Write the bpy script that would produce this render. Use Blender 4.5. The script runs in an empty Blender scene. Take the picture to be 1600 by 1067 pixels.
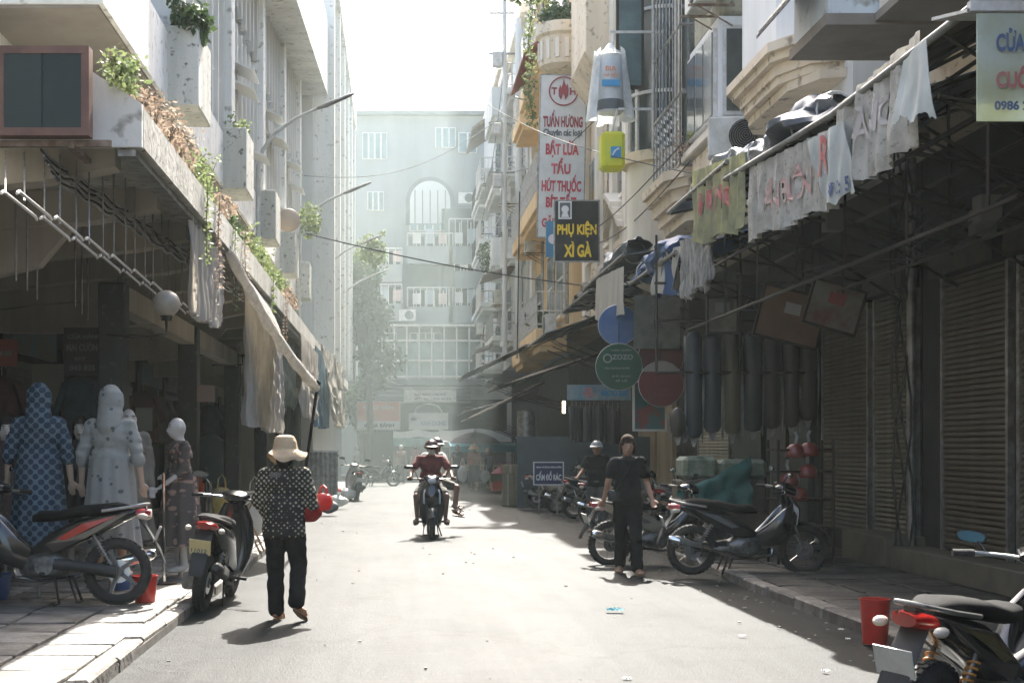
import bpy, bmesh, math, random
from mathutils import Vector, Matrix, noise
random.seed(7)
R = math.radians
PI = math.pi
SC = bpy.context.scene
COL = SC.collection

# ------------------------------------------------------------ camera
F = 2200.0; CX = 620.0; CY = 700.0; H = 1.5     # photo pixels (1600 wide)
cam_d = bpy.data.cameras.new('camera'); cam = bpy.data.objects.new('camera', cam_d); COL.objects.link(cam)
cam.location = (0, 0, H); cam.rotation_euler = (R(90), 0, 0)
cam_d.sensor_width = 36; cam_d.lens = F / 1600 * 36
cam_d.shift_x = (800 - CX) / 1600; cam_d.shift_y = (CY - 533.5) / 1600
cam_d.clip_start = 0.1; cam_d.clip_end = 2000
SC.camera = cam

# ------------------------------------------------------------ light
SUN_EL, SUN_AZ = 48.0, 8.5      # azimuth: degrees to the right of the street axis (+Y)
w = bpy.data.worlds.new('World'); SC.world = w; w.use_nodes = True
nt = w.node_tree; nt.nodes.clear()
sky = nt.nodes.new('ShaderNodeTexSky'); sky.sky_type = 'NISHITA'; sky.sun_disc = False
sky.sun_elevation = R(SUN_EL); sky.sun_rotation = R(SUN_AZ); sky.air_density = 1.0; sky.dust_density = 5.0; sky.ozone_density = 0.8
bgn = nt.nodes.new('ShaderNodeBackground'); bgn.inputs[1].default_value = 0.15
wo = nt.nodes.new('ShaderNodeOutputWorld')
nt.links.new(sky.outputs[0], bgn.inputs[0]); nt.links.new(bgn.outputs[0], wo.inputs[0])
sl = bpy.data.lights.new('sun', 'SUN'); sl.energy = 5.0; sl.angle = R(0.5); sl.color = (1.0, 0.955, 0.88)
sun = bpy.data.objects.new('sun', sl); COL.objects.link(sun)
az = R(SUN_AZ); el = R(SUN_EL)
sd = Vector((math.sin(az) * math.cos(el), math.cos(az) * math.cos(el), math.sin(el)))
sun.rotation_euler = sd.to_track_quat('Z', 'Y').to_euler()
SC.view_settings.view_transform = 'Standard'; SC.view_settings.look = 'None'
SC.view_settings.exposure = 2.0; SC.view_settings.gamma = 1.0
SC.view_settings.use_curve_mapping = False
HAZE = 0.0005; SMOKE = 0.0040

# ------------------------------------------------------------ placing helpers
def at(px, py, Y):                       # point at distance Y
    return Vector(((px - CX) * Y / F, Y, H - (py - CY) * Y / F))
def onx(px, py, X):                      # point on the plane x = X
    Y = X * F / (px - CX)
    return Vector((X, Y, H - (py - CY) * Y / F))
def gy(py, z=0.0): return (H - z) * F / (py - CY)

# ------------------------------------------------------------ materials
_m = {}
def M(name, c, r=0.7, c2=None, sc=4.0, metal=0.0, bump=0.0, bsc=30.0, transl=0.0, spec=0.5, emit=None, es=1.0,
      lo=0.4, hi=0.62, coat=0.0, streak=False, trans=0.0, rvar=0.0, c3=None, orand=0.0):
    if name in _m: return _m[name]
    m = bpy.data.materials.new(name); m.use_nodes = True; n = m.node_tree.nodes; L = m.node_tree.links
    b = n['Principled BSDF']; out = n['Material Output']
    c = tuple(c) + (1,) if len(c) == 3 else c
    b.inputs['Base Color'].default_value = c; b.inputs['Roughness'].default_value = r
    b.inputs['Metallic'].default_value = metal; b.inputs['Specular IOR Level'].default_value = spec
    b.inputs['Coat Weight'].default_value = coat; b.inputs['Coat Roughness'].default_value = 0.08
    b.inputs['Transmission Weight'].default_value = trans
    tc = n.new('ShaderNodeTexCoord')
    csock = None
    if c2 is not None:
        mp = n.new('ShaderNodeMapping'); L.new(tc.outputs['Object'], mp.inputs[0])
        if streak: mp.inputs['Scale'].default_value = (1, 1, 0.12)
        nz = n.new('ShaderNodeTexNoise'); nz.inputs['Scale'].default_value = sc; nz.inputs['Detail'].default_value = 7
        nz.inputs['Roughness'].default_value = 0.62
        L.new(mp.outputs[0], nz.inputs['Vector'])
        rp = n.new('ShaderNodeValToRGB'); rp.color_ramp.elements[0].position = lo; rp.color_ramp.elements[1].position = hi
        rp.color_ramp.elements[0].color = c; rp.color_ramp.elements[1].color = tuple(c2) + (1,)
        L.new(nz.outputs['Fac'], rp.inputs[0]); csock = rp.outputs[0]
        if c3 is not None:
            nz3 = n.new('ShaderNodeTexNoise'); nz3.inputs['Scale'].default_value = sc * 5; nz3.inputs['Detail'].default_value = 8
            L.new(tc.outputs['Object'], nz3.inputs['Vector'])
            r3 = n.new('ShaderNodeValToRGB'); r3.color_ramp.elements[0].position = 0.58; r3.color_ramp.elements[1].position = 0.7
            L.new(nz3.outputs['Fac'], r3.inputs[0])
            mx = n.new('ShaderNodeMix'); mx.data_type = 'RGBA'; L.new(r3.outputs[0], mx.inputs[0])
            L.new(csock, mx.inputs[6]); mx.inputs[7].default_value = tuple(c3) + (1,); csock = mx.outputs[2]
        if orand:
            oi = n.new('ShaderNodeObjectInfo'); ro = n.new('ShaderNodeMapRange'); L.new(oi.outputs['Random'], ro.inputs[0]); ro.inputs[3].default_value = 1 - orand; ro.inputs[4].default_value = 1 + orand * .6
            vm = n.new('ShaderNodeVectorMath'); vm.operation = 'SCALE'; L.new(csock, vm.inputs[0]); L.new(ro.outputs[0], vm.inputs['Scale']); csock = vm.outputs[0]
            ad = n.new('ShaderNodeVectorMath'); ad.operation = 'ADD'; sc_ = n.new('ShaderNodeVectorMath'); sc_.operation = 'SCALE'; sc_.inputs[0].default_value = (7, 11, 5); L.new(oi.outputs['Random'], sc_.inputs['Scale'])
            L.new(tc.outputs['Object'], ad.inputs[0]); L.new(sc_.outputs[0], ad.inputs[1]); L.new(ad.outputs[0], mp.inputs[0])
        L.new(csock, b.inputs['Base Color'])
        if rvar:
            mr = n.new('ShaderNodeMapRange'); L.new(nz.outputs['Fac'], mr.inputs[0])
            mr.inputs[1].default_value = 0.35; mr.inputs[2].default_value = 0.65
            mr.inputs[3].default_value = max(0.05, r - rvar); mr.inputs[4].default_value = min(1, r + rvar)
            L.new(mr.outputs[0], b.inputs['Roughness'])
    if bump:
        bn = n.new('ShaderNodeTexNoise'); bn.inputs['Scale'].default_value = bsc; bn.inputs['Detail'].default_value = 5
        L.new(tc.outputs['Object'], bn.inputs['Vector'])
        bp = n.new('ShaderNodeBump'); bp.inputs['Strength'].default_value = bump; bp.inputs['Distance'].default_value = 0.02
        L.new(bn.outputs['Fac'], bp.inputs['Height']); L.new(bp.outputs[0], b.inputs['Normal'])
    if emit is not None:
        b.inputs['Emission Color'].default_value = tuple(emit) + (1,); b.inputs['Emission Strength'].default_value = es
    if transl:
        tr = n.new('ShaderNodeBsdfTranslucent'); tr.inputs[0].default_value = c
        if csock: L.new(csock, tr.inputs[0])
        ms = n.new('ShaderNodeMixShader'); ms.inputs[0].default_value = transl
        L.new(b.outputs[0], ms.inputs[1]); L.new(tr.outputs[0], ms.inputs[2]); L.new(ms.outputs[0], out.inputs[0])
    _m[name] = m
    return m

# ------------------------------------------------------------ mesh builder
class G:
    def __init__(s): s.v = []; s.f = []; s.mi = []; s.cur = 0
    def add(s, vs, fs):
        o = len(s.v); s.v += [Vector(v) for v in vs]
        for f in fs: s.f.append([i + o for i in f]); s.mi.append(s.cur)
        return s
    def box(s, c, d, rz=0.0, rx=0.0, ry=0.0):
        hx, hy, hz = d[0] / 2, d[1] / 2, d[2] / 2
        mt = Matrix.Rotation(rz, 3, 'Z') @ Matrix.Rotation(ry, 3, 'Y') @ Matrix.Rotation(rx, 3, 'X')
        vs = [mt @ Vector((x, y, z)) + Vector(c) for x in (-hx, hx) for y in (-hy, hy) for z in (-hz, hz)]
        return s.add(vs, [(0, 1, 3, 2), (4, 6, 7, 5), (0, 4, 5, 1), (2, 3, 7, 6), (0, 2, 6, 4), (1, 5, 7, 3)])
    def bx(s, x0, x1, y0, y1, z0, z1): return s.box(((x0 + x1) / 2, (y0 + y1) / 2, (z0 + z1) / 2), (abs(x1 - x0), abs(y1 - y0), abs(z1 - z0)))
    def cyl(s, a, b, r0, r1=None, n=10, cap=True):
        a = Vector(a); b = Vector(b); r1 = r0 if r1 is None else r1
        d = (b - a)
        if d.length < 1e-6: return s
        d.normalize(); u = d.orthogonal().normalized(); w_ = d.cross(u)
        vs = []
        for p, r in ((a, r0), (b, r1)):
            for i in range(n):
                t = 2 * PI * i / n; vs.append(p + u * (r * math.cos(t)) + w_ * (r * math.sin(t)))
        fs = [(i, (i + 1) % n, n + (i + 1) % n, n + i) for i in range(n)]
        if cap: fs += [tuple(range(n))[::-1], tuple(range(n, 2 * n))]
        return s.add(vs, fs)
    def tube(s, pts, r, n=8, cap=True):
        pts = [Vector(p) for p in pts]; N = len(pts)
        rs = r if isinstance(r, (list, tuple)) else [r] * N
        vs = []; u = None
        for i, p in enumerate(pts):
            d = (pts[min(i + 1, N - 1)] - pts[max(i - 1, 0)])
            if d.length < 1e-9: d = Vector((0, 0, 1))
            d.normalize()
            if u is None: u = d.orthogonal().normalized()
            u = (u - d * u.dot(d))
            if u.length < 1e-6: u = d.orthogonal()
            u.normalize(); w_ = d.cross(u)
            for k in range(n):
                t = 2 * PI * k / n; vs.append(p + u * (rs[i] * math.cos(t)) + w_ * (rs[i] * math.sin(t)))
        fs = [(i * n + k, i * n + (k + 1) % n, (i + 1) * n + (k + 1) % n, (i + 1) * n + k) for i in range(N - 1) for k in range(n)]
        if cap: fs += [tuple(range(n))[::-1], tuple(range((N - 1) * n, N * n))]
        return s.add(vs, fs)
    def lathe(s, prof, c=(0, 0, 0), n=20, axis='Z', a0=0, a1=2 * PI):
        vs = []; N = len(prof); full = abs(a1 - a0 - 2 * PI) < 1e-6; cnt = n if full else n + 1
        for i in range(cnt):
            t = a0 + (a1 - a0) * i / n; ct, st = math.cos(t), math.sin(t)
            for r, h in prof:
                p = Vector((r * ct, r * st, h))
                if axis == 'Y': p = Vector((r * ct, h, r * st))
                if axis == 'X': p = Vector((h, r * ct, r * st))
                vs.append(p + Vector(c))
        fs = []
        for i in range(n if full else n):
            j = (i + 1) % cnt
            for k in range(N - 1): fs.append((i * N + k, j * N + k, j * N + k + 1, i * N + k + 1))
        return s.add(vs, fs)
    def torus(s, c, Rr, r, axis='Y', n=28, m=8, sq=1.0):
        prof = [(Rr + r * math.cos(2 * PI * k / m), sq * r * math.sin(2 * PI * k / m)) for k in range(m + 1)]
        return s.lathe(prof, c, n, axis)
    def sph(s, c, r, n=12, m=8, rot=None):
        rr = (r, r, r) if not isinstance(r, (tuple, list)) else r
        vs = [];
        for j in range(m + 1):
            ph = PI * j / m
            for i in range(n):
                t = 2 * PI * i / n
                p = Vector((rr[0] * math.sin(ph) * math.cos(t), rr[1] * math.sin(ph) * math.sin(t), rr[2] * math.cos(ph)))
                if rot: p = rot @ p
                vs.append(p + Vector(c))
        fs = [(j * n + i, (j + 1) * n + i, (j + 1) * n + (i + 1) % n, j * n + (i + 1) % n) for j in range(m) for i in range(n)]
        return s.add(vs, fs)
    def prism(s, poly, ext):            # polygon (3d points) extruded by vector
        n = len(poly); poly = [Vector(p) for p in poly]; e = Vector(ext)
        return s.add(poly + [p + e for p in poly], [tuple(range(n)), tuple(range(n, 2 * n))[::-1]] + [(i, (i + 1) % n, n + (i + 1) % n, n + i) for i in range(n)])
    def quad(s, a, b, c, d): return s.add([a, b, c, d], [(0, 1, 2, 3)])
    def grid(s, fn, nu, nv, thick=None):
        vs = [Vector(fn(i / nu, j / nv)) for j in range(nv + 1) for i in range(nu + 1)]
        W = nu + 1
        fs = [(j * W + i, j * W + i + 1, (j + 1) * W + i + 1, (j + 1) * W + i) for j in range(nv) for i in range(nu)]
        if thick:
            t = Vector(thick); K = len(vs); vs = vs + [v + t for v in vs]
            fs2 = [tuple(K + i for i in f[::-1]) for f in fs]
            ed = []
            for i in range(nu): ed += [(i + 1, i, K + i, K + i + 1), (nv * W + i, nv * W + i + 1, K + nv * W + i + 1, K + nv * W + i)]
            for j in range(nv): ed += [(j * W, (j + 1) * W, K + (j + 1) * W, K + j * W), ((j + 1) * W + nu, j * W + nu, K + j * W + nu, K + (j + 1) * W + nu)]
            fs = fs + fs2 + ed
        return s.add(vs, fs)
    def loft(s, secs, n=16, p=2.4, axis='X'):
        # secs: (x, y, z, half width, half height[, power])
        vs = []
        for q in secs:
            x, y, z, hw, hh = q[:5]; pw = q[5] if len(q) > 5 else p
            for k in range(n):
                t = 2 * PI * k / n; ct, st = math.cos(t), math.sin(t)
                a = math.copysign(abs(ct) ** (2 / pw), ct) * hw; b = math.copysign(abs(st) ** (2 / pw), st) * hh
                if axis == 'X': vs.append(Vector((x, y + a, z + b)))
                elif axis == 'Z': vs.append(Vector((x + a, y + b, z)))
                else: vs.append(Vector((x + a, y, z + b)))
        N = len(secs)
        fs = [(i * n + k, i * n + (k + 1) % n, (i + 1) * n + (k + 1) % n, (i + 1) * n + k) for i in range(N - 1) for k in range(n)]
        fs += [tuple(range(n))[::-1], tuple(range((N - 1) * n, N * n))]
        return s.add(vs, fs)
    def xf(s, mt, start=0):
        for i in range(start, len(s.v)): s.v[i] = mt @ s.v[i]
        return s
    def mesh(s, name, mats, smooth=False, bev=0.0):
        me = bpy.data.meshes.new(name); me.from_pydata([tuple(v) for v in s.v], [], [tuple(f) for f in s.f])
        for m in (mats if isinstance(mats, (list, tuple)) else [mats]): me.materials.append(m)
        for p, i in zip(me.polygons, s.mi): p.material_index = i
        bm = bmesh.new(); bm.from_mesh(me); bmesh.ops.recalc_face_normals(bm, faces=bm.faces)
        if bev: bmesh.ops.bevel(bm, geom=list(bm.edges), offset=bev, segments=1, affect='EDGES', clamp_overlap=True)
        bm.to_mesh(me); bm.free()
        if smooth:
            for p in me.polygons: p.use_smooth = True
            try: me.set_sharp_from_angle(angle=R(42))
            except Exception: pass
        me.update(); return me
    def build(s, name, mats, parent=None, smooth=False, bev=0.0):
        return link(name, s.mesh(name, mats, smooth, bev), parent)

def link(name, me, parent=None, loc=None):
    o = bpy.data.objects.new(name, me); COL.objects.link(o)
    if parent: o.parent = parent
    if loc is not None: o.location = loc
    return o
def tag(o, label=None, cat=None, group=None, kind=None):
    if label: o['label'] = label
    if cat: o['category'] = cat
    if group: o['group'] = group
    if kind: o['kind'] = kind
    return o
def thing(name, label, cat, loc=(0, 0, 0), rz=0.0, group=None):
    o = bpy.data.objects.new(name, None); COL.objects.link(o); o.location = loc; o.rotation_euler = (0, 0, rz)
    o.empty_display_size = 0.1
    return tag(o, label, cat, group)
def dup(root, loc=None, rz=None, label=None, group=None, scale=None):
    m = {}
    def cp(o, par):
        c = o.copy(); COL.objects.link(c)
        if par: c.parent = par
        for ch in list(o.children): cp(ch, c)
        return c
    r = cp(root, None)
    if loc is not None: r.location = loc
    if rz is not None: r.rotation_euler[2] = rz
    if scale: r.scale = (scale,) * 3
    if label: r['label'] = label
    if group: r['group'] = group
    return r
def nz(*a): return noise.noise(Vector(a))

_fc = {}
def text_mesh(txt, size=1.0, sx=0.7, bold=0.02, depth=0.0):
    cu = bpy.data.curves.new('lettering', 'FONT'); cu.body = txt; cu.size = size; cu.align_x = 'CENTER'; cu.align_y = 'CENTER'
    cu.offset = bold * size; cu.extrude = depth; cu.resolution_u = 3
    o = bpy.data.objects.new('tmp', cu); COL.objects.link(o)
    dg = bpy.context.evaluated_depsgraph_get(); me = bpy.data.meshes.new_from_object(o.evaluated_get(dg))
    bpy.data.objects.remove(o)
    for v in me.vertices: v.co.x *= sx
    me.name = 'lettering'; return me
def lettering(txt, m, parent, c, width=None, height=0.2, right=(1, 0, 0), up=(0, 0, 1), sx=0.7, bold=0.02, fn=None, cuts=0, name='lettering'):
    me = text_mesh(txt, 1.0, 1.0, bold)
    if not me.vertices: return None
    xs = [v.co.x for v in me.vertices]; ys = [v.co.y for v in me.vertices]
    h0 = max(ys) - min(ys); w0 = max(xs) - min(xs); mx = (max(xs) + min(xs)) / 2; my = (max(ys) + min(ys)) / 2
    sy = height / h0; sxx = (width / w0) if width else sy * sx
    if cuts:
        bm = bmesh.new(); bm.from_mesh(me)
        for i in range(1, cuts):
            bmesh.ops.bisect_plane(bm, geom=bm.verts[:] + bm.edges[:] + bm.faces[:], plane_co=(min(xs) + w0 * i / cuts, 0, 0), plane_no=(1, 0, 0))
        for i in range(1, 4):
            bmesh.ops.bisect_plane(bm, geom=bm.verts[:] + bm.edges[:] + bm.faces[:], plane_co=(0, min(ys) + h0 * i / 4, 0), plane_no=(0, 1, 0))
        bm.to_mesh(me); bm.free()
    rt = Vector(right).normalized(); upv = Vector(up).normalized(); c = Vector(c)
    for v in me.vertices:
        p = c + rt * ((v.co.x - mx) * sxx) + upv * ((v.co.y - my) * sy)
        v.co = fn(p) if fn else p
    me.materials.clear(); me.materials.append(m)
    return link(name, me, parent)

def leaves(g, c, r, n, size, seed=0, flat=1.0, hang=0.0):
    rnd = random.Random(seed)
    for _ in range(n):
        while True:
            p = Vector((rnd.uniform(-1, 1), rnd.uniform(-1, 1), rnd.uniform(-1, 1)))
            if p.length < 1: break
        p = Vector((p.x * r[0], p.y * r[1], p.z * r[2]))
        if nz(p.x * 3 + c[0] * 7, p.y * 3 + c[1] * 3, p.z * 3 + seed) < -0.18: continue
        q = Vector(c) + p
        s = size * rnd.uniform(0.6, 1.3)
        d = Vector((rnd.uniform(-1, 1), rnd.uniform(-1, 1), rnd.uniform(-1, 0.6) - hang)).normalized()
        u = d.orthogonal().normalized(); u.rotate(Matrix.Rotation(rnd.uniform(0, 6.28), 3, d))
        g.add([q, q + d * s * .5 + u * s * .28, q + d * s, q + d * s * .5 - u * s * .28], [(0, 1, 2, 3)])
    return g

# voxel-fused organic surface from tapered capsules and ellipsoids
def fuse(name, segs, balls, mats, parent=None, voxel=0.012, smooth_it=3, extra=None, noise_amp=0.0, noise_sc=8.0, link_it=True):
    g = G()
    for a, b, r0, r1 in segs:
        a = Vector(a); b = Vector(b)
        g.cyl(a, b, r0, r1, 14); g.sph(a, r0 * 0.999, 14, 8); g.sph(b, r1 * 0.999, 14, 8)
    for bl in balls:
        g.sph(bl[0], bl[1], 16, 12, bl[2] if len(bl) > 2 else None)
    if extra: extra(g)
    me = g.mesh(name, mats)
    o = bpy.data.objects.new(name, me); COL.objects.link(o)
    md = o.modifiers.new('r', 'REMESH'); md.mode = 'VOXEL'; md.voxel_size = voxel
    if smooth_it:
        sm = o.modifiers.new('s', 'SMOOTH'); sm.iterations = smooth_it; sm.factor = 0.5
    dg = bpy.context.evaluated_depsgraph_get(); m2 = bpy.data.meshes.new_from_object(o.evaluated_get(dg))
    bpy.data.objects.remove(o)
    m2.name = name
    if noise_amp:
        for v in m2.vertices:
            n_ = v.normal; k = noise.noise(v.co * noise_sc) ; k2 = noise.noise(Vector((v.co.x * noise_sc * .6, v.co.y * noise_sc * .6, v.co.z * noise_sc * 2.2)))
            k3 = 1 - 2 * abs(noise.noise(Vector((v.co.x * 7 + v.co.z * 9, v.co.y * 7, v.co.z * 13 - v.co.x * 8)))); v.co = v.co + n_ * (noise_amp * (k + k2 + .9 * k3))
    m2.materials.clear()
    for m in (mats if isinstance(mats, (list, tuple)) else [mats]): m2.materials.append(m)
    for p in m2.polygons: p.use_smooth = True
    return link(name, m2, parent)

def root_inv(p):
    while p.parent: p = p.parent
    return (Matrix.Translation(p.location) @ p.rotation_euler.to_matrix().to_4x4()).inverted()
def bw(g, name, mats, parent, smooth=False, bev=0.0):       # geometry given in world space, stored relative to its thing
    g.xf(root_inv(parent)); return g.build(name, mats, parent, smooth, bev)
def boxw(name, m, parent, *b, bev=0.0): return bw(G().bx(*b), name, m, parent, bev=bev)
def letw(txt, m, parent, c, **k):
    inv = root_inv(parent); f0 = k.pop('fn', None)
    k['fn'] = (lambda p: inv @ (f0(p) if f0 else p)); return lettering(txt, m, parent, c, **k)

# ------------------------------------------------------------ colours
conc = M('weathered_concrete', (.48, .47, .42), .85, (.32, .31, .26), 1.6, bump=.5, bsc=14, streak=True, c3=(.12, .11, .09))
conc_w = M('whitewashed_concrete', (.78, .77, .72), .8, (.62, .61, .56), 1.3, bump=.3, bsc=10, streak=True, c3=(.36, .34, .29))
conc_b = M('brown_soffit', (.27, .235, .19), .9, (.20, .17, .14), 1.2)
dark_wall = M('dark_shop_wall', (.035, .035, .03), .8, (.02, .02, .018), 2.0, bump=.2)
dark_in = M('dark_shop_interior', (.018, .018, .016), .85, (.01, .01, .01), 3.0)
metal_d = M('dark_iron', (.022, .02, .018), .5, (.045, .03, .02), 6, metal=.5)
metal_g = M('grey_metal', (.34, .34, .33), .42, (.22, .21, .19), 8, metal=.7, rvar=.1)
metal_w = M('white_metal', (.62, .62, .60), .45, (.48, .46, .42), 9)
chrome = M('chrome', (.75, .75, .74), .14, metal=1.0)
black_p = M('black_paint', (.012, .012, .013), .22, coat=.6)
black_r = M('black_rubber', (.02, .02, .02), .75, (.035, .033, .03), 14, bump=.3, bsc=60)
black_s = M('black_vinyl', (.006, .006, .007), .85, (.012, .012, .012), 12, bump=.1, bsc=90, spec=.12)
glass_d = M('dark_window_glass', (.03, .04, .04), .1, (.05, .06, .06), 2, spec=.7)
glass_b = M('bluish_window_glass', (.13, .19, .19), .14, (.09, .13, .13), 1.5, spec=.7)
cream = M('cream_plaster', (.76, .65, .49), .8, (.62, .52, .38), 1.3, bump=.2, bsc=9, streak=True, c3=(.30, .24, .17))
cream_l = M('pale_plaster', (.80, .74, .63), .8, (.66, .60, .49), 1.3, bump=.2, bsc=9, streak=True)
yellow = M('ochre_plaster', (.78, .57, .31), .8, (.64, .46, .25), 1.1, bump=.2, bsc=9, streak=True)
palegrey = M('pale_grey_plaster', (.70, .71, .68), .8, (.54, .55, .52), 1.2, streak=True)
white_p = M('white_paint', (.74, .75, .74), .6, (.62, .63, .62), 1.5, streak=True)
rust = M('rusty_steel', (.14, .09, .06), .75, (.26, .20, .15), 8)

# ------------------------------------------------------------ ground
asphalt = bpy.data.materials.new('worn_asphalt'); asphalt.use_nodes = True
n = asphalt.node_tree.nodes; L = asphalt.node_tree.links; b = n['Principled BSDF']
tc = n.new('ShaderNodeTexCoord')
def noise_node(sc, det=6, ro=.6, scale=(1, 1, 1)):
    mp = n.new('ShaderNodeMapping'); mp.inputs['Scale'].default_value = scale; L.new(tc.outputs['Object'], mp.inputs[0])
    a = n.new('ShaderNodeTexNoise'); a.inputs['Scale'].default_value = sc; a.inputs['Detail'].default_value = det; a.inputs['Roughness'].default_value = ro
    L.new(mp.outputs[0], a.inputs['Vector']); return a
def ramp(a, p0, c0, p1, c1):
    r_ = n.new('ShaderNodeValToRGB'); e = r_.color_ramp.elements; e[0].position = p0; e[1].position = p1
    e[0].color = tuple(c0) + (1,); e[1].color = tuple(c1) + (1,); L.new(a, r_.inputs[0]); return r_.outputs[0]
def mixn(f, a, b_, mode='MIX'):
    x = n.new('ShaderNodeMix'); x.data_type = 'RGBA'; x.blend_type = mode
    if isinstance(f, float): x.inputs[0].default_value = f
    else: L.new(f, x.inputs[0])
    L.new(a, x.inputs[6]); L.new(b_, x.inputs[7]); return x.outputs[2]
big = noise_node(.55, 8, .65, (1.2, .45, 1)); fine = noise_node(55, 3, .7); mid = noise_node(4, 7, .7)
tyre_n = noise_node(2.2, 5, .6, (2.2, .10, 1))
c1 = ramp(big.outputs['Fac'], .30, (.0145, .0175, .0175), .72, (.021, .0245, .0245))
c2 = ramp(fine.outputs['Fac'], .3, (.45, .45, .45), .7, (1.5, 1.5, 1.5))
c3 = ramp(mid.outputs['Fac'], .35, (.9, .9, .9), .7, (1.08, 1.08, 1.08))
c4 = ramp(tyre_n.outputs['Fac'], .4, (.76, .76, .77), .6, (1.14, 1.14, 1.14))
cc = mixn(1.0, mixn(1.0, mixn(1.0, c1, c2, 'MULTIPLY'), c3, 'MULTIPLY'), c4, 'MULTIPLY')
vo = n.new('ShaderNodeTexVoronoi'); vo.feature = 'DISTANCE_TO_EDGE'; vo.inputs['Scale'].default_value = .42; vo.inputs['Randomness'].default_value = 1
wr = noise_node(1.6, 6, .65); vw = n.new('ShaderNodeVectorMath'); vw.operation = 'MULTIPLY_ADD'; L.new(wr.outputs['Color'], vw.inputs[0]); vw.inputs[1].default_value = (1.5, 1.5, 0); L.new(tc.outputs['Object'], vw.inputs[2]); L.new(vw.outputs[0], vo.inputs['Vector'])
cr_ = ramp(vo.outputs['Distance'], .0, (.30, .30, .30), .016, (1, 1, 1)); cc = mixn(1.0, cc, cr_, 'MULTIPLY')
patch = noise_node(.9, 2, .4); pr_ = ramp(patch.outputs['Fac'], .60, (1, 1, 1), .62, (.72, .72, .73)); cc = mixn(1.0, cc, pr_, 'MULTIPLY')
L.new(cc, b.inputs['Base Color']); b.inputs['Specular IOR Level'].default_value = .105
rr = ramp(big.outputs['Fac'], .35, (.50, .50, .50), .66, (.60, .60, .60)); L.new(rr, b.inputs['Roughness'])
bp = n.new('ShaderNodeBump'); bp.inputs['Strength'].default_value = .55; bp.inputs['Distance'].default_value = .012
L.new(fine.outputs['Fac'], bp.inputs['Height'])
bp2 = n.new('ShaderNodeBump'); bp2.inputs['Strength'].default_value = .16; bp2.inputs['Distance'].default_value = .06
L.new(mid.outputs['Fac'], bp2.inputs['Height']); L.new(bp.outputs[0], bp2.inputs['Normal']); L.new(bp2.outputs[0], b.inputs['Normal'])

earth = M('bare_ground', (.12, .11, .095), .9, (.08, .075, .065), 1)
g = G().quad((-58, -30, -.02), (58, -30, -.02), (58, 128, -.02), (-58, 128, -.02))
tag(g.build('ground', earth), kind='structure')
KL, KR, KH = -1.84, 3.72, .10
def road_fn(u, v):
    x = KL + (KR - KL) * u; y = -3 + 93 * v
    return (x, y, .012 + .02 * math.sin(PI * u) - .006 * nz(x * .8, y * .25, 3))
tag(G().grid(road_fn, 16, 120).build('road', asphalt, smooth=True), kind='structure')

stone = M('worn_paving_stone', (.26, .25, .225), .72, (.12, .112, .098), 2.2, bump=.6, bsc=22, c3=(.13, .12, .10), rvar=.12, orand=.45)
stone_d = M('dirty_shade_dark_stone', (.06, .055, .045), .7, (.03, .027, .022), 2.2, bump=.6, bsc=22, c3=(.13, .12, .10), rvar=.12, orand=.45)  # right pavement: its shade is put into these darker stone colours
mortar = M('dirty_joint', (.13, .12, .10), .95, (.08, .075, .065), 5)
kerb_m = M('kerb_stone', (.22, .205, .18), .75, (.10, .09, .075), 3, bump=.6, bsc=18, orand=.4, c3=(.06, .055, .045))

def pavement(name, x0, x1, m, flip, sx, sy, ymax):
    base = tag(G().bx(x0, x1, -3, 90, -.02, KH - .022).build(name, mortar), kind='structure')
    tiles = []
    for k in range(4):        # four uneven slab shapes, shared by all
        rnd = random.Random(k + 5)
        g = G(); hx, hy = sx / 2 - .008, sy / 2 - .008
        top = [(-hx + .02 * rnd.random(), -hy + .02 * rnd.random(), 0), (hx - .02 * rnd.random(), -hy + .03 * rnd.random(), .004), (hx - .02 * rnd.random(), hy - .02 * rnd.random(), 0), (-hx + .03 * rnd.random(), hy - .02 * rnd.random(), .003)]
        g.prism([(p[0], p[1], -.03) for p in top], (0, 0, .03)); tiles.append(g.mesh('paving_slab', m, bev=.006))
    rnd = random.Random(3); cnt = 0
    nx = int((abs(x1 - x0) - .2) / sx)
    y = 5.6
    while y < ymax:
        for i in range(nx):
            if cnt >= 290: break
            xx = (x1 - .17 - sx / 2 - i * sx) if flip else (x0 + .17 + sx / 2 + i * sx)
            o = link('paving_slab', rnd.choice(tiles), base, (xx, y, KH + rnd.uniform(-.004, .009)))
            o.rotation_euler = (R(rnd.uniform(-1.3, 1.3)), R(rnd.uniform(-1.3, 1.3)), R(rnd.uniform(-1.5, 1.5)))
            cnt += 1
        y += sy
    g = G()                   # beyond them the slabs are too small to tell apart one by one
    while y < 75:
        for i in range(nx):
            xx = (x1 - .17 - sx / 2 - i * sx) if flip else (x0 + .17 + sx / 2 + i * sx)
            g.box((xx, y, KH - .012 + rnd.uniform(-.003, .006)), (sx - .02, sy - .02, .024))
        y += sy
    o = g.build('paving_slabs_beyond', m, base); o['kind'] = 'stuff'
    kx = x1 - .075 if flip else x0 + .075
    ks = [G().box((0, 0, 0), (.15 + .01 * k, .94, .13)).mesh('kerb_stone', kerb_m, bev=.018) for k in range(3)]
    y = 3.0
    while y < 70:
        o = link('kerb_stone', rnd.choice(ks), base, (kx + rnd.uniform(-.012, .012), y, KH - .05 + rnd.uniform(-.008, .01)))
        o.rotation_euler = (0, R(rnd.uniform(-2, 2)), R(rnd.uniform(-.8, .8))); y += .97
    return base
pavement('left_pavement', -7.0, KL, stone, True, .55, .60, 30)
pavement('right_pavement', KR, 8.0, stone_d, False, .62, .70, 34)

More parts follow.
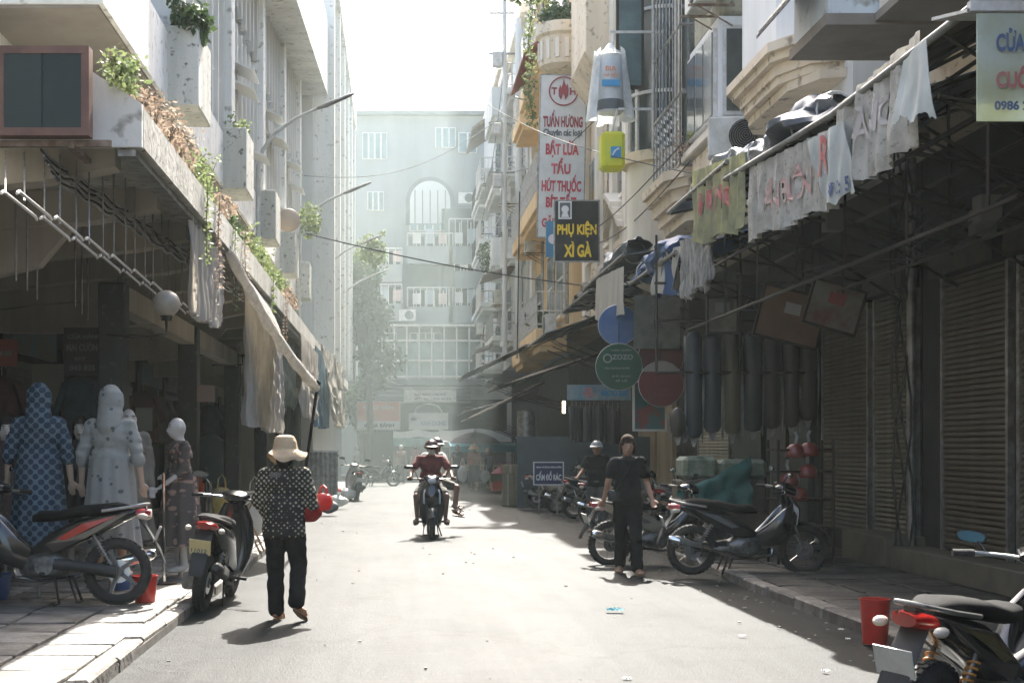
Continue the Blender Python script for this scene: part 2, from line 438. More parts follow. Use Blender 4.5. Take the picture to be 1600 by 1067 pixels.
# ------------------------------------------------------------ LEFT ARCADE BUILDING
A = thing('arcade_building', 'long pale concrete building on the left with a planted canopy, barred windows and shops beneath', 'building', (-5, 30, 0))
inside = -5.6
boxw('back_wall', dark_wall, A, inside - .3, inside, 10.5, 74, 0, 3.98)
boxw('canopy_slab', conc, A, -8, -2.25, 11.3, 60, 3.98, 4.12)
# outer fascia: a sloped parapet running along the street edge of the canopy
seg = 0
y = 11.1
while y < 58:
    y1 = min(y + 5.8, 58)
    g = G()
    prof = [(-2.0, 3.86), (-2.0, 4.20), (-2.14, 4.23), (-2.5, 4.50), (-3.3, 4.52), (-3.3, 4.125), (-2.22, 4.125), (-2.22, 3.86)]
    g.prism([(x, y + .012, z) for x, z in prof], (0, y1 - y - .024, 0)); bw(g, 'canopy_fascia', conc, A, bev=.012)
    g = G().bx(-2.20, -2.06, y, y1, 3.80, 3.857); bw(g, 'drip_edge', metal_g, A)
    y = y1
bw(G().prism([(-2.0, 11.04, 3.86), (-2.0, 11.04, 4.20), (-2.5, 11.04, 4.52), (-5, 11.04, 4.52), (-5, 11.04, 3.86)], (0, .055, 0)), 'end_panel', conc_w, A)
# haunched cantilever beams under the canopy
beam_m = M('beam_plaster', (.46, .42, .35), .85, (.36, .32, .26), 2, streak=True)
g = G().prism([(-2.3, 0, 3.975), (-2.3, 0, 3.80), (-2.9, 0, 3.68), (-5.58, 0, 3.42), (-5.58, 0, 3.975)], (0, .26, 0)); bm_ = g.mesh('beam', beam_m)
g2 = G().prism([(-3.1, 0, 3.665), (-3.45, 0, 3.25), (-4.1, 0, 3.1), (-5.58, 0, 3.1), (-5.58, 0, 3.40)], (0, .18, 0)); bm2 = g2.mesh('beam', beam_m)
for i in range(22):
    yy = 11.5 + i * 2.0
    o = link('beam', bm_, A, (5, yy - 30, 0))
    if i % 3 == 1: link('beam', bm2, A, (5, yy + .04 - 30, 0))
pil_m = M('dark_pillar', (.07, .075, .07), .8, (.05, .052, .05), 2, streak=True, c3=(.12, .12, .11))  # dark colour with vertical streaks and paler specks
for i in range(8):
    yy = 16.1 + 5.9 * i
    boxw('pillar', pil_m, A, -3.42, -3.12, yy, yy + .34, .0, 3.4, bev=.02)
    if i < 7: boxw('longitudinal_beam', beam_m, A, -3.38, -3.16, yy + .36, yy + 5.88, 3.12, 3.4)
# shopfronts at the back of the arcade
rs = M('dull_shutter', (.10, .10, .088), .6, (.07, .07, .06), 3)
for i in range(11):
    y0 = 16.3 + i * 3.4
    boxw('shopfront_post', metal_d, A, inside, inside + .12, y0 - .12, y0 + .08, .1, 3.1)
    g = G()
    for k in range(24): g.bx(inside + .005, inside + .05, y0 + .15, y0 + 3.1, .15 + k * .11, .15 + k * .11 + .098)
    if i % 2: bw(g, 'shutter', rs, A)
    boxw('shop_signboard', M('faded_board_%d' % (i % 3), [(.13, .05, .04), (.05, .10, .12), (.16, .15, .12)][i % 3], .6, (.09, .07, .06), 3), A, inside + .06, inside + .14, y0 + .3, y0 + 2.9, 2.88, 3.36)
# upper storeys
boxw('upper_wall', conc_w, A, -8, -4.3, 11.3, 44.2, 4.125, 6.0)
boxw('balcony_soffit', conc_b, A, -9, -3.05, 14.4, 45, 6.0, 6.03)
boxw('balcony_slab', conc_w, A, -9, -3.0, 14.38, 45, 6.032, 6.95, bev=.01)
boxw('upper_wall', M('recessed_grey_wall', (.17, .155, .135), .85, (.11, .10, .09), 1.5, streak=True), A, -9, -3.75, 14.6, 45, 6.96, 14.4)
for k in range(4): boxw('floor_band', conc_w, A, -3.748, -3.2, 14.6, 45, 9.6 + k * 0.0 if k == 0 else 9.6 + 3.1 * k * .5, (9.85 if k == 0 else 9.85 + 3.1 * k * .5)) if k in (0, 2) else None
for i in range(5):            # concrete planter boxes on the balcony edge
    yy = 18.45 + 5.88 * i
    boxw('planter_box', M('stained_planter', (.55, .54, .48), .85, (.40, .40, .35), 2.2, streak=True, c3=(.09, .085, .07), bump=.4), A, -3.10, -2.60, yy, yy + 1.25, 5.98, 7.04, bev=.02)
for i in range(5):
    yy = 25.0 + 5.88 * i - 5.88
    boxw('column', conc_w, A, -3.55, -2.9, yy - .25, yy + .25, 6.96, 14.3, bev=.015)
barm = M('pale_louvre_bar', (.74, .72, .66), .6, (.58, .56, .5), 3, streak=True)
bar1 = G().bx(-.05, .05, -.035, .035, 0, 2.55).mesh('window_bar', barm); bar2 = G().bx(-.05, .05, -.035, .035, 0, 3.0).mesh('window_bar', barm)
cnt = 0
for i in range(4):
    ya = 25.0 - 5.88 + 5.88 * i + .32; yb = ya + 5.88 - .62; nb = 8
    for k in range(nb):
        yy = ya + (yb - ya) * k / (nb - 1)
        link('window_bar', bar1, A, (-3.08 + 5, yy - 30, 7.02)); link('window_bar', bar2, A, (-3.08 + 5, yy - 30, 9.9))
    for z in (7.9, 9.3, 10.9, 12.2): boxw('cross_bar', barm, A, -3.13, -3.10, ya, yb, z, z + .05)
flapm = M('white_flap', (.72, .72, .68), .5)
for (yy, zz) in ((26.6, 8.6), (26.6, 8.25), (32.8, 9.2), (33.4, 8.8), (34.2, 8.9), (39, 9.3), (40.2, 8.9), (41, 8.1), (29, 7.5), (36.4, 7.6)):
    bw(G().box((-2.86, yy, zz), (.46, 1.0, .03), ry=R(24)), 'open_louvre', flapm, A)
# sloping white roof fascia
bw(G().prism([(-2.25, 22, 10.6), (-2.25, 46, 13.0), (-2.25, 46, 15.4), (-2.25, 22, 13.4)], (-1.3, 0, 0)), 'roof_fascia', conc_w, A)

Bd = thing('white_block', 'bright plain white block with fins standing beyond the barred building on the left', 'building', (-5, 58, 0))
boxw('wall', M('bright_plaster', (.74, .74, .70), .8, (.62, .62, .57), .8, streak=True), Bd, -9, -2.75, 46.1, 70, 0, 17.2)
for yy in (46.3, 51.0, 55.6, 60.2, 64.8, 69.2): boxw('fin', conc_w, Bd, -2.745, -2.05, yy, yy + .45, 4.6, 17.6)
for k in range(4):
    boxw('floor_slab', conc_w, Bd, -2.744, -2.25, 46.8, 69.1, 5.0 + 3.0 * k, 5.3 + 3.0 * k)
    for j in range(5):
        wy = 47.6 + j * 4.6
        fr = boxw('window', metal_g, Bd, -2.743, -2.68, wy, wy + 2.2, 5.9 + 3 * k, 7.3 + 3 * k)
        bw(G().bx(-2.679, -2.66, wy + .08, wy + 1.05, 5.98 + 3 * k, 7.22 + 3 * k), 'pane', glass_b, fr); bw(G().bx(-2.679, -2.66, wy + 1.15, wy + 2.12, 5.98 + 3 * k, 7.22 + 3 * k), 'pane', glass_b, fr)
boxw('parapet', conc_w, Bd, -3.2, -2.0, 46.2, 70, 17.3, 18.1)

# ------------------------------------------------------------ END BUILDING across the street
E = thing('end_apartment_block', 'hazy multi storey apartment block closing the far end of the street', 'building', (3, 80, 0))
EY = 78.0
def ez(py): return H - (py - CY) * EY / F
def ex(px): return (px - CX) * EY / F
em = M('far_plaster', (.27, .29, .29), .85, (.20, .22, .22), .7, streak=True)
em2 = M('far_grey', (.15, .17, .17), .85, (.11, .125, .125), .7, streak=True)
boxw('wall', em, E, ex(505), ex(850), EY, EY + 10, 0, ez(182))
boxw('roof_edge', em2, E, ex(500), ex(850), EY - .5, EY + 1, ez(182), ez(176))
boxw('recess', em2, E, ex(690) , ex(780), EY - .8, EY - .02, ez(590), ez(330))
def arch(r, zb, zc, y, th):
    pts = [(ex(672) - r, y, zb)] + [(ex(672) + r * math.cos(a), y, zc + r * math.sin(a)) for a in [PI - PI * k / 16 for k in range(17)]] + [(ex(672) + r, y, zb)]
    return G().prism(pts, (0, th, 0))
bw(arch(1.35, ez(352), ez(315), EY - .10, .09), 'arched_window_surround', em2, E)
aw_ = bw(arch(1.12, ez(350), ez(315), EY - .14, .035), 'arched_window', M('pale_blind', (.50, .52, .50), .6), E)
for k in range(-2, 3): bw(G().bx(ex(672) + k * .42 - .025, ex(672) + k * .42 + .025, EY - .17, EY - .142, ez(350), ez(315) + .6), 'glazing_bar', em2, aw_)
def far_window(px0, px1, py0, py1, nv=3, nh=1, m=glass_b):
    fr = boxw('window', metal_w, E, ex(px0), ex(px1), EY - .10, EY - .012, ez(py1), ez(py0))
    wx = (ex(px1) - ex(px0)) / nv; wz = (ez(py0) - ez(py1)) / nh
    for i in range(nv):
        for j in range(nh):
            boxw('pane', m, fr, ex(px0) + wx * i + .05, ex(px0) + wx * (i + 1) - .05, EY - .13, EY - .102, ez(py1) + wz * j + .05, ez(py1) + wz * (j + 1) - .05)
for q in ((566, 605, 208, 250, 4, 1), (680, 712, 200, 232, 3, 1), (574, 600, 300, 330, 3, 1), (716, 745, 208, 240, 2, 1), (640, 700, 335, 362, 5, 1), (640, 690, 470, 492, 4, 1), (575, 620, 520, 560, 3, 2), (640, 690, 520, 545, 4, 1), (700, 770, 520, 545, 5, 1)): far_window(*q)
for (x0, x1, z0, z1) in ((636, 706, 372, 412), (636, 706, 455, 505), (700, 786, 455, 503), (700, 786, 350, 412), (708, 786, 418, 450), (566, 628, 395, 440), (566, 628, 450, 500)):
    zb = ez(z1); zt = ez(z0); X0, X1 = ex(x0), ex(x1)
    bal = boxw('balcony', em2, E, X0, X1, EY - 1.5, EY - .82, zb - .25, zb)
    boxw('recess_shade_panel', M('far_recess_shade', (.045, .05, .05), .7, (.07, .075, .07), 2), bal, X0 + .1, X1 - .1, EY - .88, EY - .83, zb + .05, zt - .05)  # dark panel stands in for the shade in the balcony recess
    for q in range(1, 5): boxw('door_frame', metal_w, bal, X0 + (X1 - X0) * q / 5 - .03, X0 + (X1 - X0) * q / 5 + .03, EY - .93, EY - .885, zb + .05, zt - .06)
    boxw('parapet', em, bal, X0, X1, EY - 1.58, EY - 1.505, zb - .2, zb + .75)
    n_ = max(4, int((X1 - X0) / .32))
    g = G()
    for i in range(n_ + 1):
        x = X0 + (X1 - X0) * i / n_; g.bx(x - .02, x + .02, EY - 1.56, EY - 1.52, zb + .76, zt)
    g.bx(X0, X1, EY - 1.57, EY - 1.51, zt, zt + .06); bw(g, 'railing', metal_w, bal)
    for k in range(int((X1 - X0) / .7)):
        x = X0 + .3 + k * .7
        boxw('laundry', M('laundry_%d' % (k % 3), [(.6, .6, .58), (.35, .4, .42), (.5, .4, .36)][k % 3], .9), bal, x, x + .45, EY - 1.45, EY - 1.42, zb + .9, zb + 1.5 + .2 * (k % 2))
for px, py in ((772, 493), (636, 498), (746, 548), (727, 320)):
    ac = boxw('air_conditioner', metal_w, E, ex(px) - .45, ex(px) + .45, EY - 2.1, EY - 1.75, ez(py) - .3, ez(py) + .3)
    bw(G().lathe([(0, -.02), (.24, -.02), (.24, 0)], (ex(px) + .1, EY - 2.101, ez(py)), 16, 'Y'), 'fan_grille', em2, ac)
# glazed gallery on the lower storeys
g = G(); gx0, gx1 = ex(560), ex(785)
boxw('gallery_floor', em2, E, gx0, gx1, EY - 3, EY - 1.7, ez(606), ez(597))
boxw('gallery_roof', metal_w, E, gx0, gx1, EY - 3, EY - 1.7, ez(517), ez(514))
for i in range(13):
    x = gx0 + (gx1 - gx0) * i / 12
    if i < 12: boxw('glass_panel', glass_b, E, x + .05, x + (gx1 - gx0) / 12 - .05, EY - 2.9, EY - 2.87, ez(592), ez(541))
    boxw('mullion', metal_w, E, x - .04, x + .04, EY - 2.95, EY - 2.86, ez(597), ez(517))
for py in (540, 594, 570): boxw('rail', metal_w, E, gx0, gx1, EY - 3.02, EY - 2.96, ez(py), ez(py) + .1)
for i in range(4): boxw('canopy_step', em2, E, ex(575), ex(730), EY - 3.6 - i * .3, EY - 3.02 - i * .3, ez(612 + i * 7), ez(609 + i * 7))
boxw('ground_floor_shade_block', dark_in, E, ex(560), ex(790), EY - .9, EY - .05, 0, ez(625))  # solid dark block stands in for the shade of an open ground floor

# ------------------------------------------------------------ RIGHT HOUSES
def house(name, label, Y0, Y1, Xf, top, m, g0=6.2, under=4.9):
    t = thing(name, label, 'building', (7, (Y0 + Y1) / 2, 0))
    boxw('wall', m, t, Xf, 11, Y0 + .01, Y1 - .01, under, top)
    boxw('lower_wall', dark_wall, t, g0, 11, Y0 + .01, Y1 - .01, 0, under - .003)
    boxw('cornice', cream_l, t, Xf - .25, Xf - .003, Y0 + .02, Y1 - .02, top - .35, top)
    return t
def shutter_door(t, Y0, Y1, z0, z1, m, step=.062, X=6.2):
    bx = boxw('shutter_box', metal_d, t, X - .22, X - .003, Y0, Y1, z1, z1 + .3)
    k = 0; z = z0
    sm = G().prism([(0, 0, 0), (-.022, 0, .012), (-.026, 0, step * .5), (-.02, 0, step - .012), (0, 0, step - .002)], (0, Y1 - Y0 - .06, 0)).mesh('shutter_slat', m)
    ri = root_inv(t)
    while z < z1:
        o = link('shutter_slat', sm, t); o.location = ri @ Vector((X - .035 - .002 * (k % 2), Y0 + .03, z)); z += step; k += 1
    for yy in (Y0 - .035, Y1 - .035): boxw('shutter_rail', metal_g, t, X - .075, X - .003, yy, yy + .06, z0 - .05, z1 - .002)
def window(t, X, Y0, Y1, z0, z1, nv=2, nh=1, fm=None, gm=None, face='L', hood=True):
    fm = fm or metal_w; gm = gm or glass_d
    f = boxw('window', fm, t, X - .06, X - .002, Y0, Y1, z0, z1)
    wy = (Y1 - Y0) / nv; wz = (z1 - z0) / nh
    for i in range(nv):
        for j in range(nh): boxw('pane', gm, f, X - .075, X - .0605, Y0 + wy * i + .05, Y0 + wy * (i + 1) - .05, z0 + wz * j + .05, z0 + wz * (j + 1) - .05)
    if hood: boxw('sill', cream_l, t, X - .16, X - .003, Y0 - .08, Y1 + .08, z0 - .1, z0 - .003)
    return f
def balcony(t, X0, Xw, Y0, Y1, z, m, rail=metal_w, hgt=1.0, solid=False, step=.16, thick=.22):
    b_ = boxw('balcony', m, t, X0, Xw - .004, Y0, Y1, z - thick, z, bev=.02)
    boxw('moulding', m, b_, X0 + .12, Xw - .004, Y0 + .12, Y1 - .12, z - thick - .16, z - thick - .003)
    if solid: 
        boxw('parapet', m, b_, X0, X0 + .1, Y0, Y1, z + .003, z + hgt); boxw('parapet', m, b_, X0 + .103, Xw - .004, Y0, Y0 + .1, z + .003, z + hgt)
        return b_
    g = G()
    for p0, p1 in (((X0 + .04, Y0 + .04), (X0 + .04, Y1 - .04)), ((X0 + .04, Y0 + .04), (Xw, Y0 + .04))):
        d = math.dist(p0, p1); n_ = max(2, int(d / step))
        for i in range(n_ + 1):
            x = p0[0] + (p1[0] - p0[0]) * i / n_; y = p0[1] + (p1[1] - p0[1]) * i / n_
            g.cyl((x, y, z), (x, y, z + hgt), .012, n=5)
        for h in (.12, .5, hgt): g.cyl((p0[0], p0[1], z + h), (p1[0], p1[1], z + h), .022, n=6)
    bw(g, 'railing', rail, b_)
    return b_
def aircon(label, c, yaw=0, grp='air conditioners on the house fronts', s=1.0, onwall=True):
    t = thing('air_conditioner', label, 'air conditioner', c, yaw, grp)
    G().box((0, 0, 0), (.32 * s, .84 * s, .58 * s)).build('casing', M('ac_casing', (.62, .62, .58), .5, (.45, .44, .38), 4), t, bev=.02)
    g = G().lathe([(0, -.162 * s), (.22 * s, -.162 * s), (.24 * s, -.172 * s), (.25 * s, -.161 * s)], (0, -.12 * s, 0), 20, 'X'); g.build('fan_grille', dark_in, t)
    g = G()
    for k in range(7): g.torus((-.175 * s, -.12 * s, 0), .03 * s + k * .033 * s, .004, 'X', 20, 4)
    g.build('grille_wires', metal_g, t)
    g = G()
    for yy in (-.28, .28): g.box((.1 * s, yy * s, -.31 * s), (.7 * s, .035, .035)); g.cyl((.42 * s, yy * s, -.62 * s), (-.1 * s, yy * s, -.32 * s), .014, n=5)
    g.build('bracket', rust, t)
    return t

# near house with two projecting slabs
H1 = house('corner_house', 'nearest pale house at top right, its jutting slab above the awnings', 9.0, 16.6, 6.0, 8.5, cream)
boxw('balcony_slab', M('bluish_white_paint', (.62, .68, .70), .7, (.50, .53, .52), 1.0, streak=True, c3=(.3, .3, .27)), H1, 4.4, 5.99, 14.35, 15.6, 5.92, 7.3, bev=.01)
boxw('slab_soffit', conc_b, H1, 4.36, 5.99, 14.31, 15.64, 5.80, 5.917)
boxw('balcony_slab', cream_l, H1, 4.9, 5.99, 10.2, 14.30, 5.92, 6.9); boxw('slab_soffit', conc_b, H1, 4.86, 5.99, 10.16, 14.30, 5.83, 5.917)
tl = M('old_roof_tile', (.12, .10, .09), .85, (.30, .29, .26), 9)
tm = G().prism([(0, 0, 0), (-.42, 0, -.52), (-.42, 0, -.48), (0, 0, .05)], (0, .085, 0)).mesh('roof_tile', tl)
ri = root_inv(H1)
for k in range(13):
    o = link('roof_tile', tm, H1); o.location = ri @ Vector((4.41, 14.4 + k * .095, 6.55 + (k % 2) * .02))
for (zz, xx) in ((5.0, 5.6), (5.3, 5.6)): bw(G().cyl((xx, 15.9, zz), (6.0, 15.9, zz), .06, n=8), 'drain_pipe', rust, H1)
bw(G().cyl((5.75, 16.0, 4.9), (5.75, 16.0, 5.8), .09, n=10), 'drain_pipe', metal_g, H1)
shutm = M('olive_roller_shutter', (.17, .15, .10), .38, (.09, .078, .054), 2.5, streak=False, c3=(.20, .175, .13), metal=.25, rvar=.12)
shutm2 = M('brown_roller_shutter', (.13, .105, .075), .45, (.07, .058, .042), 2.5, c3=(.11, .095, .07), metal=.2)
shutter_door(H1, 14.15, 15.85, .38, 3.4, shutm2)
shutter_door(H1, 12.2, 13.9, .38, 3.4, shutm)
boxw('doorstep', M('tiled_step', (.15, .135, .10), .5, (.10, .09, .07), 2), H1, 5.75, 6.195, 12.0, 16.4, .1, .36, bev=.01)

H2 = house('white_bay_house', 'white house with a moulded octagonal bay and a green panelled upper window', 16.65, 20.6, 5.4, 9.8, white_p)
plan = [(5.395, 19.9), (5.0, 19.9), (4.78, 19.4), (4.78, 17.7), (5.05, 17.1), (5.395, 17.0)]
def grow(pl, d):
    cx_, cy_ = 5.4, 18.4
    return [((x - cx_) * (1 + d / .8) + cx_ if x < 5.39 else x, y + math.copysign(d, y - cy_)) for x, y in pl]
for i, (z0, z1, d) in enumerate(((5.95, 6.06, -.12), (6.062, 6.16, .0), (6.162, 6.30, .05), (6.302, 6.40, .16), (6.402, 6.52, .24))):
    bw(G().prism([(x, y, z0) for x, y in grow(plan, d)], (0, 0, z1 - z0)), 'bay_moulding', cream, H2)
bw(G().prism([(x, y, 6.525) for x, y in grow(plan, .02)], (0, 0, 3.0)), 'bay', white_p, H2)
boxw('bay_panel', M('greenish_panel', (.38, .44, .45), .4), H2, 4.99, 5.38, 16.97, 16.998, 6.9, 9.5)
boxw('lintel', cream_l, H2, 5.1, 5.398, 16.66, 20.5, 5.0, 5.2)
shutter_door(H2, 16.2 + .5, 18.1, .38, 3.4, shutm)
shutter_door(H2, 18.35, 20.3, .38, 3.4, shutm2)
boxw('doorstep', M('tiled_step', (.3, .27, .2)), H2, 5.72, 6.195, 16.5, 18.1, .1, .46, bev=.01)
bw(G().tube([(6.02, 16.48, 5), (6.02, 16.48, .15)], .055, 10), 'downpipe', metal_g, H2, smooth=True)
for k in range(4): bw(G().tube([(5.9 + .1 * math.sin(k * 2 + t * .9) , 16.35 + .06 * k, 5 - t * .48) for t in range(11)], .014, 5), 'cable', black_r, H2)

H3 = house('weathered_narrow_house', 'narrow weathered house with peeling panels, a glazed box window and scrolled stonework', 20.65, 23.4, 5.3, 10.6, M('mossy_plaster', (.40, .38, .28), .85, (.22, .21, .15), 2, streak=True, c3=(.12, .11, .09)))
boxw('box_window', white_p, H3, 4.85, 5.296, 21.2, 23.3, 6.35, 8.0)
for z in (8.05, 8.75, 9.45): boxw('relief_panel', M('mossy_plaster', (1, 1, 1)), H3, 4.9, 5.296, 21.25, 23.2, z, z + .55, bev=.04)
boxw('cornice', cream_l, H3, 4.7, 5.296, 21.1, 23.3, 6.2, 6.345, bev=.02)
window(H3, 4.848, 21.3, 23.2, 6.5, 7.85, 3, 1, hood=False)
fr = boxw('side_window', metal_w, H3, 4.9, 5.28, 21.14, 21.197, 6.5, 7.85); bw(G().bx(4.95, 5.23, 21.125, 21.139, 6.56, 7.79), 'pane', glass_d, fr)
boxw('stone_scroll', cream, H3, 4.8, 5.296, 20.9, 22.9, 5.4, 6.195, bev=.05)
aircon('air conditioner on rusty bracket near the top of the weathered narrow house', (4.62, 21.4, 8.45), R(0))
aircon('white air conditioner standing on the awning beside the octagonal bay', (5.05, 20.9, 6.1), R(80), s=1.0)

H4 = house('caged_balcony_house', 'tall house with an iron barred window cage and a rounded glazed bay', 23.45, 30.4, 5.3, 12.2, cream_l)
# barred cage
cg = G(); X0 = 4.75
for i in range(9):
    y = 23.6 + (26.0 - 23.6) * i / 8; cg.cyl((X0, y, 6.25), (X0, y, 10.8), .016, n=5)
for i in range(5):
    x = X0 + (5.3 - X0) * i / 4; cg.cyl((x, 23.6, 6.25), (x, 23.6, 10.8), .016, n=5)
for z in (6.25, 7.45, 8.6, 9.7, 10.8): cg.cyl((X0, 23.6, z), (X0, 26, z), .025, n=5); cg.cyl((X0, 23.6, z), (5.29, 23.6, z), .025, n=5)
cage = bw(cg, 'window_cage', metal_g, H4)
g = G()
for i in range(8):
    for k in range(5):
        y = 23.75 + i * .3; z = 6.4 + k * .22
        g.tube([(X0, y - .1, z), (X0 - .01, y, z + .09), (X0, y + .08, z + .02), (X0, y + .02, z - .04)], .012, 4)
bw(g, 'scrollwork', metal_w, cage)
boxw('cage_window', glass_d, H4, 5.24, 5.298, 23.7, 25.9, 6.3, 10.7)
for i, (z0, z1, d) in enumerate(((5.35, 5.5, -.2), (5.502, 5.68, -.1), (5.682, 5.88, .0), (5.882, 6.02, .1), (6.022, 6.18, .18))):
    bw(G().prism([(5.295, 23.5 - d * .3, z0), (4.95 - d, 23.5 - d * .3, z0), (4.7 - d, 23.9, z0), (4.7 - d, 25.9 + d * .3, z0), (5.295, 26.1 + d * .3, z0)], (0, 0, z1 - z0)), 'balcony_moulding', cream, H4)
# rounded bay
cy0 = 27.6; rad = .80
def arc(r0, z0, z1, m, name, par, n=16, r1=None):
    r1 = r1 or r0
    return bw(G().lathe([(0, z0), (r0, z0), (r1, z1), (0, z1)], (5.29, cy0, 0), n, 'Z', PI / 2, 3 * PI / 2), name, m, par)
arc(.42, 4.55, 4.85, cream_l, 'bay_base', H4, r1=rad - .05); arc(rad - .03, 4.853, 7.0, cream_l, 'bay_wall', H4)
arc(rad + .1, 7.003, 7.2, cream, 'bay_moulding', H4); arc(rad - .08, 7.203, 11.6, glass_d, 'bay_glass', H4); arc(rad + .1, 11.603, 12.6, cream_l, 'bay_head', H4)
for k in range(7):
    a = PI / 2 + PI * k / 6
    bw(G().box((5.29 + math.cos(a) * (rad - .06), cy0 + math.sin(a) * (rad - .06), 9.4), (.05, .07, 4.38), rz=a), 'bay_mullion', metal_w, H4)
for z in (8.3, 9.9): bw(G().lathe([(rad - .075, z), (rad - .02, z), (rad - .02, z + .06), (rad - .075, z + .06)], (5.29, cy0, 0), 16, 'Z', PI / 2, 3 * PI / 2), 'bay_transom', metal_w, H4)
cas = bw(G().box((4.42, 26.7, 9.3), (.55, .04, 2.0), rz=R(10)), 'open_casement', metal_d, H4); bw(G().box((4.42, 26.665, 9.3), (.44, .01, 1.86), rz=R(10)), 'pane', glass_b, cas)

H5 = house('cream_pilaster_house', 'cream plaster house with stepped mouldings and dark slit windows behind the hanging signs', 30.45, 39.2, 5.15, 13.9, cream)
for y in (30.7, 32.6, 35.0, 37.4): boxw('pilaster', cream_l, H5, 4.98, 5.147, y, y + .5, 5.0, 13.5, bev=.02)
boxw('bay', cream, H5, 4.45, 5.145, 33.1, 35.9, 10.8, 13.85, bev=.02)
bw(G().prism([(5.145, 33.0, 10.79), (4.4, 33.0, 10.79), (5.145, 33.0, 9.8)], (0, 2.9, 0)), 'corbel', cream, H5)
window(H5, 5.147, 33.15, 34.0, 6.4, 9.6, 1, 2, fm=metal_d); window(H5, 5.147, 35.7, 37.2, 6.4, 9.0, 2, 2); window(H5, 5.147, 31.4, 32.4, 7.2, 9.2, 1, 2)
for k in range(4):
    bw(G().prism([(4.85 - .04 * k, 31.0 + .1 * k, 6.5 + .16 * k), (4.85 - .04 * k, 32.2, 7.15 + .16 * k - .1 * k), (4.85 - .04 * k, 33.4 - .1 * k, 6.5 + .16 * k), (4.85 - .04 * k, 33.4 - .1 * k, 6.38 + .16 * k), (4.85 - .04 * k, 32.2, 7.03 + .16 * k - .1 * k), (4.85 - .04 * k, 31.0 + .1 * k, 6.38 + .16 * k)], (.28 + .04 * k, 0, 0)), 'pediment', cream_l, H5)
for (y0, z0) in ((30.9, 5.1), (34.2, 5.1)):
    for k in range(5): boxw('relief_band', cream, H5, 5.0 - .03 * (k % 2), 5.148, y0, y0 + 2.0, z0 + k * .24, z0 + k * .24 + .15)
# round planter balcony with creeper
pl = bw(G().lathe([(.0, 11.5), (.45, 11.5), (.62, 11.62), (.62, 12.35), (.72, 12.42), (.72, 12.7), (.5, 12.72), (.5, 12.5), (0, 12.5)], (4.42, 37.5, 0), 22, 'Z'), 'round_balcony', cream, H5)
boxw('balcony_neck', cream, H5, 4.43, 5.145, 37.0, 38.0, 11.6, 12.3)
for k in range(9):
    a = PI * .5 + k * .4; bw(G().box((4.42 + .64 * math.cos(a), 37.5 + .64 * math.sin(a), 12.0), (.05, .1, .5), rz=a), 'baluster', cream_l, pl)

H6 = house('ochre_house', 'yellow ochre house with railed balconies and a red awning', 39.25, 50.5, 4.9, 16.6, yellow)
boxw('side_wall_strip', palegrey, H6, 4.75, 4.897, 49.6, 50.4, 5, 16.2)
for z, hh in ((4.95, 1.05), (8.9, 1.1), (12.9, 1.0)):
    balcony(H6, 4.0, 4.9, 40.5, 46.0, z, yellow, metal_w, hh, thick=.5); balcony(H6, 4.1, 4.9, 47.0, 50.0, z - .2, yellow, metal_w, hh, thick=.4)
for z in (5.4, 9.2, 13.3, 16.6):
    window(H6, 4.897, 41, 42.6, z, z + 2.2, 2, 2, gm=glass_b); window(H6, 4.897, 43.6, 45.2, z, z + 2.2, 2, 2, gm=glass_b); window(H6, 4.897, 47.3, 49.2, z, z + 2.0, 2, 2)
for y in (39.7, 43.1, 46.4): bw(G().cyl((4.8, y, 5), (4.8, y, 16.2), .05, n=6), 'drain_pipe', metal_g, H6)
bw(G().prism([(4.88, 39.6, 13.6), (3.6, 39.6, 12.7), (3.6, 39.6, 12.62), (4.88, 39.6, 13.5)], (0, 5, 0)), 'awning', M('faded_red_canvas', (.36, .10, .08), .8, (.25, .09, .07), 3), H6)
bw(G().cyl((4.88, 39.7, 12.2), (3.7, 39.7, 12.6), .025, n=5).cyl((4.88, 44.5, 12.2), (3.7, 44.5, 12.6), .025, n=5), 'awning_arm', metal_w, H6)
aircon('air conditioner beside the lower railed balcony of the ochre house', (4.35, 40.2, 5.0))

H7 = house('pale_blue_grey_house', 'tall pale grey house with small curved balconies beyond the ochre house', 50.6, 61.8, 4.7, 17.5, palegrey)
for z in (5.6, 8.6, 11.6, 14.6):
    balcony(H7, 4.0, 4.7, 51.2, 54.6, z, palegrey, metal_w, .9); balcony(H7, 3.8, 4.7, 56.2, 60.8, z + .4, palegrey, metal_g, .9, solid=(z in (8.6, 14.6)))
    window(H7, 4.697, 51.8, 54.0, z + .3, z + 2.2, 2, 2, hood=False); window(H7, 4.697, 57, 60, z + .7, z + 2.5, 3, 2, hood=False)
bw(G().cyl((4.4, 50.9, 5), (4.4, 50.9, 17), .12, n=8), 'drain_pipe', palegrey, H7)
H8 = house('far_white_house', 'white house near the end of the street with a tiled lean to and barred balconies', 61.9, 76, 4.7, 18.5, M('far_white', (.60, .62, .60), .8, (.5, .5, .48), 1, streak=True))
for z in (5.2, 8.0, 10.8, 13.4):
    balcony(H8, 3.7, 4.7, 62.5, 66.5, z, palegrey, metal_w, 1.0); window(H8, 4.697, 63, 66, z + .2, z + 2, 3, 2, hood=False); balcony(H8, 3.9, 4.7, 69, 73.5, z + .3, palegrey, metal_d, .9)
bw(G().prism([(4.69, 62, 16.6), (3.3, 62, 15.6), (3.3, 62, 15.45), (4.69, 62, 16.4)], (0, 5, 0)), 'lean_to_roof', rust, H8)
bw(G().prism([(4.69, 56, 0), (4.69, 56, 0.01), (4.2, 56, 0)], (0, .01, 0)), 'foot', rust, H8)
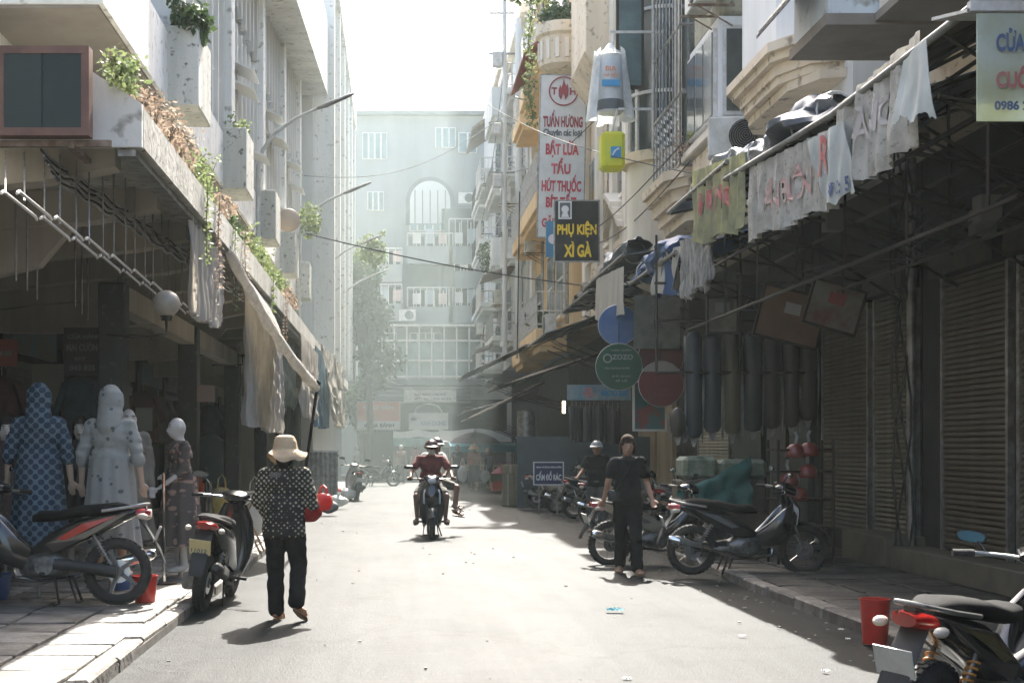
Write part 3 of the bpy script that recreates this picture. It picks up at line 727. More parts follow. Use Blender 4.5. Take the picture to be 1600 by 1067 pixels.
for i, (y, z) in enumerate(((46.4, 8.2), (51, 10.6), (55.4, 7.4), (62.2, 9.6), (67.5, 7.2), (61, 13.2))):
    aircon('air conditioner hanging on the pale houses, %s' % ['beside the ochre balcony', 'just past the ochre house', 'low between the curved balconies', 'on the corner of the far white house', 'lowest on the far white house', 'highest of the far row'][i], (3.95 if i else 4.4, y, z))
for i, (y, z) in enumerate(((52, 8.0), (57, 5.6), (64, 5.0))):
    bw(G().prism([(4.4, y, z + .3), (3.2, y, z - .1), (3.2, y, z - .16), (4.4, y, z + .2)], (0, 2.6, 0)), 'lean_to_roof', rust, (H7, H7, H8)[i])

# ------------------------------------------------------------ lower right shopfronts
tan = M('tan_door', (.40, .33, .22), .7, (.30, .24, .16), 2, streak=True)
dkd = M('dark_green_door', (.05, .055, .045), .5, (.035, .04, .03), 3)
boxw('door_panel', dkd, H3, 6.1, 6.197, 20.9, 21.9, .1, 2.9); boxw('door_panel', dkd, H3, 6.1, 6.197, 22.1, 23.2, .1, 2.9)
shutter_door(H4, 26.0, 28.7, .15, 2.9, M('pale_shutter', (.55, .53, .44), .55, (.42, .40, .33), 3), X=6.2)
boxw('door_panel', dkd, H4, 6.1, 6.197, 23.6, 25.6, .1, 2.9); boxw('door_panel', tan, H5, 6.1, 6.197, 31.2, 33.0, .1, 2.8); boxw('door_panel', tan, H5, 6.1, 6.197, 33.3, 35.6, .1, 2.8)
hb = tag(G().bx(3.98, 4.03, 34.2, 42, .0, 1.78).build('hoarding', M('slate_blue_sheet', (.06, .085, .10), .6, (.045, .06, .07), 2)), 'slate blue sheet metal hoarding behind the prohibition sign', 'hoarding')
hb2 = tag(G().bx(2.9, 6.1, 33.9, 33.96, .05, 1.78).build('hoarding', M('slate_blue_sheet', (.1, .1, .1))), 'slate blue sheet screen closing off the stall across the pavement', 'hoarding')

# ------------------------------------------------------------ awnings
tarp_d = M('dark_grey_tarp', (.07, .066, .06), .7, (.04, .038, .035), 3, bump=.4, bsc=4)
tarp_g = M('grey_tarp', (.22, .24, .25), .45, (.14, .15, .16), 3, bump=.5, bsc=5, transl=.12)
tarp_w = M('dirty_white_tarp', (.74, .72, .66), .55, (.55, .53, .47), 5, bump=.7, bsc=6, transl=.45, c3=(.36, .34, .29))
tarp_b = M('blue_tarp', (.045, .12, .30), .5, (.04, .09, .2), 4, transl=.2)
tarp_y = M('yellowed_tarp', (.56, .55, .30), .6, (.34, .34, .22), 4, bump=.7, bsc=6, transl=.4)
tarp_k = M('brown_tarp', (.10, .07, .055), .8, (.06, .045, .035), 4, transl=.08)
def awning(label, Y0, Y1, Xe, ze, Xw, zw, m, grp='awnings over the right pavement', corr=.0, n=20, ze2=None):
    t = thing('awning', label, 'awning', (Xw, (Y0 + Y1) / 2, zw), 0, grp)
    ze2 = ze if ze2 is None else ze2
    def fn(u, v):
        y = Y0 + (Y1 - Y0) * u; x = Xe + (Xw - Xe) * v; z = (ze + (ze2 - ze) * u) * (1 - v) + zw * v
        z += (.02 * math.cos(u * (Y1 - Y0) * 2 * PI / .2)) if corr else -.10 * math.sin(PI * v) * (.5 + .5 * math.sin(u * 9 + Xe)) + .04 * nz(u * 6, v * 3, Y0)
        return (x, y, z)
    nu = int((Y1 - Y0) / .05) if corr else n
    bw(G().grid(fn, nu, 10, (0, 0, -.012)), 'awning_sheet', m, t, smooth=not corr)
    for i in range(4):
        g = G(); u = i / 3; y = Y0 + .05 + (Y1 - Y0 - .1) * u; zee = ze + (ze2 - ze) * u
        g.cyl((Xe, y, zee - .05), (Xw, y, zw - .08), .018, n=6); bw(g, 'arm', metal_d, t)
        bw(G().cyl((Xe + .5, y, zee - .10), (Xw, y, zee - .9), .014, n=6), 'brace', metal_d, t)
    bw(G().cyl((Xe, Y0 - .1, ze - .01), (Xe, Y1 + .1, ze2 - .01), .030, n=10), 'front_tube', M('dull_tube', (.22, .22, .21), .55, (.13, .12, .1), 6), t, smooth=True)
    for i in range(1, 4):
        v = i / 4; bw(G().cyl((Xe + (Xw - Xe) * v, Y0, ze + (zw - ze) * v - .10), (Xe + (Xw - Xe) * v, Y1, ze2 + (zw - ze2) * v - .10), .016, n=6), 'purlin', metal_d, t)
    return t
def hanging(name, label, cat, X, tl, tr, br, bl, m, ripple=.03, fold=14, letters=(), grp=None, skew=0.0, nu=36, nv=14, edge=.0, frayed=0.0, seed=0):
    # cloth whose corners were read on the plane x = X  (tl = far top ... given as photo pixels)
    P = [onx(p[0], p[1], X) for p in (tl, tr, br, bl)]
    t = thing(name, label, cat, (X, (P[0].y + P[1].y) / 2, (P[0].z + P[3].z) / 2), 0, grp)
    rnd = random.Random(seed)
    def rip(y, z, v):
        k = .35 + .65 * v
        return ripple * k * (math.sin(y * fold + seed) + .6 * math.sin(y * fold * 2.3 + z * 3 + seed * 2) + 1.2 * nz(y * 5, z * 2.2, seed)) + skew * v
    def fn(u, v):
        top = P[0].lerp(P[1], u); bot = P[3].lerp(P[2], u); p = top.lerp(bot, v)
        fz = frayed * v * (nz(u * 23, seed, 0) + .5 * nz(u * 60, seed, 2)) * .5
        sagg = -.03 * math.sin(u * 12 + seed) * v
        return (p.x + rip(p.y, p.z, v), p.y, p.z + fz + sagg)
    c = bw(G().grid(fn, nu, nv, (.006, 0, 0)), 'cloth', m, t, smooth=True)
    for (txt, u, v, w_, h_, lm) in letters:
        top = P[0].lerp(P[1], u); bot = P[3].lerp(P[2], u); p = top.lerp(bot, v)
        upv = (P[0].lerp(P[1], u) - P[3].lerp(P[2], u)).normalized(); rtv = (P[1] - P[0]).lerp(P[2] - P[3], v).normalized()
        letw(txt, lm, c, p, width=w_, height=h_, right=rtv, up=(0, 0, 1), cuts=14,
             fn=lambda q, X=X: Vector((X + rip(q.y, q.z, v) - .012, q.y, q.z)))
    return t
red_i = M('faded_red_print', (.50, .12, .12), .7, (.42, .2, .18), 6); blue_i = M('faded_blue_print', (.07, .11, .25), .7, (.14, .18, .28), 6)
pink_i = M('pink_print', (.55, .30, .28), .7, (.52, .42, .36), 5)
G1 = 'awnings over the right pavement'; G2 = 'cloth valances hung along the right awnings'
awning('corrugated awning with brown tarp nearest the camera, top right', 9.3, 12.3, 3.8, 4.42, 6.1, 5.6, M('brown_corrugated', (.11, .075, .06), .6, (.07, .05, .04), 4), corr=1)
awning('dark tarp awning behind the long rippled white valance', 12.4, 16.2, 3.8, 4.42, 6.1, 5.2, tarp_g, ze2=4.62)
awning('dark tarp awning above the yellowed valance', 16.3, 19.6, 3.8, 4.8, 6.1, 5.3, tarp_g)
awning('low blue and grey tarp awning with a furled edge', 19.8, 23.5, 3.9, 4.25, 6.1, 5.0, tarp_b)
awning('grey tarp awning over the square pale curtain', 23.7, 28.2, 3.8, 4.75, 6.1, 5.2, tarp_g)
awning('small striped tarp awning below the black and yellow sign', 28.6, 33, 3.9, 4.7, 6.1, 5.1, tarp_g)
awning('brown tarp awning deep in shade beyond the black sign', 33.5, 37.5, 3.5, 4.2, 6.1, 5.2, tarp_d)
awning('long drooping dark awning reaching far out over the street', 42.5, 46.5, 2.05, 3.75, 5.0, 5.2, tarp_k)
awning('low ragged brown awning beneath the long drooping one', 38.5, 42, 2.7, 3.2, 6.0, 4.3, tarp_k)
awning('lowest dark awning reaching over the fruit stall', 47.5, 52, 2.4, 2.5, 5.0, 3.8, tarp_k)
awning('grey tarp awning at the far end of the right row', 53, 60, 2.6, 2.9, 5.0, 3.6, tarp_g)
hanging('valance', 'long rippled white valance with faded letters under the top right awning', 'valance', 3.8, (1308, 168), (1438, 48), (1436, 226), (1298, 316), tarp_w, .045, 15, [('HÀNG', .45, .42, 1.0, .3, M('ghost_print', (.50, .46, .43), .7))], G2, frayed=.03, seed=1, nu=60)
hanging('valance', 'white valance with pink lettering between the yellowed one and the longest one', 'valance', 3.82, (1172, 262), (1306, 196), (1306, 322), (1170, 376), tarp_w, .035, 18, [('BÁN BUÔN', .48, .5, 1.7, .33, pink_i)], G2, frayed=.05, seed=2, nu=60)
hanging('valance', 'torn pale flap with a red letter R and blue digits on the valance seam', 'valance', 3.74, (1262, 222), (1316, 190), (1336, 296), (1290, 326), M('bluish_tarp', (.58, .62, .60), .6, (.48, .52, .5), 4, transl=.3), .02, 9, [('R', .35, .30, .24, .36, red_i), ('ĐC: 56', .62, .84, .5, .13, blue_i)], G2, seed=3)
hanging('valance', 'yellowed valance with red letters and grey rags at its hem', 'valance', 3.8, (1084, 268), (1162, 238), (1160, 356), (1084, 384), tarp_y, .04, 15, [('HÙNG', .5, .45, 1.7, .36, red_i)], G2, frayed=.10, seed=4, nu=50)
hanging('valance', 'shredded silvery strips hanging under the yellowed valance', 'valance', 3.84, (1064, 376), (1112, 362), (1108, 440), (1066, 468), M('silvery_strips', (.60, .59, .55), .4, (.25, .24, .22), 30, streak=True, transl=.4), .05, 30, (), G2, frayed=.2, seed=5, nu=50)
hanging('valance', 'square pale curtain hanging clear below the black and yellow sign', 'valance', 3.8, (931, 436), (974, 416), (972, 494), (929, 499), M('pale_curtain', (.66, .645, .59), .6, (.58, .56, .5), 3, streak=True, transl=.4), .02, 8, (), G2, seed=6)
hanging('valance', 'blue and white striped tarp bundled under the low awning', 'valance', 3.95, (1022, 400), (1064, 384), (1064, 452), (1024, 466), M('striped_tarp', (.50, .50, .44), .6, (.06, .13, .30), 3, lo=.5, hi=.53, streak=True, transl=.3), .09, 5, (), G2, seed=7)
hanging('valance', 'torn white sheet at the near end of the long white valance', 'valance', 3.7, (1414, 96), (1446, 60), (1462, 180), (1410, 190), M('bluish_tarp', (1, 1, 1)), .05, 4, (), G2, seed=8, frayed=.06)
def board(name, label, cat, px0, py0, px1, py1, Y, m, th=.04, fm=None, group=None, tilt=0.0, fr=.03):
    a_ = at(px0, py0, Y); b_ = at(px1, py1, Y); c = (a_ + b_) / 2; wd = b_.x - a_.x; hg = a_.z - b_.z
    t = thing(name, label, cat, (c.x, Y, c.z), 0, group); t.rotation_euler = (0, tilt, 0)
    G().box((0, 0, 0), (wd, th, hg)).build('panel', m, t)
    if fm:
        for q in (((0, -.004, hg / 2), (wd + fr, th + .02, fr)), ((0, -.004, -hg / 2), (wd + fr, th + .02, fr)), ((wd / 2, -.004, 0), (fr, th + .018, hg - fr)), ((-wd / 2, -.004, 0), (fr, th + .018, hg - fr))):
            G().box(*q).build('frame', fm, t)
    return t, wd, hg, th
def onboard(bd, txt, u, v, w_, h_, m, bold=.042):
    t, wd, hg, th = bd
    lettering(txt, m, t, ((u - .5) * wd, -th / 2 - .014, (.5 - v) * hg), width=w_ * wd, height=h_ * hg, bold=bold)
white_i = M('white_print', (.72, .73, .74), .6); yel_i = M('yellow_print', (.78, .55, .03), .6); redp = M('red_print', (.50, .05, .07), .6); mar = M('maroon_print', (.30, .04, .05), .6); gry_i = M('grey_print', (.10, .11, .12), .6)
S1 = board('hanging_sign', 'tall narrow white banner sign with flame emblem and red lettering', 'sign', 842, 118, 914, 372, 37, M('white_banner', (.70, .70, .67), .6, (.60, .60, .57), 2), .05, metal_g, tilt=R(1.3))
for a in (('TUẤN HƯƠNG', .5, .27, .86, .105, mar), ('Chuyên các loại', .5, .36, .84, .055, gry_i), ('BẬT LỬA', .5, .455, .72, .11, redp), ('TẨU', .48, .56, .42, .10, redp), ('HÚT THUỐC', .5, .665, .86, .105, redp), ('BÍT TẤT', .5, .765, .66, .10, redp), ('GĂNG TAY', .5, .90, .82, .075, redp)): onboard(S1, *a)
g = G().torus((0, -.045, 0), .37, .018, 'Y', 32, 6); o = g.build('emblem_ring', mar, S1[0]); o.location = (0, 0, .40 * S1[2])
g = G().prism([(x * .24, -.05, z * .27) for x, z in ((0, 1.25), (.12, .8), (.32, .5), (.42, .75), (.55, .2), (.5, -.45), (.22, -.85), (.1, -.45), (-.02, -.2), (-.12, -.45), (-.25, -.85), (-.5, -.5), (-.55, .1), (-.38, .6), (-.25, .3), (-.1, .75))], (0, .02, 0)); o = g.build('emblem_flame', mar, S1[0]); o.location = (0, 0, .40 * S1[2])
onboard(S1, 'T', .30, .10, .12, .045, mar); onboard(S1, 'H', .70, .10, .13, .045, mar)
S1[0].select_set(False)
g = G().box((.62, 0, S1[2] * .4), (1.0, .04, .04)).box((.62, 0, -S1[2] * .3), (1.0, .04, .04)); g.build('bracket', metal_g, S1[0])
S2 = board('hanging_sign', 'black sign with yellow lettering and small white portrait square', 'sign', 866, 314, 936, 409, 32, M('black_sign', (.012, .014, .014), .6, (.03, .03, .028), 2, spec=.2), .06, metal_g)
onboard(S2, 'PHỤ KIỆN', .5, .47, .88, .27, yel_i); onboard(S2, 'XÌ GÀ', .52, .80, .62, .26, yel_i)
G().box((-.27, -.045, .47), (.30, .02, .40)).build('portrait_panel', white_i, S2[0]); G().box((-.27, -.058, .47), (.24, .008, .34)).build('portrait_ground', gry_i, S2[0])
g = G().lathe([(0, -.01), (.085, -.01), (.085, 0)], (-.27, -.062, .49), 14, 'Y'); g.add([(-.36, -.063, .31), (-.18, -.063, .31), (-.22, -.063, .42), (-.32, -.063, .42)], [(0, 1, 2, 3)]); g.build('portrait', white_i, S2[0])
G().box((.62, 0, -.7), (.16, .1, .05)).box((.56, 0, .4), (.06, .08, 3.2)).box((.85, 0, -.72), (.6, .05, .05)).build('post', cream_l, S2[0])
S3 = board('hanging_sign', 'small blue sign mostly hidden behind the black and yellow one', 'sign', 853, 346, 872, 402, 34, M('blue_board', (.05, .22, .38), .5), .05)
G().lathe([(0, 0), (.12, 0), (.12, .01)], (.02, -.045, 0), 16, 'Y').build('emblem', white_i, S3[0])
# wrapped drum lantern and yellow cube lamp, hung under brackets from the cream house
def wrapped(label, px, py, Y, r, h, body_m, cat, nm, wrap=True, square=False):
    c = at(px, py, Y); t = thing(nm, label, cat, c)
    if square: G().box((0, 0, 0), (2 * r, 2 * r, h)).build('body', body_m, t, bev=.06)
    else: G().lathe([(0, -h / 2), (r * .92, -h / 2), (r, -h / 2 + .08), (r, h / 2 - .08), (r * .9, h / 2), (0, h / 2)], (0, 0, 0), 24, 'Z').build('body', body_m, t, smooth=True)
    if wrap:
        pm = M('clear_plastic_wrap', (.75, .77, .77), .22, (.6, .62, .62), 6, transl=.4, bump=.6, bsc=7)
        def fn(u, v):
            a = u * PI * 1.55 - PI * .30; rr = r * 1.14 + .035 * math.sin(a * 9) * (.4 + v) + (.16 * v if u > .8 or u < .15 else 0)
            return (rr * math.cos(a), rr * math.sin(a), h * .58 - v * h * 1.22 + .04 * math.sin(a * 5))
        G().grid(fn, 30, 10).build('plastic_cover', pm, t, smooth=True)
        G().lathe([(.03, h * .72), (r * .5, h * .6), (r * 1.15, h * .5)], (0, 0, 0), 18, 'Z').build('cover_top', pm, t, smooth=True)
    G().cyl((0, 0, h * .5), (.10, 0, h * .5 + .45), .02, n=6).box((.5, 0, h * .5 + .45), (1.0, .04, .04)).build('bracket', metal_w, t)
    return t
wl = wrapped('white drum sign wrapped in torn clear plastic, high beside the open casement', 953, 133, 26.4, .25, 1.08, M('drum_white', (.60, .62, .62), .5, (.5, .51, .5), 2), 'sign', 'drum_sign')
lettering('BIA', M('orange_print', (.75, .25, .08), .5), wl, (-.02, -.265, .24), height=.09, width=.2); lettering('HÀ NỘI', M('orange_print', (1, 1, 1)), wl, (-.02, -.265, .12), height=.09, width=.26)
G().box((-.02, -.262, -.03), (.34, .02, .12)).build('blue_band', M('blue_print', (.05, .30, .55), .5), wl)
G().lathe([(.253, -.5), (.253, -.31)], (0, 0, 0), 24, 'Z').build('dark_foot', gry_i, wl)
yc = wrapped('bright yellow box lamp with a small blue square hanging under the wrapped drum', 956, 238, 26.2, .22, .70, M('yellow_acrylic', (.72, .70, .05), .35, (.60, .66, .06), 2, transl=.3), 'sign', 'box_lamp', wrap=False, square=True)
G().box((.04, -.232, -.05), (.19, .02, .21)).build('blue_square', M('blue_print', (1, 1, 1)), yc)
g = G()
for k in range(3): g.tube([(-.03 + .03 * k, -.246, -.12 + .05 * k), (.02 + .03 * k, -.246, -.02 + .02 * k), (.10, -.246, .01)], .014, 5)
g.build('emblem', white_i, yc)
# near banner top right
S4 = board('banner', 'creased greenish white banner at the top right corner with red and blue letters', 'banner', 1526, 22, 1640, 190, 8.2, M('greenish_banner', (.60, .66, .60), .6, (.50, .53, .38), 3, transl=.35, bump=.5, bsc=8), .012)
onboard(S4, 'CỬA', .45, .25, .40, .22, blue_i); onboard(S4, 'CUỐN', .55, .58, .60, .24, red_i); onboard(S4, '0986 25', .5, .86, .55, .09, blue_i)
G().box((0, .02, .36), (.5, .05, .06)).box((0, .3, .40), (.5, .6, .02), rx=R(12)).build('top_sheet', metal_w, S4[0])

# iron frame that carries the hanging goods
fr = thing('hanging_rack', 'dark iron rack under the awnings from which goods hang', 'rack', (5, 21, 0))
g = G()
for z in (2.6, 3.35, 3.9): g.cyl((3.75, 20.5, z), (6.1, 20.5, z), .02, n=6)
for x in (3.78, 5.0, 6.05): g.cyl((x, 20.5, 2.6), (x, 20.5, 4.6), .018, n=6)
for z in (3.2, 3.9, 4.3): g.cyl((4.2, 9.5, z), (4.2, 20.4, z), .018, n=6); g.cyl((5.2, 10, z + .15), (5.2, 20.4, z + .15), .018, n=6)
for y in (10, 11.6, 13.2, 14.8, 16.4, 18): g.cyl((3.85, y, 4.0), (6.1, y, 3.6), .02, n=6); g.cyl((4.2, y, 3.2), (4.2, y, 4.35), .014, n=5); g.cyl((3.85, y, 4.45), (5.9, y, 3.2), .016, n=5); g.cyl((5.2, y, 3.3), (5.2, y + .1, 5), .016, n=5)
bw(g, 'bars', metal_d, fr)
for k in range(6): bw(G().tube([(5.6 - .1 * k, 10 + t * 1.0, 3.9 - .18 * math.sin(t * .9 + k) - .08 * k) for t in range(11)], .012, 5), 'cable', black_r, fr)
rj = random.Random(9)
for k in range(4):
    p = onx(1240 + 62 * k, 330 + 14 * (k % 2), 4.6) if k < 2 else Vector((4.7 + .25 * k, 11 + k * .7, 3.6))
    t = thing('hanging_box', 'small pale box hanging in the dark under the awnings, %s' % ['farthest', 'second from the far end', 'second nearest', 'nearest'][k], 'box', p, 0, 'small boxes hung under the awnings')
    G().box((0, 0, 0), (.2, .18, .24)).build('box', M('dull_card', (.16, .15, .13), .8), t, bev=.01); G().cyl((0, 0, .12), (0, 0, .6), .008, n=5).build('cord', black_r, t)

# the street goes on, unseen: houses and awnings added to block sky light
N1 = thing('unseen_row_house', 'unseen row house added outside the right edge of the picture to block sky light', 'building', (7, -3, 0))
boxw('wall', cream, N1, 6.0, 11, -16, 8.95, 0, 9.5); boxw('wall_base', dark_wall, N1, 5.9, 5.997, -16, 8.95, 0, 4.2)
awning('unseen brown corrugated awning added outside the right edge to block sky light', 4.6, 8.7, 3.7, 4.5, 5.99, 5.4, M('brown_corrugated', (1, 1, 1)), corr=1)
awning('unseen brown corrugated awning added behind the camera on the right', -8, 4.4, 3.7, 4.4, 5.99, 5.4, M('brown_corrugated', (1, 1, 1)), corr=0)
N2 = thing('unseen_row_house', 'unseen pale row house added outside the left edge of the picture to block sky light', 'building', (-8, -3, 0))
boxw('wall', cream_l, N2, -11, -5.4, -16, 10.4, 0, 10); boxw('lower_wall', dark_wall, N2, -5.398, -5.3, -16, 10.4, 0, 4)

def furled(par_label, Y0, Y1, X, z0, z1, r, m, seed):
    t = thing('furled_tarp', par_label, 'tarp', (X, (Y0 + Y1) / 2, (z0 + z1) / 2), 0, 'furled tarps lying on the awning edges')
    def fn(u, v):
        a = v * 2 * PI; rr = r * (1 + .35 * math.sin(a * 3 + u * 7 + seed) * (.5 + .5 * math.sin(u * 5 + seed)) + .5 * nz(u * 9, math.cos(a) * 1.5 + seed, math.sin(a) * 1.5)) * (.55 + .45 * math.sin(PI * min(1, u * 1.15 + .06)))
        return (X + rr * 1.7 * math.cos(a), Y0 + (Y1 - Y0) * u, z0 + (z1 - z0) * u + rr * math.sin(a) - .06 * math.sin(u * 11 + seed))
    bw(G().grid(fn, 60, 22), 'tarp', m, t, smooth=True)
    for k in range(4):
        u = .12 + .25 * k; bw(G().torus((X, Y0 + (Y1 - Y0) * u, z0 + (z1 - z0) * u - .02), r * 1.15, .010, 'Y', 14, 5), 'tie', metal_w, t)
bluegrey = M('shiny_bluegrey_tarp', (.09, .11, .145), .42, (.07, .08, .10), 4, bump=.6, bsc=7)
furled('shiny blue grey tarp rolled on the edge above the white valances', 12.6, 16.0, 4.05, 4.62, 4.78, .15, bluegrey, 1)
furled('grey tarp bundle on the edge above the yellowed valance', 16.5, 19.4, 4.1, 4.95, 5.0, .12, tarp_g, 2)
furled('blue tarp rolled on the low awning edge beside the shredded strips', 20.0, 23.4, 4.1, 4.38, 4.38, .17, tarp_b, 3)
furled('silver tarp rolled behind the square pale curtain', 23.8, 28.0, 4.1, 4.9, 4.9, .17, bluegrey, 4)
furled('dark tarp bundle sagging on the awning beyond the pale curtain', 28.8, 32.6, 4.2, 4.85, 4.85, .15, tarp_d, 5)

# ------------------------------------------------------------ MOTORBIKES  (x forward, z up, origin on the ground midway between wheels)
red_l = M('tail_light_red', (.28, .012, .010), .15, (.2, .008, .008), 20, coat=.6); clear_l = M('clear_lens', (.55, .58, .58), .1, spec=.8)
orange_l = M('indicator_lens', (.55, .50, .42), .2); plate_m = M('number_plate', (.62, .62, .58), .5, (.5, .5, .45), 9)
cast = M('engine_casting', (.20, .20, .195), .4, (.10, .10, .095), 12, metal=.7, bump=.2, bsc=40); blk_plastic = M('matt_black_plastic', (.03, .03, .031), .55, (.022, .022, .022), 8)
disc_m = M('brake_disc', (.5, .5, .5), .3, metal=1)
WR, WB = .285, .62
def wheel(t, x, spoked=True, r=WR, w_=.045, rimc=None, z=None, name='wheel', rz=0):
    rimc = rimc or chrome
    g = G().torus((0, 0, 0), r - w_ - .012, .014, 'Y', 30, 6, 1.6); g.cyl((0, -.055, 0), (0, .055, 0), .045, n=12)
    if spoked:
        for k in range(18):
            a = k * PI / 9; s_ = .04 if k % 2 else -.04
            g.cyl((.035 * math.cos(a + .5), s_, .035 * math.sin(a + .5)), ((r - .06) * math.cos(a), 0, (r - .06) * math.sin(a)), .0028, n=4)
    else:
        for k in range(5):
            a = k * 2 * PI / 5
            g.add([], []); a2 = a + .25
            g.prism([(.035 * math.cos(a - .5), -.014, .035 * math.sin(a - .5)), ((r - .062) * math.cos(a - .06), -.014, (r - .062) * math.sin(a - .06)), ((r - .062) * math.cos(a + .06), -.014, (r - .062) * math.sin(a + .06)), (.035 * math.cos(a + .5), -.014, .035 * math.sin(a + .5))], (0, .028, 0))
    w0 = g.build(name, rimc, t, smooth=True); w0.location = (x, 0, r); w0.rotation_euler[2] = rz
    g = G().torus((0, 0, 0), r - w_, w_, 'Y', 40, 12, .98)
    for k in range(36):
        a = k * PI / 18
        for s_ in (-1, 1):
            g.box((math.cos(a + .04 * s_) * (r - .003), s_ * .016, math.sin(a + .04 * s_) * (r - .003)), (.012, .022, .03), ry=-a)
    g.build('tyre', black_r, w0, smooth=True)
    g = G().lathe([(.03, -.045), (.10, -.045), (.10, -.04), (.03, -.04)], (0, 0, 0), 20, 'Y'); g.build('brake_disc', disc_m, w0)
    return w0
def motorbike(name, label, cat, body, accent, seat=None, scooter=False, spoked=True, rack=False, mirrors=True, plate=True, platetxt=None, pm=None, topbox=False, steer=0.0, front_m=None, rearfat=False, mz=1.175, mg=None):
    seat = seat or black_s
    t = thing(name, label, cat)
    fb, rb = WB, -WB
    r = .26 if scooter else WR
    wheel(t, rb, spoked and not scooter, r, .058 if rearfat or scooter else .046, None if spoked and not scooter else M('dark_alloy', (.10, .10, .10), .35, metal=.6), name='rear_wheel')
    wheel(t, fb + .03, spoked and not scooter, r, .048 if scooter else .042, None if spoked and not scooter else M('dark_alloy', (.1, .1, .1)), name='front_wheel', rz=steer)
    # tail and side panel
    if scooter:
        g = G().loft([(-.80, 0, .80, .05, .03), (-.70, 0, .76, .12, .07), (-.50, 0, .66, .165, .13), (-.25, 0, .58, .175, .19), (-.02, 0, .50, .15, .18), (.10, 0, .36, .14, .08)], 18, 2.6); g.build('body_panel', body, t, smooth=True)
        g = G().loft([(.02, 0, .29, .14, .03), (.38, 0, .28, .15, .03)], 12, 4); g.build('footboard', blk_plastic, t)
        g = G().loft([(.34, 0, .28, .17, .05), (.40, 0, .5, .20, .06), (.46, 0, .75, .17, .06), (.44, 0, .93, .10, .05)], 4); 
        g = G().loft([(.36, 0, .30, .05, .17), (.41, 0, .5, .06, .215), (.47, 0, .72, .07, .20), (.43, 0, .92, .05, .11)], 16, 2.6, 'Z')
        for i in range(len(g.v)):
            pass
        g = G()
        for zz, xx, hw, dp in ((.27, .40, .15, .05), (.42, .43, .20, .06), (.60, .47, .215, .07), (.78, .46, .18, .08), (.92, .41, .11, .06)):
            pass
        g = G().loft([(.40, 0, .27, .05, .15), (.43, 0, .42, .06, .20), (.47, 0, .60, .07, .215), (.45, 0, .78, .08, .18), (.40, 0, .93, .06, .11)], 18, 2.6, 'Z'); g.build('leg_shield', front_m or body, t, smooth=True)
    else:
        g = G().loft([(-.86, 0, .83, .03, .02), (-.74, 0, .775, .085, .045), (-.52, 0, .70, .11, .085), (-.28, 0, .62, .12, .11), (-.05, 0, .50, .10, .12), (.10, 0, .42, .07, .07)], 16, 2.8); g.build('body_panel', body, t, smooth=True)
        for s_ in (-1, 1):        # sloping flank panels with a coloured flash
            g = G().prism([(-.74, s_ * .112, .79), (-.30, s_ * .132, .70), (-.02, s_ * .118, .52), (-.10, s_ * .118, .44), (-.36, s_ * .132, .56), (-.66, s_ * .112, .72)], (0, s_ * .010, 0)); g.build('side_panel', body, t, bev=.004)
            g = G().prism([(-.62, s_ * .1235, .755), (-.34, s_ * .1435, .69), (-.12, s_ * .1295, .56), (-.20, s_ * .1295, .55), (-.40, s_ * .1435, .65)], (0, s_ * .004, 0)); g.build('flash', accent, t)
            g = G().loft([(.10, s_ * .02, .40, .08, .10), (.22, s_ * .09, .46, .07, .14), (.36, s_ * .13, .56, .05, .19), (.46, s_ * .11, .66, .05, .16), (.50, s_ * .06, .76, .05, .08)], 14, 2.6); g.build('leg_shield', front_m or body, t, smooth=True)
        g = G().loft([(-.1, 0, .48, .04, .05), (.15, 0, .44, .05, .055), (.36, 0, .60, .05, .06), (.44, 0, .80, .05, .06)], 12); g.build('spine', blk_plastic, t, smooth=True)
    # seat
    z = .80 if scooter else .795
    g = G().loft([(-.74, 0, z + .035, .07, .02), (-.62, 0, z + .03, .12, .05), (-.34, 0, z + .005, .135, .05), (-.14, 0, z - .035, .135, .045), (.02, 0, z - .04, .10, .05), (.10, 0, z - .06, .05, .03)], 18, 3.0); g.build('seat', seat, t, smooth=True)
    # grab rail, tail light, indicators, plate holder
    g = G().tube([(-.50, .15, z), (-.70, .14, z + .03), (-.86, .07, z + .06), (-.88, 0, z + .065), (-.86, -.07, z + .06), (-.70, -.14, z + .03), (-.50, -.15, z)], .013, 8); g.build('grab_rail', metal_g if not scooter else blk_plastic, t, smooth=True)
    g = G().loft([(-.90, 0, .785, .06, .03), (-.84, 0, .78, .10, .045), (-.78, 0, .775, .11, .04)], 14, 2.2); g.build('tail_light', red_l, t, smooth=True)
    for s_ in (-1, 1):
        g = G().sph((-.84, s_ * .15, .75), (.05, .03, .025), 10, 6); g.build('indicator', orange_l, t, smooth=True)
    g = G().loft([(-.80, 0, .74, .07, .02), (-.90, 0, .60, .075, .015), (-.98, 0, .46, .07, .012), (-1.02, 0, .36, .06, .01)], 10, 4, 'X'); g.build('rear_mudguard', blk_plastic, t, smooth=True)
    if plate:
        pl_ = G().box((-.955, 0, .60), (.006, .19, .14), ry=R(-22)).build('number_plate', pm or plate_m, t)
        if platetxt:
            for i, tx in enumerate(platetxt):
                lettering(tx, gry_i, pl_, (-.965 + .006 - .024 * 0 - .01 - (.013 if i == 0 else -.013) * -1 * 1.0, 0, .63 - i * .06), height=.04, width=.14, right=(0, -1, 0), up=(.37, 0, .93), bold=.02)
    # swing arm, engine, exhaust
    g = G().cyl((rb, .075, r), (-.05, .075, .32), .02, n=8).cyl((rb, -.075, r), (-.05, -.075, .32), .02, n=8); g.build('swing_arm', blk_plastic if scooter else metal_g, t)
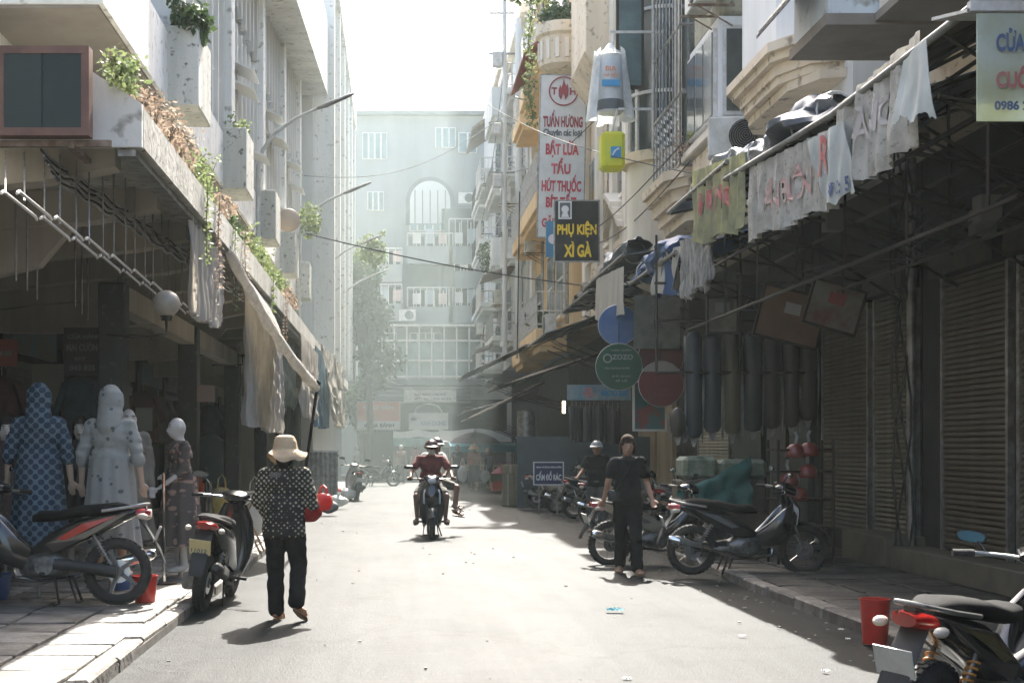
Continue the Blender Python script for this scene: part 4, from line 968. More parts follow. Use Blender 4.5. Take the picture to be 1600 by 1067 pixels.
    for s_ in (-1, 1):
        g = G().cyl((rb + .02, s_ * .10, r + .02), (-.40, s_ * .105, .64), .016, n=8)
        p0 = Vector((rb + .06, s_ * .10, r + .08)); p1 = Vector((-.43, s_ * .105, .58))
        for k in range(9): g.torus((0, 0, 0), .026, .006, 'Z', 12, 5)
        o0 = len(g.v)
        g2 = G(); pts = []
        for k in range(97):
            a = k * 2 * PI / 12; q = p0.lerp(p1, k / 96); d = (p1 - p0).normalized(); u = d.orthogonal().normalized(); v = d.cross(u)
            pts.append(q + u * .026 * math.cos(a) + v * .026 * math.sin(a))
        g2.tube(pts, .006, 5)
        g = G().cyl((rb + .02, s_ * .10, r + .02), (-.40, s_ * .105, .64), .013, n=8)
        sh = g.build('shock_absorber', metal_g, t); g2.build('spring', M('orange_spring', (.55, .25, .05), .35) if rearfat else metal_g, sh, smooth=True)
    if scooter:
        g = G().loft([(-.72, .13, .27, .05, .08), (-.5, .13, .28, .06, .11), (-.2, .10, .30, .07, .10), (-.05, .08, .31, .06, .08)], 14, 3); g.build('engine', cast, t, smooth=True)
    else:
        g = G().loft([(-.22, 0, .33, .10, .06), (-.12, 0, .34, .14, .11), (.08, 0, .33, .14, .11), (.16, 0, .34, .10, .08)], 16, 3.2).cyl((.12, 0, .38), (.30, 0, .43), .075, .07, 14)
        for k in range(6): g.cyl((.15 + k * .022, 0, .387 + k * .006), (.158 + k * .022, 0, .39 + k * .006), .095, n=14)
        g.cyl((-.02, -.15, .33), (-.02, .155, .33), .075, n=18); g.build('engine', cast, t, smooth=True)
        g = G().tube([(rb, .09, r), (-.3, .10, .33), (-.10, .10, .35)], [.06, .045, .06], 10); g.build('chain_case', blk_plastic, t, smooth=True)
    g = G().tube([(.28, -.05, .36), (.26, -.10, .24), (.05, -.12, .20), (-.25, -.13, .24), (-.40, -.14, .30), (-.46, -.145, .325)], .017, 8).tube([(-.44, -.15, .32), (-.50, -.15, .335), (-.88, -.155, .43), (-.92, -.155, .44)], [.025, .048, .052, .03], 14); ex_ = g.build('exhaust', chrome if not scooter else blk_plastic, t, smooth=True)
    G().loft([(-.56, -.203, .36, .006, .03), (-.80, -.205, .42, .006, .04)], 10).build('heat_shield', metal_g, ex_)
    # pegs and stand
    for s_ in (-1, 1): G().cyl((-.02, s_ * .12, .27), (-.02, s_ * .27, .27), .016, n=8).build('foot_peg', black_r, t)
    G().tube([(-.10, .10, .27), (-.16, .18, .02), (-.12, .22, .01)], .012, 6).build('side_stand', metal_d, t)
    G().tube([(-.22, .1, .25), (-.30, .13, .03), (-.30, -.13, .03), (-.22, -.1, .25)], .012, 6).build('centre_stand', metal_d, t)
    # front end
    for s_ in (-1, 1):
        G().cyl((fb + .03 + .0, s_ * .075, r), (.50, s_ * .075, .62), .017, .020, 10).build('fork_tube', chrome if not scooter else blk_plastic, t, smooth=True)
    g = G()
    def ff(u, v):
        a = R(25) + u * R(135); rr = r + .03 + .012 * math.cos((v - .5) * PI)
        return (fb + .03 + rr * math.cos(a), (v - .5) * .13, r + rr * math.sin(a) - .02 * abs(v - .5) * 2)
    g.grid(ff, 12, 6, (0, 0, -.006)); g.build('front_mudguard', front_m or body, t, smooth=True)
    G().cyl((.46, 0, .60), (.38, 0, .95), .03, n=10).build('steering_column', blk_plastic, t)
    hd = G().loft([(.30, 0, .99, .08, .03), (.38, 0, 1.0, .14, .06), (.46, 0, .985, .13, .065), (.53, 0, .95, .08, .05)], 18, 2.3).build('handlebar_cowl', front_m or body, t, smooth=True)
    G().sph((.515, 0, .955), (.04, .075, .05), 14, 8).build('headlight', clear_l, hd, smooth=True)
    g = G().loft([(.44, 0, .86, .02, .05), (.56, 0, .76, .025, .13), (.58, 0, .62, .03, .12), (.52, 0, .48, .02, .05)], 6)
    for s_ in (-1, 1):
        g = G().loft([(.49, s_ * .10, .80, .03, .03), (.545, s_ * .10, .72, .045, .06), (.53, s_ * .12, .62, .025, .04)], 10); g.build('indicator_lamp', clear_l, t, smooth=True)
    nm = G().loft([(.44, 0, .90, .05, .04), (.53, 0, .78, .11, .10), (.54, 0, .64, .11, .10), (.50, 0, .54, .06, .05)], 14); nm = G().loft([(.49, 0, .50, .03, .05), (.53, 0, .62, .05, .12), (.54, 0, .76, .05, .12), (.47, 0, .90, .04, .07)], 16, 2.4, 'Z').build('nose_fairing', front_m or body, t, smooth=True)
    hb_ = G().tube([(.22, .36, .98), (.30, .30, .985), (.36, .16, .985), (.38, 0, .98), (.36, -.16, .985), (.30, -.30, .985), (.22, -.36, .98)], .012, 8).build('handlebar', metal_g, t, smooth=True)
    for s_ in (-1, 1):
        G().cyl((.20, s_ * .385, .98), (.28, s_ * .31, .985), .019, n=10).build('grip', black_r, hb_)
        G().tube([(.35, s_ * .24, .985), (.33, s_ * .33, .965), (.27, s_ * .40, .965)], .006, 5).build('brake_lever', metal_g, hb_)
        if mirrors:
            G().tube([(.34, s_ * .22, .99), (.34, s_ * .27, mz - .075), (.35, s_ * .33, mz - .02)], .007, 6).build('mirror_stalk', blk_plastic, hb_)
            G().loft([(.355, s_ * .37, mz, .085, .033), (.375, s_ * .37, mz, .07, .026)], 14, 2.6).build('mirror', black_p, hb_, smooth=True)
            G().loft([(.352, s_ * .37, mz, .076, .027), (.3545, s_ * .37, mz, .076, .027)], 14, 2.6).build('mirror_glass', mg or M('mirror_glass', (.55, .60, .62), .04, metal=1), hb_)
    if rack:
        g = G()
        for y in (-.09, 0, .09): g.cyl((-.95, y, .90), (-.62, y, .90), .009, n=6)
        g.cyl((-.95, -.12, .90), (-.95, .12, .90), .01, n=6).cyl((-.62, -.12, .90), (-.62, .12, .90), .01, n=6).cyl((-.75, -.1, .78), (-.8, -.1, .9), .01, n=5).cyl((-.75, .1, .78), (-.8, .1, .9), .01, n=5)
        g.build('luggage_rack', chrome, t)
    return t
def place(t, x, y, yaw, lean=0.0, z=0.0, scale=1.0):
    t.location = (x, y, z + .012); t.rotation_euler = (R(lean), 0, R(yaw)); t.rotation_mode = 'XYZ'; t.scale = (scale,) * 3
    return t
b_black = M('gloss_black_body', (.012, .012, .013), .18, (.03, .029, .026), 6, coat=.7, hi=.8); b_green = M('dark_teal_body', (.02, .045, .05), .2, coat=.7)
b_beige = M('champagne_body', (.42, .37, .29), .3, (.36, .31, .24), 5, coat=.5); b_grey = M('silver_grey_body', (.30, .30, .29), .3, metal=.5, coat=.5); b_tan = M('dusty_cream_body', (.40, .36, .27), .45, (.30, .27, .2), 5)
a_red = M('red_flash', (.45, .05, .03), .35); a_gold = M('gold_flash', (.45, .33, .08), .3, metal=.6); a_white = M('white_flash', (.6, .6, .58), .35); a_grey = M('grey_flash', (.16, .16, .16), .35)
GM = 'motorbikes parked along the right kerb'
# left foreground
place(motorbike('motorbike', 'black motorbike with red flashes parked across the left pavement beside the red bucket', 'motorbike', b_black, a_red, spoked=False, rearfat=False, platetxt=None), -3.12, 12.45, 183, 4, .10, 1.04)
yel_plate = M('yellow_plate', (.60, .50, .24), .5, (.5, .42, .2), 9)
sco = place(motorbike('scooter', 'black scooter seen from behind with red tail lamp and cream plate, on the left kerb', 'scooter', b_black, a_grey, scooter=True, platetxt=('29-Z1', '11012'), pm=yel_plate), -1.74, 13.5, 85, 7, .0, 1.02)
place(motorbike('motorbike', 'black motorbike nearest the camera at bottom right with amber springs and white plate', 'motorbike', b_black, M('dull_gold_flash', (.10, .08, .03), .4), spoked=False, rearfat=True, mz=1.06, mg=M('blue_mirror_glass', (.22, .52, .72), .08, metal=.8)), 2.80, 6.66, 40, 5, .0, .96)
# right row, near to far
m1 = place(motorbike('motorbike', 'black spoke wheeled motorbike in front of the green tarp stack', 'motorbike', b_black, a_grey, rack=False), 3.98, 16.05, 0, 5, .05, 1.0); m1['group'] = GM
m2 = place(motorbike('motorbike', 'dusty cream flanked motorbike just behind the walking woman', 'motorbike', b_tan, a_grey, front_m=b_black), 3.3, 18.0, 12, 5, .0, 1.0); m2['group'] = GM
m3 = place(motorbike('motorbike', 'black motorbike with silver spokes between the walking woman and the helmeted rider', 'motorbike', b_black, a_white), 4.3, 26.3, -8, 5, .03); m3['group'] = GM
for lab, x, y, yaw, bm__, sc_, fm_ in (('dark motorbike half hidden left of the helmeted rider', 4.3, 29.3, 10, b_green, False, None), ('dark motorbike with round spoked wheel below the prohibition sign', 4.2, 31.6, 4, b_black, False, None), ('champagne coloured scooter at the far end of the right row', 3.95, 33.5, -10, b_beige, True, None),
                                   ('dark motorbike with silver handlebar behind the walking woman', 4.6, 20.4, 40, b_black, False, b_grey), ('grey and red motorbike parked deep beside the tan door', 4.9, 22.6, 20, b_grey, False, None)):
    o = place(motorbike('scooter' if sc_ else 'motorbike', lab, 'scooter' if sc_ else 'motorbike', bm__, a_grey, scooter=sc_, front_m=fm_, mirrors=y > 25), x, y, yaw, 5, .03); o['group'] = GM
# left far
place(motorbike('scooter', 'grey scooter parked nose away on the sunlit left side in the haze', 'scooter', b_grey, a_grey, scooter=True), -1.25, 40.2, 100, 5)
place(motorbike('motorbike', 'hazy motorbike loaded with a long yellow sack near the far stalls', 'motorbike', b_black, a_grey), -.75, 54.5, 20, 3)
place(motorbike('motorbike', 'faint motorbike against the far left railing', 'motorbike', b_grey, a_grey), -2.6, 47.5, 60, 5, .1)

# ------------------------------------------------------------ PEOPLE
skin = M('skin', (.44, .26, .17), .55, (.40, .23, .15), 9); skin_b = M('brown_skin', (.26, .14, .09), .55, (.22, .12, .08), 9)
hair_m = M('black_hair', (.012, .010, .009), .8, (.03, .024, .02), 40, bump=.4, bsc=120); lip_m = M('lips', (.25, .09, .07), .5); eye_w = M('eye_white', (.5, .48, .45), .3)
man_skin = M('mannequin_plastic', (.60, .58, .54), .4, (.52, .5, .46), 3); man_tan = M('mannequin_tan', (.42, .32, .24), .45)
def pattern(name, base, dot, scale, thr, rand=.25, ring=False, rot=45, soft=.02, r=.85):
    m = bpy.data.materials.new(name); m.use_nodes = True; n = m.node_tree.nodes; L = m.node_tree.links; b = n['Principled BSDF']; b.inputs['Roughness'].default_value = r
    tc = n.new('ShaderNodeTexCoord'); mp = n.new('ShaderNodeMapping'); mp.inputs['Rotation'].default_value = (0, R(rot), 0); mp.inputs['Scale'].default_value = (scale, scale * .06, scale)
    L.new(tc.outputs['Object'], mp.inputs[0]); v = n.new('ShaderNodeTexVoronoi'); v.inputs['Scale'].default_value = 1; v.inputs['Randomness'].default_value = rand
    L.new(mp.outputs[0], v.inputs['Vector']); rp = n.new('ShaderNodeValToRGB'); e = rp.color_ramp.elements
    e[0].position = thr; e[1].position = thr + soft; e[0].color = tuple(dot) + (1,); e[1].color = tuple(base) + (1,)
    if ring:
        e0 = rp.color_ramp.elements.new(thr * .55); e0.color = tuple(base) + (1,); e1 = rp.color_ramp.elements.new(thr * .62); e1.color = tuple(dot) + (1,)
        rp.color_ramp.elements[0].color = tuple(base) + (1,)
    L.new(v.outputs['Distance'], rp.inputs[0]); L.new(rp.outputs[0], b.inputs['Base Color'])
    bn = n.new('ShaderNodeTexNoise'); bn.inputs['Scale'].default_value = 9; L.new(tc.outputs['Object'], bn.inputs['Vector'])
    bp = n.new('ShaderNodeBump'); bp.inputs['Strength'].default_value = .5; bp.inputs['Distance'].default_value = .03; L.new(bn.outputs[0], bp.inputs['Height']); L.new(bp.outputs[0], b.inputs['Normal'])
    return m
V = Vector
def std(h=1.6, **over):
    J = dict(pelvis=(0, 0, .90), waist=(0, 0, 1.02), chest=(0, .005, 1.22), neck=(0, .0, 1.36), head=(0, .02, 1.49),
             shL=(-.165, 0, 1.315), elL=(-.215, -.03, 1.06), wrL=(-.225, .03, .83), shR=(.165, 0, 1.315), elR=(.215, -.03, 1.06), wrR=(.225, .03, .83),
             hipL=(-.085, 0, .86), knL=(-.10, .02, .47), anL=(-.10, -.02, .075), toL=(-.11, .13, .03),
             hipR=(.085, 0, .86), knR=(.10, .02, .47), anR=(.10, -.02, .075), toR=(.11, .13, .03))
    J.update(over); s = h / 1.6
    return {k: V(v) * s for k, v in J.items()}
def hand(segs, balls, el, wr, s=1.0, curl=.5, side=1, fwd=V((0, 1, 0)), fine=True):
    d = (wr - el).normalized(); nrm = (fwd - d * fwd.dot(d)); nrm = nrm.normalized() if nrm.length > .1 else d.orthogonal()
    lat = d.cross(nrm).normalized() * side
    pc = wr + d * .045 * s
    balls.append((pc, (.030 * s, .022 * s, .048 * s), d.to_track_quat('Z', 'Y').to_matrix()))
    for i, (off, ln) in enumerate(((-.027, .062), (-.009, .074), (.010, .070), (.028, .054))):
        a0 = wr + d * .075 * s + lat * off * s; c = curl
        a1 = a0 + (d * math.cos(c) + nrm * math.sin(c)) * ln * .5 * s; a2 = a1 + (d * math.cos(c * 2.1) + nrm * math.sin(c * 2.1)) * ln * .32 * s; a3 = a2 + (d * math.cos(c * 2.9) + nrm * math.sin(c * 2.9)) * ln * .26 * s
        r = .0088 * s
        segs += [(a0 - d * .02 * s, a0, r * 1.1, r), (a0, a1, r, r * .95), (a1, a2, r * .95, r * .88), (a2, a3, r * .88, r * .75)]
    t0 = wr + d * .025 * s - lat * .028 * s; t1 = t0 + (d * .7 - lat * .75 + nrm * .3).normalized() * .034 * s; t2 = t1 + (d * .95 - lat * .1 + nrm * .4).normalized() * .030 * s
    segs += [(wr + d * .01 * s, t0, .014 * s, .012 * s), (t0, t1, .012 * s, .010 * s), (t1, t2, .010 * s, .008 * s)]
def body_mesh(t, J, skn, h=1.6, fwd=(0, 1, 0), voxel=.0125, curl=(.5, .5), feet=True, up=None, name='body', slim=1.0):
    s = h / 1.6; fwd = V(fwd).normalized(); up = V(up or (0, 0, 1)); segs = []; balls = []
    q = lambda a, b, r0, r1: segs.append((J[a], J[b], r0 * s, r1 * s))
    hm_ = Matrix((fwd.cross(up).normalized(), fwd, up)).transposed()
    lat = fwd.cross(up).normalized()
    balls.append((J['chest'], (.145 * s * slim, .095 * s, .16 * s), hm_)); balls.append((J['waist'], (.12 * s * slim, .09 * s, .14 * s), hm_)); balls.append((J['pelvis'], (.15 * s * slim, .105 * s, .12 * s), hm_))
    q('chest', 'neck', .07, .055); segs.append((J['neck'] - up * .04 * s, J['head'] - fwd * .01 * s, .052 * s, .05 * s))
    for k in 'LR':
        segs.append((J['chest'] + up * .07 * s, J['sh' + k], .06 * s, .052 * s)); q('sh' + k, 'el' + k, .047, .037); q('el' + k, 'wr' + k, .036, .025)
        q('hip' + k, 'kn' + k, .082, .052); q('kn' + k, 'an' + k, .052, .034)
        if feet:
            a, to = J['an' + k], J['to' + k]; segs.append((a - up * .02 * s, to, .036 * s, .026 * s)); segs.append((a - (to - a).normalized() * .04 * s - up * .03 * s, a, .028 * s, .035 * s)); balls.append((to, (.042 * s, .05 * s, .022 * s)))
        hand(segs, balls, J['el' + k], J['wr' + k], s, curl[0 if k == 'L' else 1], 1 if k == 'L' else -1, fwd)
    hd = J['head']
    balls.append((hd, (.073 * s, .092 * s, .108 * s), hm_)); balls.append((hd + fwd * .028 * s - up * .055 * s, (.055 * s, .06 * s, .058 * s), hm_)); balls.append((hd + fwd * .05 * s - up * .092 * s, (.024 * s, .02 * s, .018 * s), hm_))
    segs.append((hd + fwd * .088 * s + up * .012 * s, hd + fwd * .108 * s - up * .026 * s, .009 * s, .014 * s))       # nose
    segs.append((hd + fwd * .094 * s - up * .058 * s - lat * .016 * s, hd + fwd * .094 * s - up * .058 * s + lat * .016 * s, .009 * s, .009 * s))   # lips
    for e in (-1, 1):
        balls.append((hd + lat * .074 * s * e - fwd * .004 * s, (.012 * s, .022 * s, .032 * s), hm_))
        segs.append((hd + fwd * .083 * s + up * .034 * s + lat * e * .018 * s, hd + fwd * .072 * s + up * .036 * s + lat * e * .048 * s, .010 * s, .008 * s))
    b = fuse(name, segs, balls, skn, t, voxel, 2)
    if voxel < .019:
        for e in (-1, 1):
            G().sph(hd + fwd * .083 * s + up * .012 * s + lat * e * .031 * s, (.013 * s, .006 * s, .007 * s), 10, 6, hm_).build('eye', eye_w, t, smooth=True)
            G().sph(hd + fwd * .0885 * s + up * .012 * s + lat * e * .031 * s, .0055 * s, 8, 6).build('iris', hair_m, t, smooth=True)
            G().sph(hd + fwd * .086 * s + up * .036 * s + lat * e * .033 * s, (.022 * s, .008 * s, .005 * s), 8, 5, hm_).build('eyebrow', hair_m, t, smooth=True)
        G().sph(hd + fwd * .100 * s - up * .058 * s, (.021 * s, .007 * s, .008 * s), 10, 6, hm_).build('lips', lip_m, t, smooth=True)
    return b, hm_, lat
def garment_top(t, J, m, s=1.0, sleeve='short', length=0.0, loose=1.0, fwd=(0, 1, 0), name='shirt', voxel=.016, amp=.006, up=(0, 0, 1), hem=None):
    fwd = V(fwd).normalized(); up = V(up); hm_ = Matrix((fwd.cross(up).normalized(), fwd, up)).transposed()
    segs = []; balls = [(J['chest'], (.165 * s * loose, .118 * s * loose, .165 * s), hm_), (J['waist'], (.158 * s * loose, .120 * s * loose, .17 * s), hm_), (J['pelvis'] + up * .06 * s, (.162 * s * loose, .114 * s * loose, .10 * s), hm_)]
    segs.append((J['chest'] + up * .09 * s, J['neck'] - up * .02 * s, .07 * s, .06 * s))
    for k in 'LR':
        segs.append((J['chest'] + up * .07 * s, J['sh' + k], .064 * s, .058 * s))
        e = J['sh' + k].lerp(J['el' + k], .62 if sleeve == 'short' else 1)
        segs.append((J['sh' + k], e, .059 * s, (.062 if sleeve == 'short' else .056) * s))
        if sleeve == 'long': segs.append((J['el' + k], J['el' + k].lerp(J['wr' + k], .93), .056 * s, .044 * s))
        if sleeve == 'half': segs.append((J['el' + k], J['el' + k].lerp(J['wr' + k], .25), .056 * s, .052 * s))
    P_ = J['pelvis']
    def hemfn(g):
        o = len(g.v); g.loft([(0, 0, -(.06 + length) * s, .172 * s * loose, .125 * s * loose), (0, 0, -.02 * s, .168 * s * loose, .122 * s * loose), (0, 0, .10 * s, .158 * s * loose, .114 * s * loose)], 20, 2.2, 'Z')
        for i in range(o, len(g.v)): g.v[i] = P_ + hm_ @ g.v[i]
    return fuse(name, segs, balls, m, t, voxel, 3, noise_amp=amp, noise_sc=9, extra=hemfn)
def garment_legs(t, J, m, s=1.0, end=.95, wide=1.0, name='trousers', voxel=.016, amp=.006, shorts=False):
    segs = []; balls = [(J['pelvis'], (.165 * s, .13 * s, .13 * s))]
    for k in 'LR':
        kn = J['hip' + k].lerp(J['kn' + k], 1 if not shorts else .8)
        segs.append((J['pelvis'], J['hip' + k], .11 * s, .105 * s)); segs.append((J['hip' + k], kn, .102 * s * wide, .074 * s * wide))
        if not shorts: segs.append((J['kn' + k], J['kn' + k].lerp(J['an' + k], end), .074 * s * wide, .072 * s * wide))
    return fuse(name, segs, balls, m, t, voxel, 3, noise_amp=amp, noise_sc=8)
def sandals(t, J, m, s=1.0, up=V((0, 0, 1))):
    for k in 'LR':
        a, to = J['an' + k], J['to' + k]; d = (to - a); d = V((d.x, d.y, d.z + .04 * s)); heel = a - up * .055 * s - d.normalized() * .05 * s; toe = to - up * .022 * s + d.normalized() * .05 * s
        n_ = (toe - heel).normalized(); l = n_.cross(up).normalized(); th = up * .016 * s
        pts = []
        for i in range(14):
            a_ = 2 * PI * i / 14; pts.append(heel.lerp(toe, .5 + .5 * math.cos(a_)) + l * .042 * s * math.sin(a_) * (1.1 if math.cos(a_) > 0 else .85))
        o = G().prism(pts, -th).build('sandal', m, t)
        c = heel.lerp(toe, .62); G().tube([c - l * .045 * s, c - l * .04 * s + up * .04 * s, c + up * .06 * s, c + l * .04 * s + up * .04 * s, c + l * .045 * s], .010 * s, 6).build('strap', m, o)

blk_cloth = M('black_cloth', (.010, .010, .011), .95, (.016, .016, .016), 8, bump=.5, bsc=10, spec=.15); blk_cloth2 = M('black_shirt_cloth', (.013, .013, .015), .95, (.02, .02, .022), 5, bump=.4, bsc=12, spec=.15)
tan_sandal = M('tan_sandal', (.34, .20, .11), .6)

# woman with the straw-coloured bucket hat, walking away
t = thing('person', 'person in cream bucket hat, patterned black hooded jacket and black trousers walking away', 'person', (-.97, 12.1, .015), R(-4))
J = std(1.56, elL=(-.245, .04, 1.07), wrL=(-.20, .20, .95), shR=(.17, 0, 1.30), elR=(.255, .02, 1.03), wrR=(.21, .24, 1.03), shL=(-.17, 0, 1.30),
        hipL=(-.085, 0, .86), knL=(-.085, .06, .47), anL=(-.075, .05, .075), toL=(-.06, .19, .03), hipR=(.09, 0, .86), knR=(.125, .03, .48), anR=(.135, -.17, .175), toR=(.185, -.07, .07), head=(.01, .02, 1.475))
body_mesh(t, J, skin, 1.56, voxel=.011, curl=(.9, 1.2))
jk = pattern('white_motif_on_black', (.022, .021, .018), (.38, .35, .26), 30, .34, rand=.2)
garment_top(t, J, jk, .98, 'long', .10, 1.12, name='jacket', amp=.009)
garment_legs(t, J, blk_cloth, .98, .93, 1.02)
hd_ = J['head']
G().loft([(0, -.02, 1.28, .13, .085), (0, -.06, 1.24, .11, .06), (0, -.085, 1.15, .05, .02)], 18, 2, 'Z').build('hood', M('grey_hood_lining', (.16, .16, .14), .9, (.10, .1, .09), 10, bump=.5), t, smooth=True)
G().sph(hd_ + V((0, -.02, .0)), (.088, .10, .115), 18, 12).loft([(0, -.045, 1.44, .07, .055), (0, -.055, 1.37, .06, .05), (0, -.06, 1.30, .035, .03), (0, -.06, 1.26, .01, .01)], 14, 2, 'Z').build('hair', hair_m, t, smooth=True)
hat_m = M('cream_felt', (.52, .40, .26), .9, (.42, .31, .19), 7, bump=.5, bsc=30)
def hatf(u, v):
    a = u * 2 * PI; prof = [(.0, .165), (.05, .162), (.085, .145), (.103, .10), (.112, .05), (.118, .02), (.15, -.01), (.178, -.045), (.186, -.065)]
    f = v * (len(prof) - 1); i = min(int(f), len(prof) - 2); r_ = prof[i][0] + (prof[i + 1][0] - prof[i][0]) * (f - i); z_ = prof[i][1] + (prof[i + 1][1] - prof[i][1]) * (f - i)
    wv = max(0, v - .7) * 3; z_ += wv * (.040 * math.sin(a * 2 + .6) + .018 * math.sin(a * 5) + .02 * nz(math.cos(a) * 2, math.sin(a) * 2, 3)); r_ *= .93 + wv * .10 * math.sin(a * 3 + 1)
    return (hd_.x + r_ * math.cos(a), hd_.y - .01 + r_ * math.sin(a) * 1.08, hd_.z + .02 + z_ * .86)
G().grid(hatf, 48, 32, (0, 0, -.004)).build('bucket_hat', hat_m, t, smooth=True)
sandals(t, J, tan_sandal, 1.0)
def carrier(t_label, loc, r, m, cat='bag', h=.3, seed=1, name='carrier_bag', par=None):
    t = thing(name, t_label, cat, loc)
    rnd = random.Random(seed)
    def fn(u, v):
        a = u * 2 * PI; ph = v * PI
        rr = math.sin(ph) ** .7; k = 1 + .18 * nz(math.cos(a) * 2, math.sin(a) * 2 + seed, v * 4) + .05 * math.sin(a * 9 + v * 6)
        return (r * rr * math.cos(a) * k, r * .8 * rr * math.sin(a) * k, h * .5 * math.cos(ph) * (1 + .1 * nz(a, v * 3, seed)))
    G().grid(fn, 28, 16).build('bag_body', m, t, smooth=True)
    G().tube([(-r * .4, 0, h * .4), (-r * .3, 0, h * .8), (0, .02, h * .95), (r * .3, 0, h * .8), (r * .4, 0, h * .4)], .012, 6).build('handle', m, t, smooth=True)
    return t
redbag = M('red_plastic_bag', (.50, .035, .03), .35, (.36, .02, .02), 6, transl=.45, bump=.6, bsc=14); whitebag = M('white_plastic_bag', (.62, .63, .62), .4, (.5, .52, .5), 6, transl=.4, bump=.6, bsc=10)
carrier('crumpled red plastic bag carried under the elbow of the bucket hat wearer', (-.755, 12.16, .965), .105, redbag, h=.2, seed=2)
carrier('small pink red bundle held out in front by the bucket hat wearer', (-.645, 12.35, 1.03), .085, M('pinkish_bag', (.60, .14, .12), .4, (.45, .06, .05), 6, transl=.4, bump=.5, bsc=14), h=.15, seed=5)

# woman walking towards the camera on the right
t = thing('person', 'person in black shirt and black trousers walking towards the camera in sandals', 'person', (2.72, 16.6, .015), R(176))
J = std(1.62, shL=(-.158, 0, 1.31), elL=(-.225, -.06, 1.08), wrL=(-.275, .07, .87), shR=(.158, 0, 1.305), elR=(.225, .0, 1.07), wrR=(.265, -.10, .86), knL=(-.085, .10, .48), anL=(-.095, .17, .075), toL=(-.12, .30, .035), knR=(.085, .02, .46), anR=(.075, -.16, .10), toR=(.10, -.04, .03), hipL=(-.08, 0, .86), hipR=(.08, 0, .86))
body_mesh(t, J, skin, 1.62, voxel=.010, curl=(.45, .5))
garment_top(t, J, blk_cloth2, 1.01, 'short', .02, 1.0, name='shirt')
garment_legs(t, J, blk_cloth, 1.01, .95, .95)
sh_ = 1.62 / 1.6
# hair: cap with centre parting swept back
hd_ = J['head']
G().sph(hd_ + V((0, -.012, .045)), (.088, .104, .098), 20, 14).sph(hd_ + V((0, -.10, -.02)), (.05, .045, .055), 12, 8).sph(hd_ + V((-.078, -.01, -.01)), (.022, .05, .075), 10, 8).sph(hd_ + V((.078, -.01, -.01)), (.022, .05, .075), 10, 8).build('hair', M('dark_brown_hair', (.030, .016, .010), .85, (.05, .025, .014), 30, bump=.4, bsc=120, spec=.15), t, smooth=True)
G().tube([J['shL'] + V((.03, .07, .06)), V((-.02, .13, 1.25)), V((.10, .135, 1.08)), V((.17, .10, .95))], .012, 6).build('bag_strap', blk_cloth, t)
G().loft([(.17, .08, .86, .06, .04), (.17, .08, .96, .08, .045), (.17, .08, .99, .06, .03)], 14, 3, 'Z').build('shoulder_bag', M('black_leather', (.02, .018, .016), .4), t, smooth=True)
G().prism([(-.055, .112, 1.345), (0, .128, 1.25), (0, .132, 1.33)], (0, .006, 0)).prism([(.055, .112, 1.345), (0, .128, 1.25), (0, .132, 1.33)], (0, .006, 0)).build('collar', blk_cloth2, t)
sandals(t, J, tan_sandal, 1.0)

# person with grey helmet beside the bikes
def helmet(t, hd, m, s=1.0, visor=True, fwd=V((0, 1, 0)), nm='helmet'):
    up = V((0, 0, 1)); lat = fwd.cross(up); hm_ = Matrix((lat, fwd, up)).transposed()
    g = G(); vs = []
    def fn(u, v):
        a = u * 2 * PI; ph = v * PI * .56
        p = V((.112 * s * math.sin(ph) * math.cos(a), .132 * s * math.sin(ph) * math.sin(a), .12 * s * math.cos(ph)))
        return hd + hm_ @ p + up * .028 * s
    g.grid(fn, 24, 12); h = g.build(nm, m, t, smooth=True)
    if visor: G().loft([(hd.x, hd.y, hd.z, 0.001, .001)] * 2, 4)
    pk = G()
    def fp(u, v):
        a = (u - .5) * 2.2; r = .12 * s + .05 * s * v * math.cos(a); p = V((r * math.sin(a) * .95, r * math.cos(a) * 1.08, .055 * s - .02 * v * s)); return hd + hm_ @ p
    if visor: pk.grid(fp, 14, 3, (0, 0, -.005)).build('peak', m, h, smooth=True)
    return h
t = thing('person', 'person in grey helmet and black shirt standing among the parked motorbikes', 'person', (3.55, 25.0, .02), R(165))
J = std(1.58, elR=(.25, .12, 1.08), wrR=(.30, .33, .98), elL=(-.22, -.02, 1.06), wrL=(-.24, .06, .84))
body_mesh(t, J, skin, 1.58, voxel=.011); garment_top(t, J, blk_cloth2, 1.0, 'short', .03, 1.05, voxel=.014); garment_legs(t, J, M('grey_trousers', (.10, .10, .095), .9, (.07, .07, .065), 5), 1.0, .95, 1.0, voxel=.014)
helmet(t, J['head'], M('grey_helmet', (.30, .31, .31), .35, coat=.3), 1.0)
sandals(t, J, M('dark_sandal', (.03, .03, .03), .7))

# riders coming towards the camera
BK = place(motorbike('scooter', 'black scooter ridden towards the camera down the middle of the street', 'scooter', b_black, a_grey, plate=False, scooter=True), .57, 23.4, -90, 0, .0, 1.0)
fw = V((1, 0, 0))
def seated(J): return {k: V(v) for k, v in J.items()}
t = thing('person', 'rider in maroon t shirt, dark helmet and pale face mask steering the scooter', 'person', (.57, 23.4, .012), R(-90))
J = seated(dict(pelvis=(-.20, 0, .90), waist=(-.18, 0, 1.02), chest=(-.13, 0, 1.22), neck=(-.10, 0, 1.36), head=(-.07, .01, 1.475),
     shL=(-.12, .185, 1.31), elL=(.02, .32, 1.10), wrL=(.20, .345, 1.01), shR=(-.12, -.185, 1.31), elR=(.02, -.32, 1.10), wrR=(.20, -.345, 1.01),
     hipL=(-.16, .09, .87), knL=(.20, .25, .70), anL=(.10, .235, .34), toL=(.23, .26, .27), hipR=(-.16, -.09, .87), knR=(.20, -.25, .70), anR=(.10, -.235, .34), toR=(.23, -.26, .27)))
